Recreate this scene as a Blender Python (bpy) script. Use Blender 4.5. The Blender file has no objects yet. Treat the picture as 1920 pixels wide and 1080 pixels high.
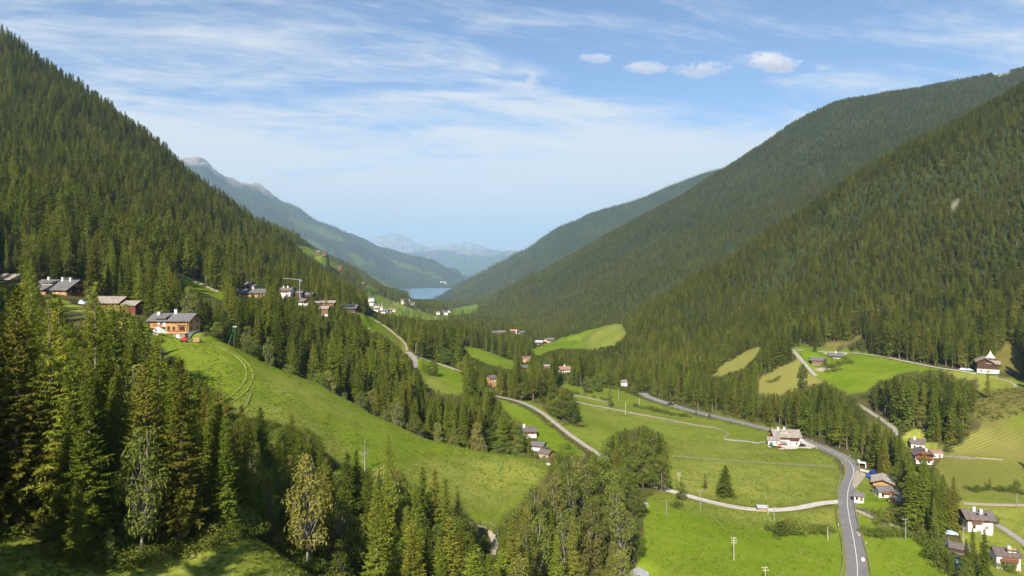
import bpy, math, random
import numpy as np
from mathutils import Vector, Matrix
R = math.radians
rs = np.random.RandomState(7)
random.seed(7)
scene = bpy.context.scene
C = scene.collection

# ------------------------------------------------------------------ camera, sky, sun, exposure
F, CX, HY = 1280.0, 960.0, 480.0          # focal length in picture units, centre column, horizon row
cam_d = bpy.data.cameras.new('camera')
cam = bpy.data.objects.new('camera', cam_d)
C.objects.link(cam)
cam.location = (0, 0, 0)
cam.rotation_euler = (R(90), 0, 0)
cam_d.sensor_width = 36
cam_d.lens = 24
cam_d.shift_y = -60 / 1920
cam_d.clip_start = 1
cam_d.clip_end = 120000
scene.camera = cam

SUN_AZ, SUN_EL = 15.0, 37.0               # light travels towards this bearing (right of +y)
light_dir = Vector((math.sin(R(SUN_AZ)) * math.cos(R(SUN_EL)), math.cos(R(SUN_AZ)) * math.cos(R(SUN_EL)), -math.sin(R(SUN_EL))))
sun_d = bpy.data.lights.new('sun', 'SUN')
sun_d.energy = 5.0
sun_d.angle = R(0.53)
sun_d.color = (1.0, 0.90, 0.76)
sun = bpy.data.objects.new('sun', sun_d)
C.objects.link(sun)
sun.rotation_euler = light_dir.to_track_quat('-Z', 'Y').to_euler()
sun.location = (-200, -300, 300)

scene.view_settings.view_transform = 'Standard'
scene.view_settings.look = 'None'
scene.view_settings.gamma = 1
scene.view_settings.exposure = 0.85
scene.view_settings.use_curve_mapping = False
scene.cycles.max_bounces = 5
scene.cycles.diffuse_bounces = 2
scene.cycles.glossy_bounces = 2
scene.cycles.transmission_bounces = 3
scene.cycles.transparent_max_bounces = 6
scene.cycles.volume_bounces = 1
scene.cycles.use_denoising = True

world = bpy.data.worlds.new('World')
scene.world = world
world.use_nodes = True
wt = world.node_tree
for n in list(wt.nodes):
    wt.nodes.remove(n)


class NT:
    """tiny helper to wire shader nodes"""
    def __init__(s, tree):
        s.t = tree

    def n(s, kind, **kw):
        nd = s.t.nodes.new(kind)
        for k, v in kw.items():
            setattr(nd, k, v)
        return nd

    def put(s, sock, v):
        if v is None:
            return
        if isinstance(v, bpy.types.NodeSocket):
            s.t.links.new(v, sock)
        else:
            if hasattr(sock.default_value, '__len__') and hasattr(v, '__len__') and len(v) == 3 and len(sock.default_value) == 4:
                v = (*v, 1)
            sock.default_value = v

    def m(s, op, a, b=None, c=None, clamp=False):
        nd = s.n('ShaderNodeMath', operation=op, use_clamp=clamp)
        for i, v in enumerate((a, b, c)):
            s.put(nd.inputs[i], v)
        return nd.outputs[0]

    def vm(s, op, a, b=None):
        nd = s.n('ShaderNodeVectorMath', operation=op)
        s.put(nd.inputs[0], a)
        s.put(nd.inputs[1], b)
        return nd.outputs[0]

    def mix(s, fac, a, b, mode='MIX'):
        nd = s.n('ShaderNodeMix', data_type='RGBA', blend_type=mode)
        s.put(nd.inputs[0], fac)
        s.put(nd.inputs[6], a)
        s.put(nd.inputs[7], b)
        return nd.outputs[2]

    def noise(s, vec, scale, detail=3, rough=0.55, dist=0.0):
        nd = s.n('ShaderNodeTexNoise')
        s.put(nd.inputs['Vector'], vec)
        nd.inputs['Scale'].default_value = scale
        nd.inputs['Detail'].default_value = detail
        nd.inputs['Roughness'].default_value = rough
        nd.inputs['Distortion'].default_value = dist
        return nd.outputs['Fac']

    def ramp(s, fac, lo, hi, a=0.0, b=1.0):
        nd = s.n('ShaderNodeMapRange', interpolation_type='SMOOTHSTEP')
        s.put(nd.inputs[0], fac)
        for i, v in enumerate((lo, hi, a, b)):
            s.put(nd.inputs[1 + i], v)
        return nd.outputs[0]

    def comb(s, x, y, z):
        nd = s.n('ShaderNodeCombineXYZ')
        for i, v in enumerate((x, y, z)):
            s.put(nd.inputs[i], v)
        return nd.outputs[0]


def build_world():
    w = NT(wt)
    sky = w.n('ShaderNodeTexSky', sky_type='NISHITA', sun_disc=False)
    sky.sun_elevation = R(SUN_EL)
    sky.sun_rotation = R(180 + SUN_AZ)
    sky.altitude = 1400
    sky.air_density = 1.0
    sky.dust_density = 0.6
    sky.ozone_density = 1.6
    tc = w.n('ShaderNodeTexCoord')
    sep = w.n('ShaderNodeSeparateXYZ')
    wt.links.new(tc.outputs['Generated'], sep.inputs[0])
    x, y, z = sep.outputs
    zz = w.m('ADD', w.m('MAXIMUM', z, 0.0), 0.17)
    u, v = w.m('DIVIDE', x, zz), w.m('DIVIDE', y, zz)
    # thin high cloud lying on a flat layer far overhead: long fibres, slightly turned to the view
    a = w.m('ADD', w.m('MULTIPLY', u, 0.97), w.m('MULTIPLY', v, 0.24))
    b = w.m('SUBTRACT', w.m('MULTIPLY', v, 0.97), w.m('MULTIPLY', u, 0.24))
    fib = w.noise(w.comb(w.m('MULTIPLY', a, 0.42), w.m('MULTIPLY', b, 1.05), 3.1), 2.5, 9, 0.60, 0.9)
    fine = w.noise(w.comb(w.m('MULTIPLY', a, 1.1), w.m('MULTIPLY', b, 2.8), 7.7), 5.0, 8, 0.64, 1.0)
    big = w.noise(w.comb(w.m('MULTIPLY', a, 0.30), w.m('MULTIPLY', b, 0.42), 1.7), 1.9, 4, 0.5, 0.2)
    dens = w.m('ADD', w.m('ADD', w.m('MULTIPLY', fib, 0.80), w.m('MULTIPLY', fine, 0.26)), w.m('MULTIPLY', big, 0.58))
    low = w.ramp(z, 0.02, 0.34, 0.37, -0.045)      # the layer is seen edge-on near the horizon
    veil = w.ramp(w.m('ADD', dens, low), 0.76, 1.07)
    veil = w.m('MULTIPLY', veil, 0.92)
    # a few small fair-weather puffs far down the valley
    yy = w.m('MAXIMUM', y, 0.05)
    gx, gz = w.m('DIVIDE', x, yy), w.m('DIVIDE', z, yy)
    pn = w.noise(w.comb(w.m('MULTIPLY', gx, 0.8), w.m('MULTIPLY', gz, 1.5), 0.3), 24, 6, 0.66)
    pn2 = w.noise(w.comb(gx, gz, 5.3), 75, 4, 0.6)
    puffs = None
    under = None
    for (px, py, sx, sy, op) in ((1450, 117, 62, 20, 0.9), (1318, 127, 70, 19, 0.75), (1218, 127, 48, 14, 0.62), (1118, 110, 38, 10, 0.5),
                                 (997, 150, 20, 20, 0.55), (1550, 124, 26, 8, 0.35), (916, 428, 20, 5, 0.5)):
        dx = w.m('DIVIDE', w.m('SUBTRACT', gx, (px - CX) / F), sx / F)
        dz = w.m('DIVIDE', w.m('SUBTRACT', gz, (HY - py) / F), sy / F)
        r2 = w.m('ADD', w.m('MULTIPLY', dx, dx), w.m('MULTIPLY', dz, dz))
        e = w.m('ADD', w.m('ADD', w.m('SUBTRACT', 1.0, r2), w.m('MULTIPLY', w.m('SUBTRACT', pn, 0.5), 4.2)), w.m('MULTIPLY', w.m('SUBTRACT', pn2, 0.5), 2.0))
        p = w.m('MULTIPLY', w.ramp(e, 0.0, 1.15), op)
        p = w.m('MULTIPLY', p, w.ramp(r2, 2.4, 1.0))
        sh = w.m('MULTIPLY', p, w.ramp(dz, 0.45, -0.55))
        puffs = p if puffs is None else w.m('MAXIMUM', puffs, p)
        under = sh if under is None else w.m('MAXIMUM', under, sh)
    puffs = w.m('MULTIPLY', puffs, w.ramp(y, 0.1, 0.3))
    skyc = w.mix(1.0, sky.outputs[0], (0.90, 1.0, 1.12), 'MULTIPLY')
    CLOUD = 7.3
    c1 = w.mix(veil, skyc, (CLOUD * 0.94, CLOUD * 0.97, CLOUD * 0.99))
    pc = w.mix(under, (CLOUD * 1.12, CLOUD * 1.06, CLOUD * 1.03), (CLOUD * 0.64, CLOUD * 0.63, CLOUD * 0.68))
    c2 = w.mix(puffs, c1, pc)
    bg = w.n('ShaderNodeBackground')
    bg.inputs['Strength'].default_value = 0.070
    wt.links.new(c2, bg.inputs['Color'])
    out = w.n('ShaderNodeOutputWorld')
    wt.links.new(bg.outputs[0], out.inputs['Surface'])


build_world()

# ------------------------------------------------------------------ object helpers
def link(o, parent=None):
    C.objects.link(o)
    if parent is not None:
        o.parent = parent
    return o


def tag(o, label, cat, group=None, kind=None):
    if label:
        o['label'] = label
    if cat:
        o['category'] = cat
    if group:
        o['group'] = group
    if kind:
        o['kind'] = kind
    return o


def mesh(name, V, Fc, mat=None, smooth=False):
    me = bpy.data.meshes.new(name)
    me.from_pydata([tuple(map(float, v)) for v in V], [], [tuple(int(i) for i in f) for f in Fc])
    if mat is not None:
        me.materials.append(mat)
    if smooth:
        me.polygons.foreach_set('use_smooth', [True] * len(me.polygons))
    me.update()
    return me


def quads_mesh(name, Q, mat, extra=None):
    """Q: (n,4,3) array of loose quads; extra: (verts, faces, mat) appended"""
    n = len(Q)
    me = bpy.data.meshes.new(name)
    V = np.asarray(Q, dtype=np.float32).reshape(-1, 3)
    me.vertices.add(len(V))
    me.vertices.foreach_set('co', V.ravel())
    me.loops.add(4 * n)
    me.loops.foreach_set('vertex_index', np.arange(4 * n, dtype=np.int32))
    me.polygons.add(n)
    me.polygons.foreach_set('loop_start', np.arange(0, 4 * n, 4, dtype=np.int32))
    me.materials.append(mat)
    me.update(calc_edges=True)
    return me


def mesh_multi(name, chunks):
    """chunks: list of (verts, faces, material) -> one mesh with several material slots"""
    me = bpy.data.meshes.new(name)
    V, Fc, mi, mats = [], [], [], []
    for v, f, m in chunks:
        o = len(V)
        V += [tuple(map(float, p)) for p in v]
        Fc += [tuple(int(i) + o for i in q) for q in f]
        if m not in mats:
            mats.append(m)
        mi += [mats.index(m)] * len(f)
    me.from_pydata(V, [], Fc)
    for m in mats:
        me.materials.append(m)
    me.polygons.foreach_set('material_index', mi)
    me.update()
    return me


def obj(name, me, parent=None, loc=None, rotz=None, scale=None):
    o = bpy.data.objects.new(name, me)
    if loc is not None:
        o.location = loc
    if rotz is not None:
        o.rotation_euler = (0, 0, rotz)
    if scale is not None:
        o.scale = scale
    return link(o, parent)


def empty(name, loc=(0, 0, 0), rotz=0.0):
    o = bpy.data.objects.new(name, None)
    o.empty_display_size = 0.5
    o.location = loc
    o.rotation_euler = (0, 0, rotz)
    return link(o)


def box(x0, x1, y0, y1, z0, z1):
    V = [(x0, y0, z0), (x1, y0, z0), (x1, y1, z0), (x0, y1, z0), (x0, y0, z1), (x1, y0, z1), (x1, y1, z1), (x0, y1, z1)]
    Fc = [(0, 3, 2, 1), (4, 5, 6, 7), (0, 1, 5, 4), (1, 2, 6, 5), (2, 3, 7, 6), (3, 0, 4, 7)]
    return V, Fc


def join(*parts):
    V, Fc = [], []
    for v, f in parts:
        o = len(V)
        V += list(v)
        Fc += [tuple(i + o for i in q) for q in f]
    return V, Fc


def tube(p0, p1, r0, r1=None, n=6):
    r1 = r0 if r1 is None else r1
    p0, p1 = Vector(p0), Vector(p1)
    d = (p1 - p0).normalized()
    a = d.orthogonal().normalized()
    b = d.cross(a)
    V, Fc = [], []
    for p, r in ((p0, r0), (p1, r1)):
        for k in range(n):
            t = 2 * math.pi * k / n
            V.append(tuple(p + a * (r * math.cos(t)) + b * (r * math.sin(t))))
    for k in range(n):
        Fc.append((k, (k + 1) % n, n + (k + 1) % n, n + k))
    Fc.append(tuple(range(n))[::-1])
    Fc.append(tuple(range(n, 2 * n)))
    return V, Fc


def lathe(prof, n=10, c=(0, 0, 0)):
    V, Fc = [], []
    for r, z in prof:
        for k in range(n):
            t = 2 * math.pi * k / n
            V.append((c[0] + r * math.cos(t), c[1] + r * math.sin(t), c[2] + z))
    for i in range(len(prof) - 1):
        for k in range(n):
            a, b = i * n + k, i * n + (k + 1) % n
            Fc.append((a, b, b + n, a + n))
    Fc.append(tuple(range(n))[::-1])
    Fc.append(tuple(range((len(prof) - 1) * n, len(prof) * n)))
    return V, Fc


# ------------------------------------------------------------------ value noise for terrain work
def _hash(ix, iy, s):
    h = (ix.astype(np.int64) * 374761393 + iy.astype(np.int64) * 668265263 + s * 982451653) & 0xffffffff
    h = ((h ^ (h >> 13)) * 1274126177) & 0xffffffff
    return ((h ^ (h >> 16)) & 0xffff) / 65535.0


def vnoise(x, y, s=0):
    x, y = np.asarray(x, float), np.asarray(y, float)
    ix, iy = np.floor(x), np.floor(y)
    fx, fy = x - ix, y - iy
    fx, fy = fx * fx * (3 - 2 * fx), fy * fy * (3 - 2 * fy)
    a, b = _hash(ix, iy, s), _hash(ix + 1, iy, s)
    c, d = _hash(ix, iy + 1, s), _hash(ix + 1, iy + 1, s)
    return (a * (1 - fx) + b * fx) * (1 - fy) + (c * (1 - fx) + d * fx) * fy - 0.5


def fbm(x, y, s=0, o=4):
    r, a = 0, 1.0
    for k in range(o):
        r = r + a * vnoise(np.asarray(x) * 2 ** k, np.asarray(y) * 2 ** k, s + k)
        a *= 0.5
    return r


def inpoly(px, py, poly):
    px, py = np.asarray(px, float), np.asarray(py, float)
    r = np.zeros(px.shape, bool)
    n = len(poly)
    j = n - 1
    for i in range(n):
        xi, yi = poly[i]
        xj, yj = poly[j]
        if yi != yj:
            c = ((yi > py) != (yj > py)) & (px < (xj - xi) * (py - yi) / (yj - yi) + xi)
            r ^= c
        j = i
    return r

# ------------------------------------------------------------------ materials
MATS = {}


def new_mat(name):
    m = bpy.data.materials.new(name)
    m.use_nodes = True
    for n in list(m.node_tree.nodes):
        m.node_tree.nodes.remove(n)
    MATS[name] = m
    return m, NT(m.node_tree)


def out(w, bsdf):
    o = w.n('ShaderNodeOutputMaterial')
    w.t.links.new(bsdf, o.inputs['Surface'])


def pbsdf(w, col, rough=0.8, spec=0.3, normal=None, metal=0.0):
    b = w.n('ShaderNodeBsdfPrincipled')
    w.put(b.inputs['Base Color'], col)
    w.put(b.inputs['Roughness'], rough)
    b.inputs['Specular IOR Level'].default_value = spec
    b.inputs['Metallic'].default_value = metal
    if normal is not None:
        w.t.links.new(normal, b.inputs['Normal'])
    return b.outputs[0]


def coords(w, kind='Object'):
    return w.n('ShaderNodeTexCoord').outputs[kind]


def bump(w, h, strength, dist):
    b = w.n('ShaderNodeBump')
    b.inputs['Strength'].default_value = strength
    b.inputs['Distance'].default_value = dist
    w.t.links.new(h, b.inputs['Height'])
    return b.outputs[0]


def speckled(name, c0, c1, scale=1.5, rough=0.85, spec=0.25, bmp=0.0, stretch=(1, 1, 1), metal=0.0, var=0.25):
    m, w = new_mat(name)
    co = w.vm('MULTIPLY', coords(w), stretch)
    a = w.noise(co, scale, 5, 0.62)
    b = w.noise(co, scale * 7.3, 3, 0.6)
    f = w.ramp(w.m('ADD', w.m('MULTIPLY', a, 0.65), w.m('MULTIPLY', b, 0.35)), 0.32, 0.68)
    col = w.mix(f, c0, c1)
    rnd = w.n('ShaderNodeObjectInfo').outputs['Random']
    col = w.mix(1.0, col, w.comb(*[w.m('MULTIPLY_ADD', rnd, var, 1 - var / 2)] * 3), 'MULTIPLY')
    nrm = bump(w, b, 0.5, bmp) if bmp else None
    out(w, pbsdf(w, col, rough, spec, nrm, metal))
    return m


def planks(name, c0, c1, pitch=0.18, axis=2, rough=0.8):
    """weathered boards: joints as fine relief, board-to-board colour, grain"""
    m, w = new_mat(name)
    co = coords(w)
    sep = w.n('ShaderNodeSeparateXYZ')
    w.t.links.new(co, sep.inputs[0])
    t = w.m('DIVIDE', sep.outputs[axis], pitch)
    idx = w.m('FLOOR', t)
    fr = w.m('FRACT', t)
    wn = w.n('ShaderNodeTexWhiteNoise', noise_dimensions='1D')
    w.t.links.new(idx, wn.inputs['W'])
    gr = w.noise(w.vm('MULTIPLY', co, (0.8, 0.8, 6) if axis == 2 else (6, 6, 0.6)), 3, 5, 0.65)
    big = w.noise(co, 0.5, 3)
    f = w.m('ADD', w.m('ADD', w.m('MULTIPLY', wn.outputs[0], 0.3), w.m('MULTIPLY', gr, 0.5)), w.m('MULTIPLY', big, 0.35))
    col = w.mix(w.ramp(f, 0.25, 0.9), c0, c1)
    joint = w.m('MULTIPLY', w.ramp(fr, 0.0, 0.12), w.ramp(fr, 1.0, 0.88))
    col = w.mix(joint, w.mix(0.6, col, (0.02, 0.015, 0.01)), col)
    out(w, pbsdf(w, col, rough, 0.2, bump(w, w.m('ADD', joint, w.m('MULTIPLY', gr, 0.3)), 0.6, 0.02)))
    return m


def roof_mat(name, c0, c1, pitch=0.5, rough=0.75):
    m, w = new_mat(name)
    co = coords(w)
    sep = w.n('ShaderNodeSeparateXYZ')
    w.t.links.new(co, sep.inputs[0])
    row = w.m('DIVIDE', sep.outputs[1], pitch)
    fr = w.m('FRACT', row)
    sh = w.m('MULTIPLY', w.m('FLOOR', row), 0.37)
    tx = w.m('ADD', w.m('DIVIDE', sep.outputs[0], pitch * 0.8), sh)
    wn = w.n('ShaderNodeTexWhiteNoise', noise_dimensions='2D')
    w.t.links.new(w.comb(w.m('FLOOR', tx), w.m('FLOOR', row), 0), wn.inputs['Vector'])
    st = w.noise(w.vm('MULTIPLY', co, (1.2, 0.35, 1)), 0.9, 5, 0.65)
    f = w.m('ADD', w.m('MULTIPLY', wn.outputs[0], 0.45), w.m('MULTIPLY', st, 0.8))
    col = w.mix(w.ramp(f, 0.2, 1.0), c0, c1)
    moss = w.ramp(w.noise(co, 0.45, 6, 0.7), 0.58, 0.75)
    col = w.mix(w.m('MULTIPLY', moss, 0.35), col, (0.09, 0.085, 0.05))
    rnd = w.n('ShaderNodeObjectInfo').outputs['Random']
    col = w.mix(1.0, col, w.comb(*[w.m('MULTIPLY_ADD', rnd, 0.25, 0.88)] * 3), 'MULTIPLY')
    h = w.m('ADD', w.m('MULTIPLY', fr, 0.6), w.m('MULTIPLY', wn.outputs[0], 0.4))
    out(w, pbsdf(w, col, rough, 0.3, bump(w, h, 0.7, 0.03)))
    return m


def leaf_mat(name, c0, c1, c2, trans=0.25, warm=0.0):
    """foliage: two greens that vary over the crown and from tree to tree"""
    m, w = new_mat(name)
    co = coords(w)
    oi = w.n('ShaderNodeObjectInfo')
    rnd = oi.outputs['Random']
    pos = w.n('ShaderNodeNewGeometry').outputs['Position']
    stand = w.noise(pos, 0.011, 4, 0.65)
    a = w.noise(w.vm('ADD', co, w.comb(w.m('MULTIPLY', rnd, 91.0), 0, 0)), 0.45, 3, 0.6)
    b = w.noise(co, 3.1, 2, 0.6)
    f = w.m('ADD', w.m('ADD', w.m('MULTIPLY', a, 0.6), w.m('MULTIPLY', b, 0.4)), w.m('MULTIPLY', w.m('SUBTRACT', rnd, 0.5), 0.45))
    col = w.mix(w.ramp(f, 0.2, 0.85), c0, c1)
    patch = w.noise(pos, 0.0045, 3, 0.6)
    col = w.mix(w.ramp(patch, 0.48, 0.70, 0, 0.30), col, c2)
    tw = w.m('MULTIPLY', w.ramp(w.m('FRACT', w.m('MULTIPLY', rnd, 17.31)), 0.55, 1.0), 0.75)
    col = w.mix(tw, col, c2)
    g = w.m('ADD', w.m('MULTIPLY_ADD', w.m('FRACT', w.m('MULTIPLY', rnd, 7.77)), 0.66, 0.52), w.m('MULTIPLY', w.m('SUBTRACT', stand, 0.25), 0.75))
    col = w.mix(1.0, col, w.comb(g, g, g), 'MULTIPLY')
    d = w.n('ShaderNodeBsdfDiffuse')
    w.put(d.inputs['Color'], col)
    t = w.n('ShaderNodeBsdfTranslucent')
    w.put(t.inputs['Color'], w.mix(1.0, col, (1.15, 1.2, 0.7), 'MULTIPLY'))
    mx = w.n('ShaderNodeMixShader')
    mx.inputs[0].default_value = trans
    w.t.links.new(d.outputs[0], mx.inputs[1])
    w.t.links.new(t.outputs[0], mx.inputs[2])
    out(w, mx.outputs[0])
    return m


leaf_mat('spruce_needles', (0.088, 0.124, 0.014), (0.168, 0.196, 0.026), (0.180, 0.168, 0.028), 0.26)
leaf_mat('larch_needles', (0.125, 0.152, 0.017), (0.198, 0.215, 0.030), (0.21, 0.195, 0.034), 0.28)
leaf_mat('broad_leaves', (0.088, 0.130, 0.020), (0.160, 0.195, 0.034), (0.180, 0.178, 0.036), 0.30)
leaf_mat('birch_leaves', (0.125, 0.155, 0.030), (0.205, 0.222, 0.052), (0.225, 0.205, 0.050), 0.32)
leaf_mat('rowan_leaves', (0.135, 0.120, 0.035), (0.200, 0.155, 0.045), (0.160, 0.140, 0.045), 0.30)
leaf_mat('grass_blades', (0.105, 0.165, 0.012), (0.200, 0.245, 0.030), (0.300, 0.275, 0.090), 0.25)
leaf_mat('dry_twigs', (0.10, 0.075, 0.05), (0.17, 0.12, 0.08), (0.12, 0.09, 0.06), 0.1)
speckled('bark', (0.09, 0.068, 0.050), (0.25, 0.195, 0.150), 3, 0.95, 0.1, 0.02, (1, 1, 0.25))
speckled('birch_bark', (0.11, 0.095, 0.08), (0.38, 0.35, 0.31), 2.2, 0.9, 0.15, 0.01, (1, 1, 2.0))
speckled('dead_wood', (0.25, 0.23, 0.21), (0.45, 0.42, 0.39), 3, 0.95, 0.1, 0.01)
speckled('asphalt', (0.165, 0.157, 0.157), (0.235, 0.225, 0.222), 0.35, 0.9, 0.25, 0.004)
speckled('old_asphalt', (0.22, 0.21, 0.20), (0.33, 0.31, 0.29), 0.5, 0.92, 0.2, 0.004)
speckled('concrete_road', (0.40, 0.37, 0.33), (0.56, 0.53, 0.48), 0.5, 0.92, 0.2, 0.004)
speckled('gravel', (0.26, 0.22, 0.17), (0.43, 0.37, 0.29), 1.2, 0.95, 0.15, 0.02)
speckled('track_soil', (0.14, 0.175, 0.022), (0.25, 0.235, 0.070), 0.8, 0.95, 0.1, 0.01)
speckled('road_paint', (0.66, 0.66, 0.64), (0.85, 0.85, 0.83), 2, 0.7, 0.3)
speckled('white_plaster', (0.70, 0.67, 0.62), (0.84, 0.82, 0.78), 0.6, 0.9, 0.2, 0.004)
speckled('cream_plaster', (0.60, 0.48, 0.35), (0.72, 0.60, 0.45), 0.6, 0.9, 0.2, 0.004)
speckled('stone_wall', (0.14, 0.13, 0.115), (0.33, 0.30, 0.26), 2.6, 0.95, 0.15, 0.04)
speckled('tin', (0.30, 0.31, 0.33), (0.46, 0.47, 0.49), 0.5, 0.5, 0.5)
speckled('white_tin', (0.60, 0.58, 0.56), (0.74, 0.72, 0.70), 0.5, 0.5, 0.4)
speckled('rock', (0.26, 0.23, 0.20), (0.45, 0.41, 0.36), 0.8, 0.95, 0.1, 0.1)
speckled('blue_paint', (0.015, 0.04, 0.20), (0.03, 0.07, 0.30), 1, 0.3, 0.5)
speckled('pale_blue_paint', (0.35, 0.52, 0.72), (0.48, 0.64, 0.82), 1, 0.35, 0.5)
speckled('dark_paint', (0.012, 0.013, 0.016), (0.03, 0.03, 0.035), 1, 0.3, 0.5)
speckled('white_paint', (0.72, 0.72, 0.71), (0.84, 0.84, 0.83), 1, 0.45, 0.4)
speckled('red_paint', (0.38, 0.03, 0.02), (0.55, 0.06, 0.04), 1, 0.4, 0.4)
speckled('orange_paint', (0.62, 0.28, 0.05), (0.78, 0.40, 0.08), 1, 0.5, 0.3)
speckled('green_paint', (0.02, 0.15, 0.05), (0.04, 0.22, 0.08), 1, 0.5, 0.4)
speckled('steel', (0.28, 0.30, 0.32), (0.45, 0.46, 0.48), 1, 0.45, 0.5, metal=0.4)
speckled('rubber', (0.015, 0.015, 0.015), (0.03, 0.03, 0.03), 1, 0.9, 0.2)
speckled('pole_wood', (0.36, 0.31, 0.25), (0.56, 0.51, 0.43), 2, 0.9, 0.1, 0.0, (1, 1, 0.2))
speckled('old_fence', (0.17, 0.145, 0.12), (0.34, 0.30, 0.25), 2, 0.95, 0.1)
speckled('flowers', (0.50, 0.03, 0.05), (0.12, 0.16, 0.03), 6, 0.9, 0.1)
speckled('logs', (0.30, 0.17, 0.08), (0.56, 0.37, 0.20), 4, 0.9, 0.1, 0.02)
planks('dark_boards', (0.045, 0.026, 0.016), (0.125, 0.070, 0.040))
planks('brown_boards', (0.13, 0.062, 0.030), (0.30, 0.155, 0.075))
planks('honey_boards', (0.33, 0.185, 0.075), (0.50, 0.31, 0.14))
planks('red_boards', (0.10, 0.030, 0.022), (0.22, 0.075, 0.050))
roof_mat('slate_roof', (0.088, 0.085, 0.088), (0.158, 0.153, 0.155), 0.45)
roof_mat('shingle_roof', (0.15, 0.13, 0.11), (0.33, 0.29, 0.245), 0.55)
roof_mat('brown_roof', (0.085, 0.07, 0.066), (0.155, 0.13, 0.122), 0.45)
roof_mat('red_roof', (0.23, 0.115, 0.085), (0.36, 0.205, 0.16), 0.45)
roof_mat('plank_roof', (0.24, 0.21, 0.18), (0.42, 0.38, 0.33), 0.9)


def glass_mats():
    m, w = new_mat('window_glass')
    out(w, pbsdf(w, (0.02, 0.024, 0.03), 0.08, 0.6))
    m, w = new_mat('solar_cell')
    out(w, pbsdf(w, (0.012, 0.025, 0.075), 0.18, 0.6))
    m, w = new_mat('lake_water')
    co = coords(w)
    n1 = w.noise(w.vm('MULTIPLY', co, (0.02, 0.006, 1)), 1.0, 5, 0.6)
    n2 = w.noise(w.vm('MULTIPLY', co, (0.3, 0.1, 1)), 1.0, 3, 0.6)
    col = w.mix(n1, (0.035, 0.115, 0.19), (0.06, 0.16, 0.24))
    out(w, pbsdf(w, col, 0.22, 0.5, bump(w, n2, 0.25, 0.4)))
    m, w = new_mat('stream_water')
    co = coords(w)
    n1 = w.noise(co, 0.9, 6, 0.7)
    col = w.mix(w.ramp(n1, 0.52, 0.62), (0.03, 0.06, 0.09), (0.62, 0.66, 0.70))
    out(w, pbsdf(w, col, 0.2, 0.5, bump(w, n1, 0.8, 0.15)))


glass_mats()


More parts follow.
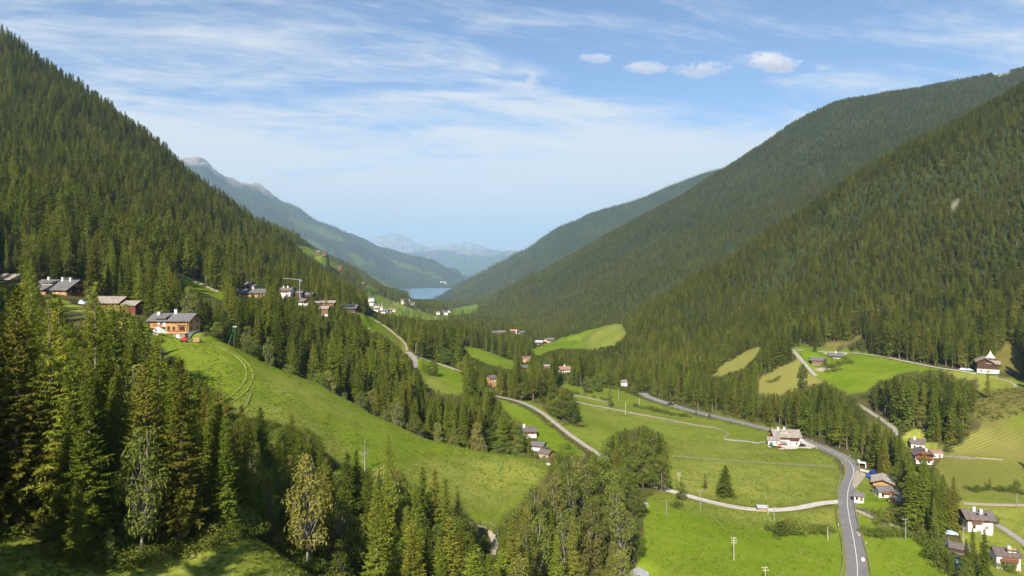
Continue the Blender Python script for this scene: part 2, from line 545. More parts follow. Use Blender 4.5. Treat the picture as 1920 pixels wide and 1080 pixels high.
def land_mat():
    m, w = new_mat('land')
    co = coords(w)
    at = w.n('ShaderNodeAttribute', attribute_name='cover')
    sep = w.n('ShaderNodeSeparateColor')
    w.t.links.new(at.outputs['Color'], sep.inputs[0])
    lush, dry, mown = sep.outputs
    rock = at.outputs['Alpha']
    at2 = w.n('ShaderNodeAttribute', attribute_name='cover2')
    sep2 = w.n('ShaderNodeSeparateColor')
    w.t.links.new(at2.outputs['Color'], sep2.inputs[0])
    rough_, far_, bare = sep2.outputs
    n_big = w.noise(co, 0.022, 4, 0.6)
    n_mid = w.noise(co, 0.16, 5, 0.65)
    n_fine = w.noise(co, 1.1, 4, 0.7)
    n_tiny = w.noise(co, 4.0, 3, 0.7)
    n_far = w.noise(co, 0.003, 7, 0.65)
    tex = w.m('ADD', w.m('MULTIPLY', n_mid, 0.4), w.m('ADD', w.m('MULTIPLY', n_fine, 0.4), w.m('MULTIPLY', n_tiny, 0.2)))
    f1 = w.ramp(w.m('ADD', w.m('MULTIPLY', tex, 0.7), w.m('MULTIPLY', n_big, 0.5)), 0.40, 0.80)
    # forest floor
    floor = w.mix(w.ramp(tex, 0.35, 0.7), (0.055, 0.050, 0.022), (0.120, 0.110, 0.040))
    floor = w.mix(w.ramp(n_big, 0.45, 0.7), floor, (0.085, 0.092, 0.030))
    # meadows
    c_l = w.mix(f1, (0.100, 0.162, 0.009), (0.182, 0.246, 0.017))
    c_l = w.mix(w.ramp(n_mid, 0.55, 0.78, 0, 0.55), c_l, (0.225, 0.245, 0.040))
    # faint mowing lines and trodden streaks
    wl = w.n('ShaderNodeTexWave', wave_type='BANDS', bands_direction='X')
    rot2 = w.n('ShaderNodeMapping')
    w.t.links.new(co, rot2.inputs['Vector'])
    rot2.inputs['Rotation'].default_value = (0, 0, R(37))
    w.t.links.new(rot2.outputs[0], wl.inputs['Vector'])
    wl.inputs['Scale'].default_value = 0.085
    wl.inputs['Distortion'].default_value = 7.0
    wl.inputs['Detail'].default_value = 4
    wl.inputs['Detail Scale'].default_value = 0.25
    lines = w.m('MULTIPLY', wl.outputs['Fac'], w.ramp(n_big, 0.35, 0.65))
    c_l = w.mix(w.m('MULTIPLY', lines, 0.28), c_l, (0.205, 0.235, 0.045))
    c_l = w.mix(w.ramp(n_tiny, 0.50, 0.72, 0, 0.6), c_l, (0.060, 0.115, 0.006))
    c_l = w.mix(w.ramp(n_fine, 0.55, 0.72, 0, 0.45), c_l, (0.215, 0.265, 0.035))
    c_d = w.mix(f1, (0.152, 0.192, 0.018), (0.262, 0.285, 0.052))
    c_d = w.mix(w.ramp(n_fine, 0.52, 0.70, 0, 0.8), c_d, (0.37, 0.345, 0.150))
    c_d = w.mix(w.ramp(n_mid, 0.5, 0.36, 0, 0.5), c_d, (0.13, 0.165, 0.026))
    rot = w.n('ShaderNodeMapping')
    w.t.links.new(co, rot.inputs['Vector'])
    rot.inputs['Rotation'].default_value = (0, 0, R(-12))
    wv = w.n('ShaderNodeTexWave', wave_type='BANDS', bands_direction='Y')
    w.t.links.new(rot.outputs[0], wv.inputs['Vector'])
    wv.inputs['Scale'].default_value = 0.16
    wv.inputs['Distortion'].default_value = 5.5
    wv.inputs['Detail'].default_value = 3
    wv.inputs['Detail Scale'].default_value = 0.35
    row = w.m('ADD', w.m('MULTIPLY', wv.outputs['Fac'], 0.40), w.m('MULTIPLY', tex, 0.8))
    c_m = w.mix(w.ramp(row, 0.25, 0.85), (0.150, 0.165, 0.026), (0.255, 0.240, 0.070))
    c_r = w.mix(f1, (0.110, 0.108, 0.026), (0.225, 0.185, 0.060))
    c_r = w.mix(w.ramp(n_fine, 0.55, 0.7, 0, 0.7), c_r, (0.10, 0.115, 0.030))
    # old snow-free rock and high grass
    c_k = w.mix(w.ramp(w.m('ADD', w.m('MULTIPLY', n_far, 0.8), w.m('MULTIPLY', n_big, 0.4)), 0.35, 0.85), (0.17, 0.135, 0.105), (0.31, 0.265, 0.22))
    c_b = w.mix(tex, (0.30, 0.255, 0.19), (0.47, 0.42, 0.34))
    # distant closed forest
    c_f = w.mix(w.ramp(w.m('ADD', w.m('MULTIPLY', n_far, 0.5), w.m('MULTIPLY', n_big, 0.5)), 0.35, 0.7), (0.020, 0.030, 0.012), (0.052, 0.066, 0.024))
    c = w.mix(far_, floor, c_f)
    for fac, cc in ((lush, c_l), (dry, c_d), (mown, c_m), (rough_, c_r), (bare, c_b), (rock, c_k)):
        c = w.mix(fac, c, cc)
    hb = w.m('ADD', w.m('MULTIPLY', n_fine, 0.7), w.m('MULTIPLY', n_tiny, 0.3))
    out(w, pbsdf(w, c, 1.0, 0.0, bump(w, hb, 0.5, 0.25)))


land_mat()


def far_rock_mat():
    m, w = new_mat('far_rock')
    co = coords(w)
    n = w.noise(co, 0.0008, 8, 0.7, 0.4)
    n2 = w.noise(w.vm('MULTIPLY', co, (1, 1, 0.3)), 0.003, 6, 0.7)
    sep = w.n('ShaderNodeSeparateXYZ')
    w.t.links.new(co, sep.inputs[0])
    h = w.m('ADD', w.m('DIVIDE', sep.outputs[2], 1900.0), w.m('MULTIPLY', w.m('SUBTRACT', n, 0.5), 1.2))
    rockc = w.mix(w.ramp(n2, 0.3, 0.7), (0.15, 0.14, 0.13), (0.40, 0.38, 0.355))
    forest = w.mix(n2, (0.03, 0.045, 0.02), (0.08, 0.10, 0.04))
    out(w, pbsdf(w, w.mix(w.ramp(h, 0.0, 0.25), forest, rockc), 0.95, 0.1, bump(w, n2, 1.0, 40.0)))


far_rock_mat()
M = MATS

# ------------------------------------------------------------------ the lie of the land
# cross-sections of the valley: distance ahead (m) -> ground line as (column, row) bearings from the viewpoint
SL = {
    14: [(-700, 3600), (400, 3900), (960, 4400), (1500, 5200), (2600, 7000)],
    40: [(-700, 1100), (0, 1400), (400, 1560), (700, 1750), (960, 1950), (1400, 2600), (2000, 3400), (2600, 3650)],
    62: [(-700, 860), (0, 1085), (250, 1165), (450, 1230), (600, 1320), (800, 1480), (960, 1600), (1200, 1850), (1500, 2200), (1900, 2500), (2600, 2530)],
    78: [(-700, 760), (0, 965), (150, 985), (300, 1010), (450, 1025), (520, 1065), (600, 1125), (750, 1240), (960, 1400), (1200, 1640), (1500, 1950), (1800, 2110), (2600, 2110)],
    92: [(-700, 700), (0, 905), (150, 915), (300, 940), (400, 960), (480, 1005), (560, 1060), (700, 1160), (900, 1290), (1100, 1480), (1300, 1680), (1500, 1810), (1700, 1860), (2600, 1870)],
    120: [(-700, 640), (0, 815), (150, 830), (300, 875), (450, 945), (600, 1040), (750, 1115), (900, 1200), (1050, 1310), (1200, 1430), (1400, 1530), (2600, 1548)],
    150: [(-700, 590), (0, 744), (150, 765), (300, 838), (450, 924), (600, 992), (750, 1043), (900, 1111), (1000, 1180), (1150, 1290), (1250, 1333), (2600, 1333)],
    190: [(-700, 520), (0, 662), (150, 670), (300, 722), (440, 768), (540, 805), (640, 872), (760, 908), (830, 940), (890, 978), (930, 1012), (1000, 1063), (1080, 1113), (1200, 1152), (2600, 1154)],
    240: [(-700, 430), (0, 581), (100, 578), (200, 592), (300, 625), (375, 634), (430, 647), (500, 684), (600, 724), (700, 782), (800, 828), (900, 850), (1000, 864), (1030, 874), (1060, 900), (1100, 945),
          (1150, 990), (1200, 1008), (1260, 1013), (2150, 1013), (2600, 900)],
    275: [(-700, 370), (0, 552), (100, 549), (200, 570), (300, 601), (430, 653), (500, 700), (600, 756), (700, 806), (800, 838), (900, 865), (1000, 884), (1100, 910), (1150, 931), (1200, 941), (1260, 945),
          (1700, 945), (2000, 943), (2200, 850), (2600, 650)],
    330: [(-700, 280), (0, 492), (100, 499), (200, 530), (300, 557), (430, 610), (500, 654), (600, 702), (700, 745), (800, 775), (900, 800), (1000, 822), (1110, 842), (1150, 852), (1250, 864), (1500, 868),
          (1600, 868), (1700, 862), (1800, 857), (1920, 838), (2200, 700), (2600, 480)],
    370: [(-700, 210), (0, 445), (100, 459), (200, 490), (300, 525), (430, 575), (500, 612), (600, 660), (700, 702), (800, 735), (900, 760), (1000, 780), (1110, 799), (1200, 816), (1300, 822), (1450, 826), (1530, 826),
          (1600, 816), (1700, 795), (1790, 776), (1920, 742), (2200, 590), (2600, 380)],
    430: [(-700, 140), (0, 385), (100, 403), (200, 444), (300, 489), (430, 545), (470, 560), (550, 580), (600, 602), (700, 655), (760, 676), (810, 700), (860, 711), (940, 732), (1000, 743), (1100, 763), (1200, 775),
          (1300, 778), (1380, 777), (1450, 768), (1520, 754), (1590, 737), (1700, 715), (1790, 702), (1830, 697), (1920, 700), (2200, 510), (2600, 290)],
    520: [(-700, 60), (0, 320), (100, 342), (200, 382), (300, 431), (400, 510), (430, 527), (470, 539), (548, 556), (610, 571), (655, 583), (700, 613), (760, 645), (810, 667), (870, 682), (940, 697), (1000, 706), (1100, 721),
          (1200, 733), (1300, 727), (1350, 714), (1400, 697), (1440, 682), (1500, 657), (1545, 662), (1600, 658), (1700, 645), (1800, 612), (1920, 560), (2200, 400), (2600, 200)],
    650: [(-700, -20), (0, 248), (100, 273), (200, 315), (300, 372), (430, 460), (500, 500), (600, 549), (655, 568), (700, 594), (760, 622), (810, 641), (870, 657), (940, 671), (1000, 681), (1100, 693), (1150, 693),
          (1200, 677), (1300, 641), (1400, 602), (1500, 555), (1600, 509), (1700, 456), (1800, 401), (1920, 338), (2200, 180), (2600, 10)],
    830: [(-700, -150), (0, 103), (100, 165), (200, 227), (300, 305), (430, 413), (500, 462), (600, 533), (655, 563), (700, 582), (760, 603), (810, 618), (870, 632), (940, 645), (1000, 655), (1060, 662), (1100, 655),
          (1150, 632), (1200, 597), (1300, 530), (1400, 465), (1500, 400), (1600, 340), (1700, 280), (1800, 230), (1920, 164), (2200, 40), (2600, -60)],
    900: [(-700, -160), (0, 84), (100, 152), (200, 216), (300, 291), (350, 338), (400, 379), (430, 396), (500, 437), (560, 482), (600, 521), (650, 572), (700, 590), (760, 603), (810, 615), (870, 628), (940, 640), (1000, 652),
          (1050, 650), (1100, 640), (1165, 618), (1200, 602), (1300, 540), (1400, 480), (1500, 418), (1600, 362), (1700, 310), (1800, 262), (1920, 200), (2200, 80), (2600, 0)],
    1000: [(-700, -100), (0, 150), (100, 210), (200, 270), (300, 340), (430, 430), (500, 475), (600, 545), (650, 589), (700, 600), (760, 606), (810, 614), (870, 624), (940, 634), (1000, 648), (1050, 636), (1110, 620), (1165, 606), (1200, 625),
           (1300, 590), (1400, 520), (1500, 470), (1600, 420), (1920, 300), (2200, 200), (2600, 100)],
    1250: [(-700, 0), (0, 250), (200, 350), (430, 450), (600, 550), (650, 585), (700, 598), (760, 606), (820, 612), (870, 618), (940, 624), (1000, 628), (1100, 618), (1165, 606), (1200, 590), (1300, 545), (1400, 500), (1560, 430), (1740, 370), (1920, 320),
           (2200, 220), (2600, 100)],
    1500: [(-700, 50), (0, 250), (200, 350), (300, 400), (430, 430), (500, 445), (550, 466), (600, 502), (650, 537), (700, 568), (735, 581), (800, 592), (870, 602), (930, 610), (1000, 604), (1080, 574), (1160, 532), (1300, 468), (1400, 415), (1560, 335),
           (1740, 275), (1920, 228), (2200, 160), (2600, 60)],
    1700: [(-700, 60), (0, 260), (300, 400), (430, 425), (530, 436), (575, 448), (600, 467), (644, 493), (675, 518), (737, 554), (769, 567), (820, 583), (870, 592), (930, 600), (1000, 580), (1080, 535), (1160, 486), (1300, 416), (1400, 360), (1560, 270),
           (1740, 222), (1920, 182), (2200, 130), (2600, 40)],
    2000: [(-700, 120), (0, 300), (300, 430), (430, 440), (530, 461), (600, 494), (675, 533), (737, 560), (769, 568), (820, 577), (870, 584), (930, 579), (1000, 537), (1080, 477), (1160, 422), (1300, 350), (1400, 292), (1480, 242), (1560, 197), (1740, 167),
           (1920, 132), (2200, 100), (2600, 40)],
    2600: [(-700, 200), (0, 340), (300, 420), (500, 441), (600, 491), (700, 540), (769, 562), (820, 570), (870, 573), (930, 566), (1000, 545), (1080, 505), (1160, 455), (1300, 388), (1400, 338), (1560, 268), (1740, 244), (1920, 214), (2600, 150)],
    3100: [(-700, 220), (0, 350), (300, 410), (500, 452), (600, 500), (700, 545), (769, 565), (815, 570), (862, 563), (910, 549), (975, 520), (1095, 465), (1200, 420), (1330, 372), (1500, 330), (1920, 260), (2600, 180)],
    3600: [(-700, 230), (0, 360), (300, 400), (500, 452), (600, 505), (700, 546), (740, 560), (769, 566), (815, 562), (862, 531), (910, 505), (975, 470), (1095, 405), (1200, 366), (1330, 323), (1400, 308), (1600, 300), (1920, 290), (2600, 200)],
    4200: [(-700, 250), (0, 370), (300, 380), (500, 430), (600, 490), (650, 513), (700, 530), (740, 549), (758, 556), (775, 559), (850, 559), (885, 545), (910, 525), (975, 482), (1095, 430), (1330, 360), (1600, 330), (1920, 310), (2600, 250)],
    5100: [(-700, 250), (0, 350), (352, 365), (440, 405), (515, 433), (560, 448), (600, 470), (650, 494), (700, 515), (740, 532), (768, 544), (850, 544), (880, 542), (910, 530), (975, 490), (1095, 440), (1330, 370), (2600, 300)],
    5350: [(-700, 250), (0, 345), (352, 350), (440, 393), (515, 423), (560, 440), (600, 462), (650, 486), (700, 508), (740, 526), (770, 538), (850, 538), (880, 536), (910, 528), (975, 492), (1095, 445), (1330, 375), (2600, 300)],
    6100: [(-700, 250), (0, 330), (300, 330), (345, 306), (360, 300), (380, 299), (394, 306), (405, 321), (440, 341), (462, 350), (478, 347), (498, 364), (515, 377), (560, 389), (600, 415), (650, 438), (700, 458), (760, 478), (790, 481),
           (820, 498), (850, 518), (865, 528), (900, 532), (975, 500), (1095, 455), (1330, 385), (2600, 300)],
    7500: [(-700, 300), (300, 360), (400, 370), (500, 400), (600, 440), (700, 480), (800, 500), (900, 525), (1000, 510), (1200, 470), (2600, 320)],
    9500: [(-700, 420), (500, 460), (900, 520), (1400, 500), (2600, 400)],
}
DM_X = [0, 1250, 1500, 1700, 2000, 2600, 3100, 3600, 4200, 5100, 5350, 6100, 7500, 9500]
DM_Y = [0, 1250, 1650, 1950, 2450, 3500, 4600, 5800, 6700, 8200, 8700, 12500, 16000, 21000]


def dm(d):
    """beyond the near woods the section numbers are map distances that run on to real kilometres"""
    return float(np.interp(d, DM_X, DM_Y))


SL = {dm(k): v for k, v in SL.items()}
COLS = np.concatenate([np.arange(-700, -60, 20.0), np.arange(-60, 1985, 5.0), np.arange(1985, 2600, 20.0)])


def row_list():
    r, d = [], 14.0
    while d < 21000:
        r.append(d)
        d *= 1.022 if d < 55 else (1.0118 if d < 1250 else (1.015 if d < 13000 else 1.04))
    return np.array(r)


ROWS = row_list()
LR = np.log(ROWS)


def terrain():
    ds = sorted(SL)
    T = np.array([[-(np.interp(c, *zip(*SL[d])) - HY) / F * d for c in COLS] for d in ds])
    ld = np.log(ds)
    Z = np.empty((len(ROWS), len(COLS)))
    for j in range(len(COLS)):
        # monotone cubic (Fritsch-Carlson) along the distance
        y = T[:, j]
        h = np.diff(ld)
        s = np.diff(y) / h
        m = np.zeros_like(y)
        m[0], m[-1] = s[0], s[-1]
        pr = s[:-1] * s[1:] > 0
        w1, w2 = 2 * h[1:] + h[:-1], h[1:] + 2 * h[:-1]
        with np.errstate(divide='ignore', invalid='ignore'):
            hm = (w1 + w2) / (w1 / s[:-1] + w2 / s[1:])
        m[1:-1] = np.where(pr, hm, 0)
        i = np.clip(np.searchsorted(ld, LR) - 1, 0, len(ds) - 2)
        t = (LR - ld[i]) / h[i]
        Z[:, j] = ((2 * t ** 3 - 3 * t ** 2 + 1) * y[i] + (t ** 3 - 2 * t ** 2 + t) * h[i] * m[i] + (-2 * t ** 3 + 3 * t ** 2) * y[i + 1] + (t ** 3 - t ** 2) * h[i] * m[i + 1])
    k = np.exp(-0.5 * (np.arange(-5, 6) / 2.0) ** 2)
    k /= k.sum()
    P = np.pad(Z, ((0, 0), (5, 5)), mode='edge')
    Z = sum(k[q] * P[:, q:q + Z.shape[1]] for q in range(11))
    return Z


Z = terrain()
XX = (COLS[None, :] - CX) / F * ROWS[:, None]
YY = np.repeat(ROWS[:, None], len(COLS), 1)


def relief():
    """gullies and ribs on the wooded slopes, small unevenness on the meadows"""
    global Z
    d = ROWS[:, None]
    flat = np.interp(np.abs(np.gradient(Z, axis=1) / np.maximum(np.gradient(XX, axis=1), 1e-3)), [0.12, 0.5], [0, 1])
    g1 = fbm(XX / 130, YY / 170, 3, 4)
    g2 = fbm(XX / 26, YY / 26, 11, 3)
    amp = np.interp(d, [280, 550, 900, 1650, 4400, 11000], [0, 5, 12, 30, 75, 190])
    sc = np.interp(d, [900, 1700], [1, 0])
    g_far = fbm(XX / 560, YY / 700, 21, 5)
    Z = Z + flat * amp * (g1 * sc + g_far * (1 - sc)) * 1.3
    Z = Z + g2 * np.interp(d, [14, 200, 400, 900], [0.5, 0.55, 0.9, 1.5]) * (0.35 + 0.65 * flat)
    Z = Z + 0.20 * fbm(XX / 6.5, YY / 8, 13, 2) * np.interp(d, [60, 400, 700], [1, 1, 0])


relief()


def gz(x, y):
    """height of the ground sheet at a place (bilinear on the mesh grid)"""
    x, y = np.asarray(x, float), np.maximum(np.asarray(y, float), ROWS[0])
    px = CX + F * x / y
    j = np.clip(np.searchsorted(COLS, px) - 1, 0, len(COLS) - 2)
    i = np.clip(np.searchsorted(LR, np.log(y)) - 1, 0, len(ROWS) - 2)
    u = np.clip((px - COLS[j]) / (COLS[j + 1] - COLS[j]), 0, 1)
    v = np.clip((y - ROWS[i]) / (ROWS[i + 1] - ROWS[i]), 0, 1)
    return (Z[i, j] * (1 - u) + Z[i, j + 1] * u) * (1 - v) + (Z[i + 1, j] * (1 - u) + Z[i + 1, j + 1] * u) * v


def hit(px, py, d0=60.0, d1=18000.0):
    """first place on the ground met by the line of sight (px, py)"""
    zc = np.array([np.interp(px, COLS, Z[i]) for i in range(len(ROWS))])
    pr = HY - F * zc / ROWS
    for i in range(1, len(ROWS)):
        if ROWS[i] < d0 or ROWS[i] > d1:
            continue
        if pr[i] <= py:
            t = (pr[i - 1] - py) / max(pr[i - 1] - pr[i], 1e-6)
            t = min(max(t, 0), 1)
            d = ROWS[i - 1] + t * (ROWS[i] - ROWS[i - 1])
            x = (px - CX) / F * d
            return Vector((x, d, float(gz(x, d))))
    d = min(max(d0, 60), d1)
    x = (px - CX) / F * d
    return Vector((x, d, float(gz(x, d))))


def place(px, py, d):
    return Vector(((px - CX) / F * d, d, -(py - HY) / F * d))


def proj(x, y, z):
    return CX + F * x / y, HY - F * z / y


def flatten(x, y, z, r0, r1):
    global Z
    w = np.hypot(XX - x, YY - y)
    f = np.clip((r1 - w) / (r1 - r0), 0, 1)
    f = f * f * (3 - 2 * f)
    Z = Z * (1 - f) + z * f


# ------------------------------------------------------------------ buildings: where they stand (levels the ground first)
# key: column, row of the base, distance, length, depth, storey heights, roof pitch, turn
HS = []


def H(px, py, d, L, W, h1, h2, pitch=24, yaw=0, lo='white_plaster', up='brown_boards', roof='slate_roof', label='', name='house', cat='house', **k):
    if d < 700 and L > 7:                       # the eaves reach well beyond the walls
        L, W = L - 1.6, W - 1.0
    if d > 1250:
        q = math.sqrt(dm(d) / d)
        d, L, W, h1, h2 = dm(d), L * q, W * q, h1 * q, h2 * q
    HS.append(dict(px=px, py=py, d=d, L=L, W=W, h1=h1, h2=h2, pitch=pitch, yaw=yaw, lo=lo, up=up, roof=roof, label=label, name=name, cat=cat, **k))


# farm on the left shoulder
H(14, 540, 315, 17, 9, 0.4, 4.6, 26, -4, 'stone_wall', 'dark_boards', 'shingle_roof', 'grey shingled barn at the left edge beside the farmhouse', 'barn', 'barn')
H(114, 563, 295, 20.0, 12.5, 2.8, 5.4, 31, -14, 'honey_boards', 'honey_boards', 'slate_roof', 'big farmhouse with two pale chimneys and a wide dormer, upper left', 'farmhouse', 'house',
  chim=((0.10, 0.10), (0.33, 0.12), (-0.32, 0.06)), dormer=(-0.17, 5.6, 'honey_boards'), win=2, balc='gable', gable='dark_boards', flowers=True)
H(150, 556, 309, 6, 5, 0.3, 2.8, 30, -55, 'stone_wall', 'dark_boards', 'shingle_roof', 'small shingled shed just right of the big farmhouse', 'shed', 'shed')
H(211, 583, 272, 12.5, 8, 0.5, 4.0, 27, -10, 'stone_wall', 'brown_boards', 'shingle_roof', 'brown barn with mossy shingle roof, left of two joined barns', 'barn', 'barn')
H(251, 590, 266, 7.6, 6.5, 0.4, 4.2, 24, -12, 'stone_wall', 'red_boards', 'shingle_roof', 'small dark red barn right of the mossy shingled barn', 'barn', 'barn')
# chalet on the spur
H(329, 622, 252, 15.8, 9.2, 0.3, 4.9, 25, -3, 'white_plaster', 'honey_boards', 'slate_roof', 'honey wood chalet with grey roof on the green spur', 'chalet', 'house',
  chim=((-0.365, 0.42), (0.02, 0.02)), win=3, special='chalet')
# hamlet on the shelf above the conifers
H(472, 560, 440, 19.5, 10, 2.6, 4.3, 24, 8, 'honey_boards', 'honey_boards', 'slate_roof', 'long farm building with slate roof and honey boards, left of the hamlet', 'farm_building', 'barn', chim=((0.05, 0.05),), win=2)
H(467, 541, 500, 6, 5, 0.3, 3.4, 28, -15, 'stone_wall', 'dark_boards', 'shingle_roof', 'small dark hut behind the long slate roof, highest of the hamlet', 'hut', 'hut')
H(478, 545, 478, 8, 6, 0.3, 3.2, 22, 5, 'stone_wall', 'brown_boards', 'brown_roof', 'low shed right behind the long slate roofed building', 'shed', 'shed')
H(537, 559, 505, 11, 9, 5.2, 6.2, 22, -6, 'white_plaster', 'white_plaster', 'brown_roof', 'tall white house with brown roof in the hamlet', 'house', 'house', chim=((-0.2, 0.1), (0.15, 0.1)), win=2, balc='front')
H(560, 559, 508, 8.5, 7, 0.6, 4.2, 22, -4, 'stone_wall', 'dark_boards', 'slate_roof', 'dark wooden outbuilding joined to the tall white house', 'outbuilding', 'shed')
H(580, 561, 520, 7, 7, 0.4, 3.6, 24, -10, 'stone_wall', 'dark_boards', 'slate_roof', 'dark shed behind the pale larch in the hamlet', 'shed', 'shed')
H(571, 573, 470, 6.4, 5.5, 1.8, 3.4, 28, -40, 'white_plaster', 'brown_boards', 'slate_roof', 'small white shed with grey roof below the tall white house', 'shed', 'shed', win=1)
H(616, 574, 530, 12, 7, 0.5, 3.2, 22, -5, 'stone_wall', 'brown_boards', 'shingle_roof', 'long low brown barn in the hamlet right of the white house', 'barn', 'barn')
H(596, 573, 515, 5, 4, 0.4, 2.6, 22, 5, 'stone_wall', 'dark_boards', 'shingle_roof', 'tiny hut left of the long low brown barn', 'hut', 'hut')
H(609, 594, 470, 7.2, 7, 2.0, 6.2, 22, 2, 'white_plaster', 'brown_boards', 'shingle_roof', 'tall brown barn on a white base below the hamlet', 'barn', 'barn')
H(655, 585, 515, 13.8, 9, 0.5, 3.6, 24, -8, 'stone_wall', 'dark_boards', 'brown_roof', 'barn with blue solar panels on its roof', 'solar_barn', 'barn', solar=True)
# valley, middle
H(921, 724, 432, 4.6, 5, 1.5, 5.6, 30, 35, 'honey_boards', 'honey_boards', 'brown_roof', 'narrow tall house with honey coloured wall among trees above the lane', 'house', 'house', win=1)
H(990, 818, 338, 8.6, 8, 1.8, 3.4, 22, 10, 'white_plaster', 'brown_boards', 'brown_roof', 'house with brown roof behind conifers beside the grey lane', 'house', 'house', chim=((-0.3, 0.1),), win=1)
H(1010, 842, 300, 5.2, 5, 1.2, 2.4, 18, -20, 'white_plaster', 'brown_boards', 'slate_roof', 'small grey roofed shed above the brown hut', 'shed', 'shed')
H(1024, 858, 287, 4.6, 4.2, 0.5, 2.6, 22, -35, 'stone_wall', 'honey_boards', 'brown_roof', 'brown hut at the foot of the green spur', 'hut', 'hut', win=1)
H(1058, 698, 560, 9.5, 8, 1.8, 3.4, 24, 14, 'white_plaster', 'brown_boards', 'red_roof', 'house with pale red roof among round trees', 'house', 'house', chim=((0.0, 0.05),))
H(986, 680, 600, 6.2, 6, 2.0, 4.4, 24, 4, 'cream_plaster', 'honey_boards', 'red_roof', 'house with small red roof and dark panels in the trees', 'house', 'house', solar=True)
H(982, 695, 560, 6.2, 6, 0.8, 3.4, 22, 2, 'stone_wall', 'dark_boards', 'slate_roof', 'dark hut with grey roof below the small red roof', 'hut', 'hut')
H(1026, 692, 575, 7.5, 6, 0.8, 3.0, 18, 8, 'white_plaster', 'brown_boards', 'shingle_roof', 'house with weathered grey roof left of the pale red roof', 'house', 'house')
H(1169, 727, 545, 4.4, 5, 4.0, 5.0, 26, 22, 'white_plaster', 'white_plaster', 'shingle_roof', 'narrow white house in the far meadow by the bend', 'house', 'house', win=1)
for i, (px, py, L, rf, lb) in enumerate(((929, 628, 11, 'slate_roof', 'leftmost dark roof of the hamlet in the far trees'), (941, 627, 11, 'slate_roof', 'second dark roof of the hamlet in the far trees'),
                                         (963, 625, 10, 'red_roof', 'reddish roof of the hamlet in the far trees'), (978, 628, 9, 'slate_roof', 'rightmost roof of the hamlet in the far trees'))):
    H(px, py, 1120, L, 9, 1.4, 4.6, 24, -8 + 5 * i, 'white_plaster', 'red_boards', rf, lb, 'house', 'house')
H(1011, 646, 1010, 10.5, 9, 0.8, 4.4, 22, -12, 'white_plaster', 'red_boards', 'tin', 'chalet with pale roof left of the far green hill', 'chalet', 'house')
H(1033, 641, 1020, 10.5, 9, 0.8, 4.2, 24, -14, 'white_plaster', 'red_boards', 'slate_roof', 'dark red chalet at the foot of the far green hill', 'chalet', 'house')
H(1023, 640, 1040, 6, 5, 2.0, 3.0, 20, 0, 'cream_plaster', 'cream_plaster', 'shingle_roof', 'small pale shed between two far chalets', 'shed', 'shed')
H(1081, 650, 960, 9, 7, 2.6, 4.0, 22, -4, 'white_plaster', 'white_plaster', 'slate_roof', 'white house in front of the far green hill', 'house', 'house')
H(1087, 655, 930, 6, 5, 2.2, 3.2, 22, 10, 'white_plaster', 'white_plaster', 'tin', 'small white shed before the far green hill', 'shed', 'shed')
# right side of the valley
H(1472, 833, 362, 14.0, 10.2, 3.4, 5.6, 27, -8, 'white_plaster', 'brown_boards', 'shingle_roof', 'white inn with brown boards and long dormer beside the main road', 'inn', 'inn',
  chim=((-0.3, 0.12), (-0.05, 0.1)), dormer=(-0.08, 4.0, 'white_plaster'), win=3, balc='gable_left', gable='dark_boards', special='inn')  # dark gable boards also put the left gable's shade into the colour
H(1450, 833, 357, 5.5, 5, 2.6, 3.0, 18, -17, 'white_plaster', 'white_plaster', 'shingle_roof', 'low white annex at the left end of the inn', 'annex', 'house', win=1)
H(1655, 911, 304, 10.4, 8.5, 0.5, 2.9, 20, 62, 'stone_wall', 'honey_boards', 'plank_roof', 'barn with pale plank roof by the parked cars', 'barn', 'barn', yawgable=True)
H(1656, 930, 286, 7.6, 6.5, 2.3, 3.0, 24, -3, 'white_plaster', 'cream_plaster', 'slate_roof', 'white cottage with dark slate roof below the plank roofed barn', 'cottage', 'house', win=2, balc='front')
H(1610, 937, 277, 3.4, 3.0, 2.0, 2.2, 28, -20, 'white_plaster', 'brown_boards', 'slate_roof', 'tiny white hut beside the main road', 'hut', 'hut', win=1)
H(1680, 933, 283, 4.8, 4.5, 0.6, 2.2, 20, 30, 'stone_wall', 'honey_boards', 'brown_roof', 'brown lean-to right of the white cottage', 'lean_to', 'shed')
H(1682, 944, 274, 4.6, 4.0, 0.5, 2.0, 18, 25, 'stone_wall', 'honey_boards', 'plank_roof', 'low shed with pale roof below the white cottage', 'shed', 'shed')
H(1729, 866, 328, 9.4, 8.6, 2.5, 4.6, 22, 72, 'white_plaster', 'brown_boards', 'brown_roof', 'wooden chalet on a white base with broad gable', 'chalet', 'house', chim=((-0.2, 0.35),), win=3, balc='gable_left', special='gable_balcony')
H(1719, 840, 350, 7.4, 7.2, 2.8, 3.2, 27, -22, 'white_plaster', 'white_plaster', 'brown_roof', 'white house with dark roof behind the wooden chalet', 'house', 'house', win=1, chim=((-0.2, 0.2),))
H(1752, 857, 336, 5.6, 4.6, 2.8, 3.0, 10, -8, 'white_plaster', 'cream_plaster', 'red_roof', 'pale unfinished shed right of the wooden chalet', 'shed', 'shed', win=1)
H(1830, 990, 251, 9.8, 7.6, 3.2, 5.0, 27, -10, 'white_plaster', 'brown_boards', 'brown_roof', 'large white house with dark roof in the lower right field', 'house', 'house',
  chim=((-0.12, 0.12), (0.12, 0.4)), win=3, gable='dark_boards', special='terrace')  # gable boards darkened: shade of the left end is put into their colour
H(1798, 991, 256, 4.4, 4.0, 0.4, 2.4, 30, -60, 'stone_wall', 'brown_boards', 'brown_roof', 'small brown shed left of the large white house', 'shed', 'shed')
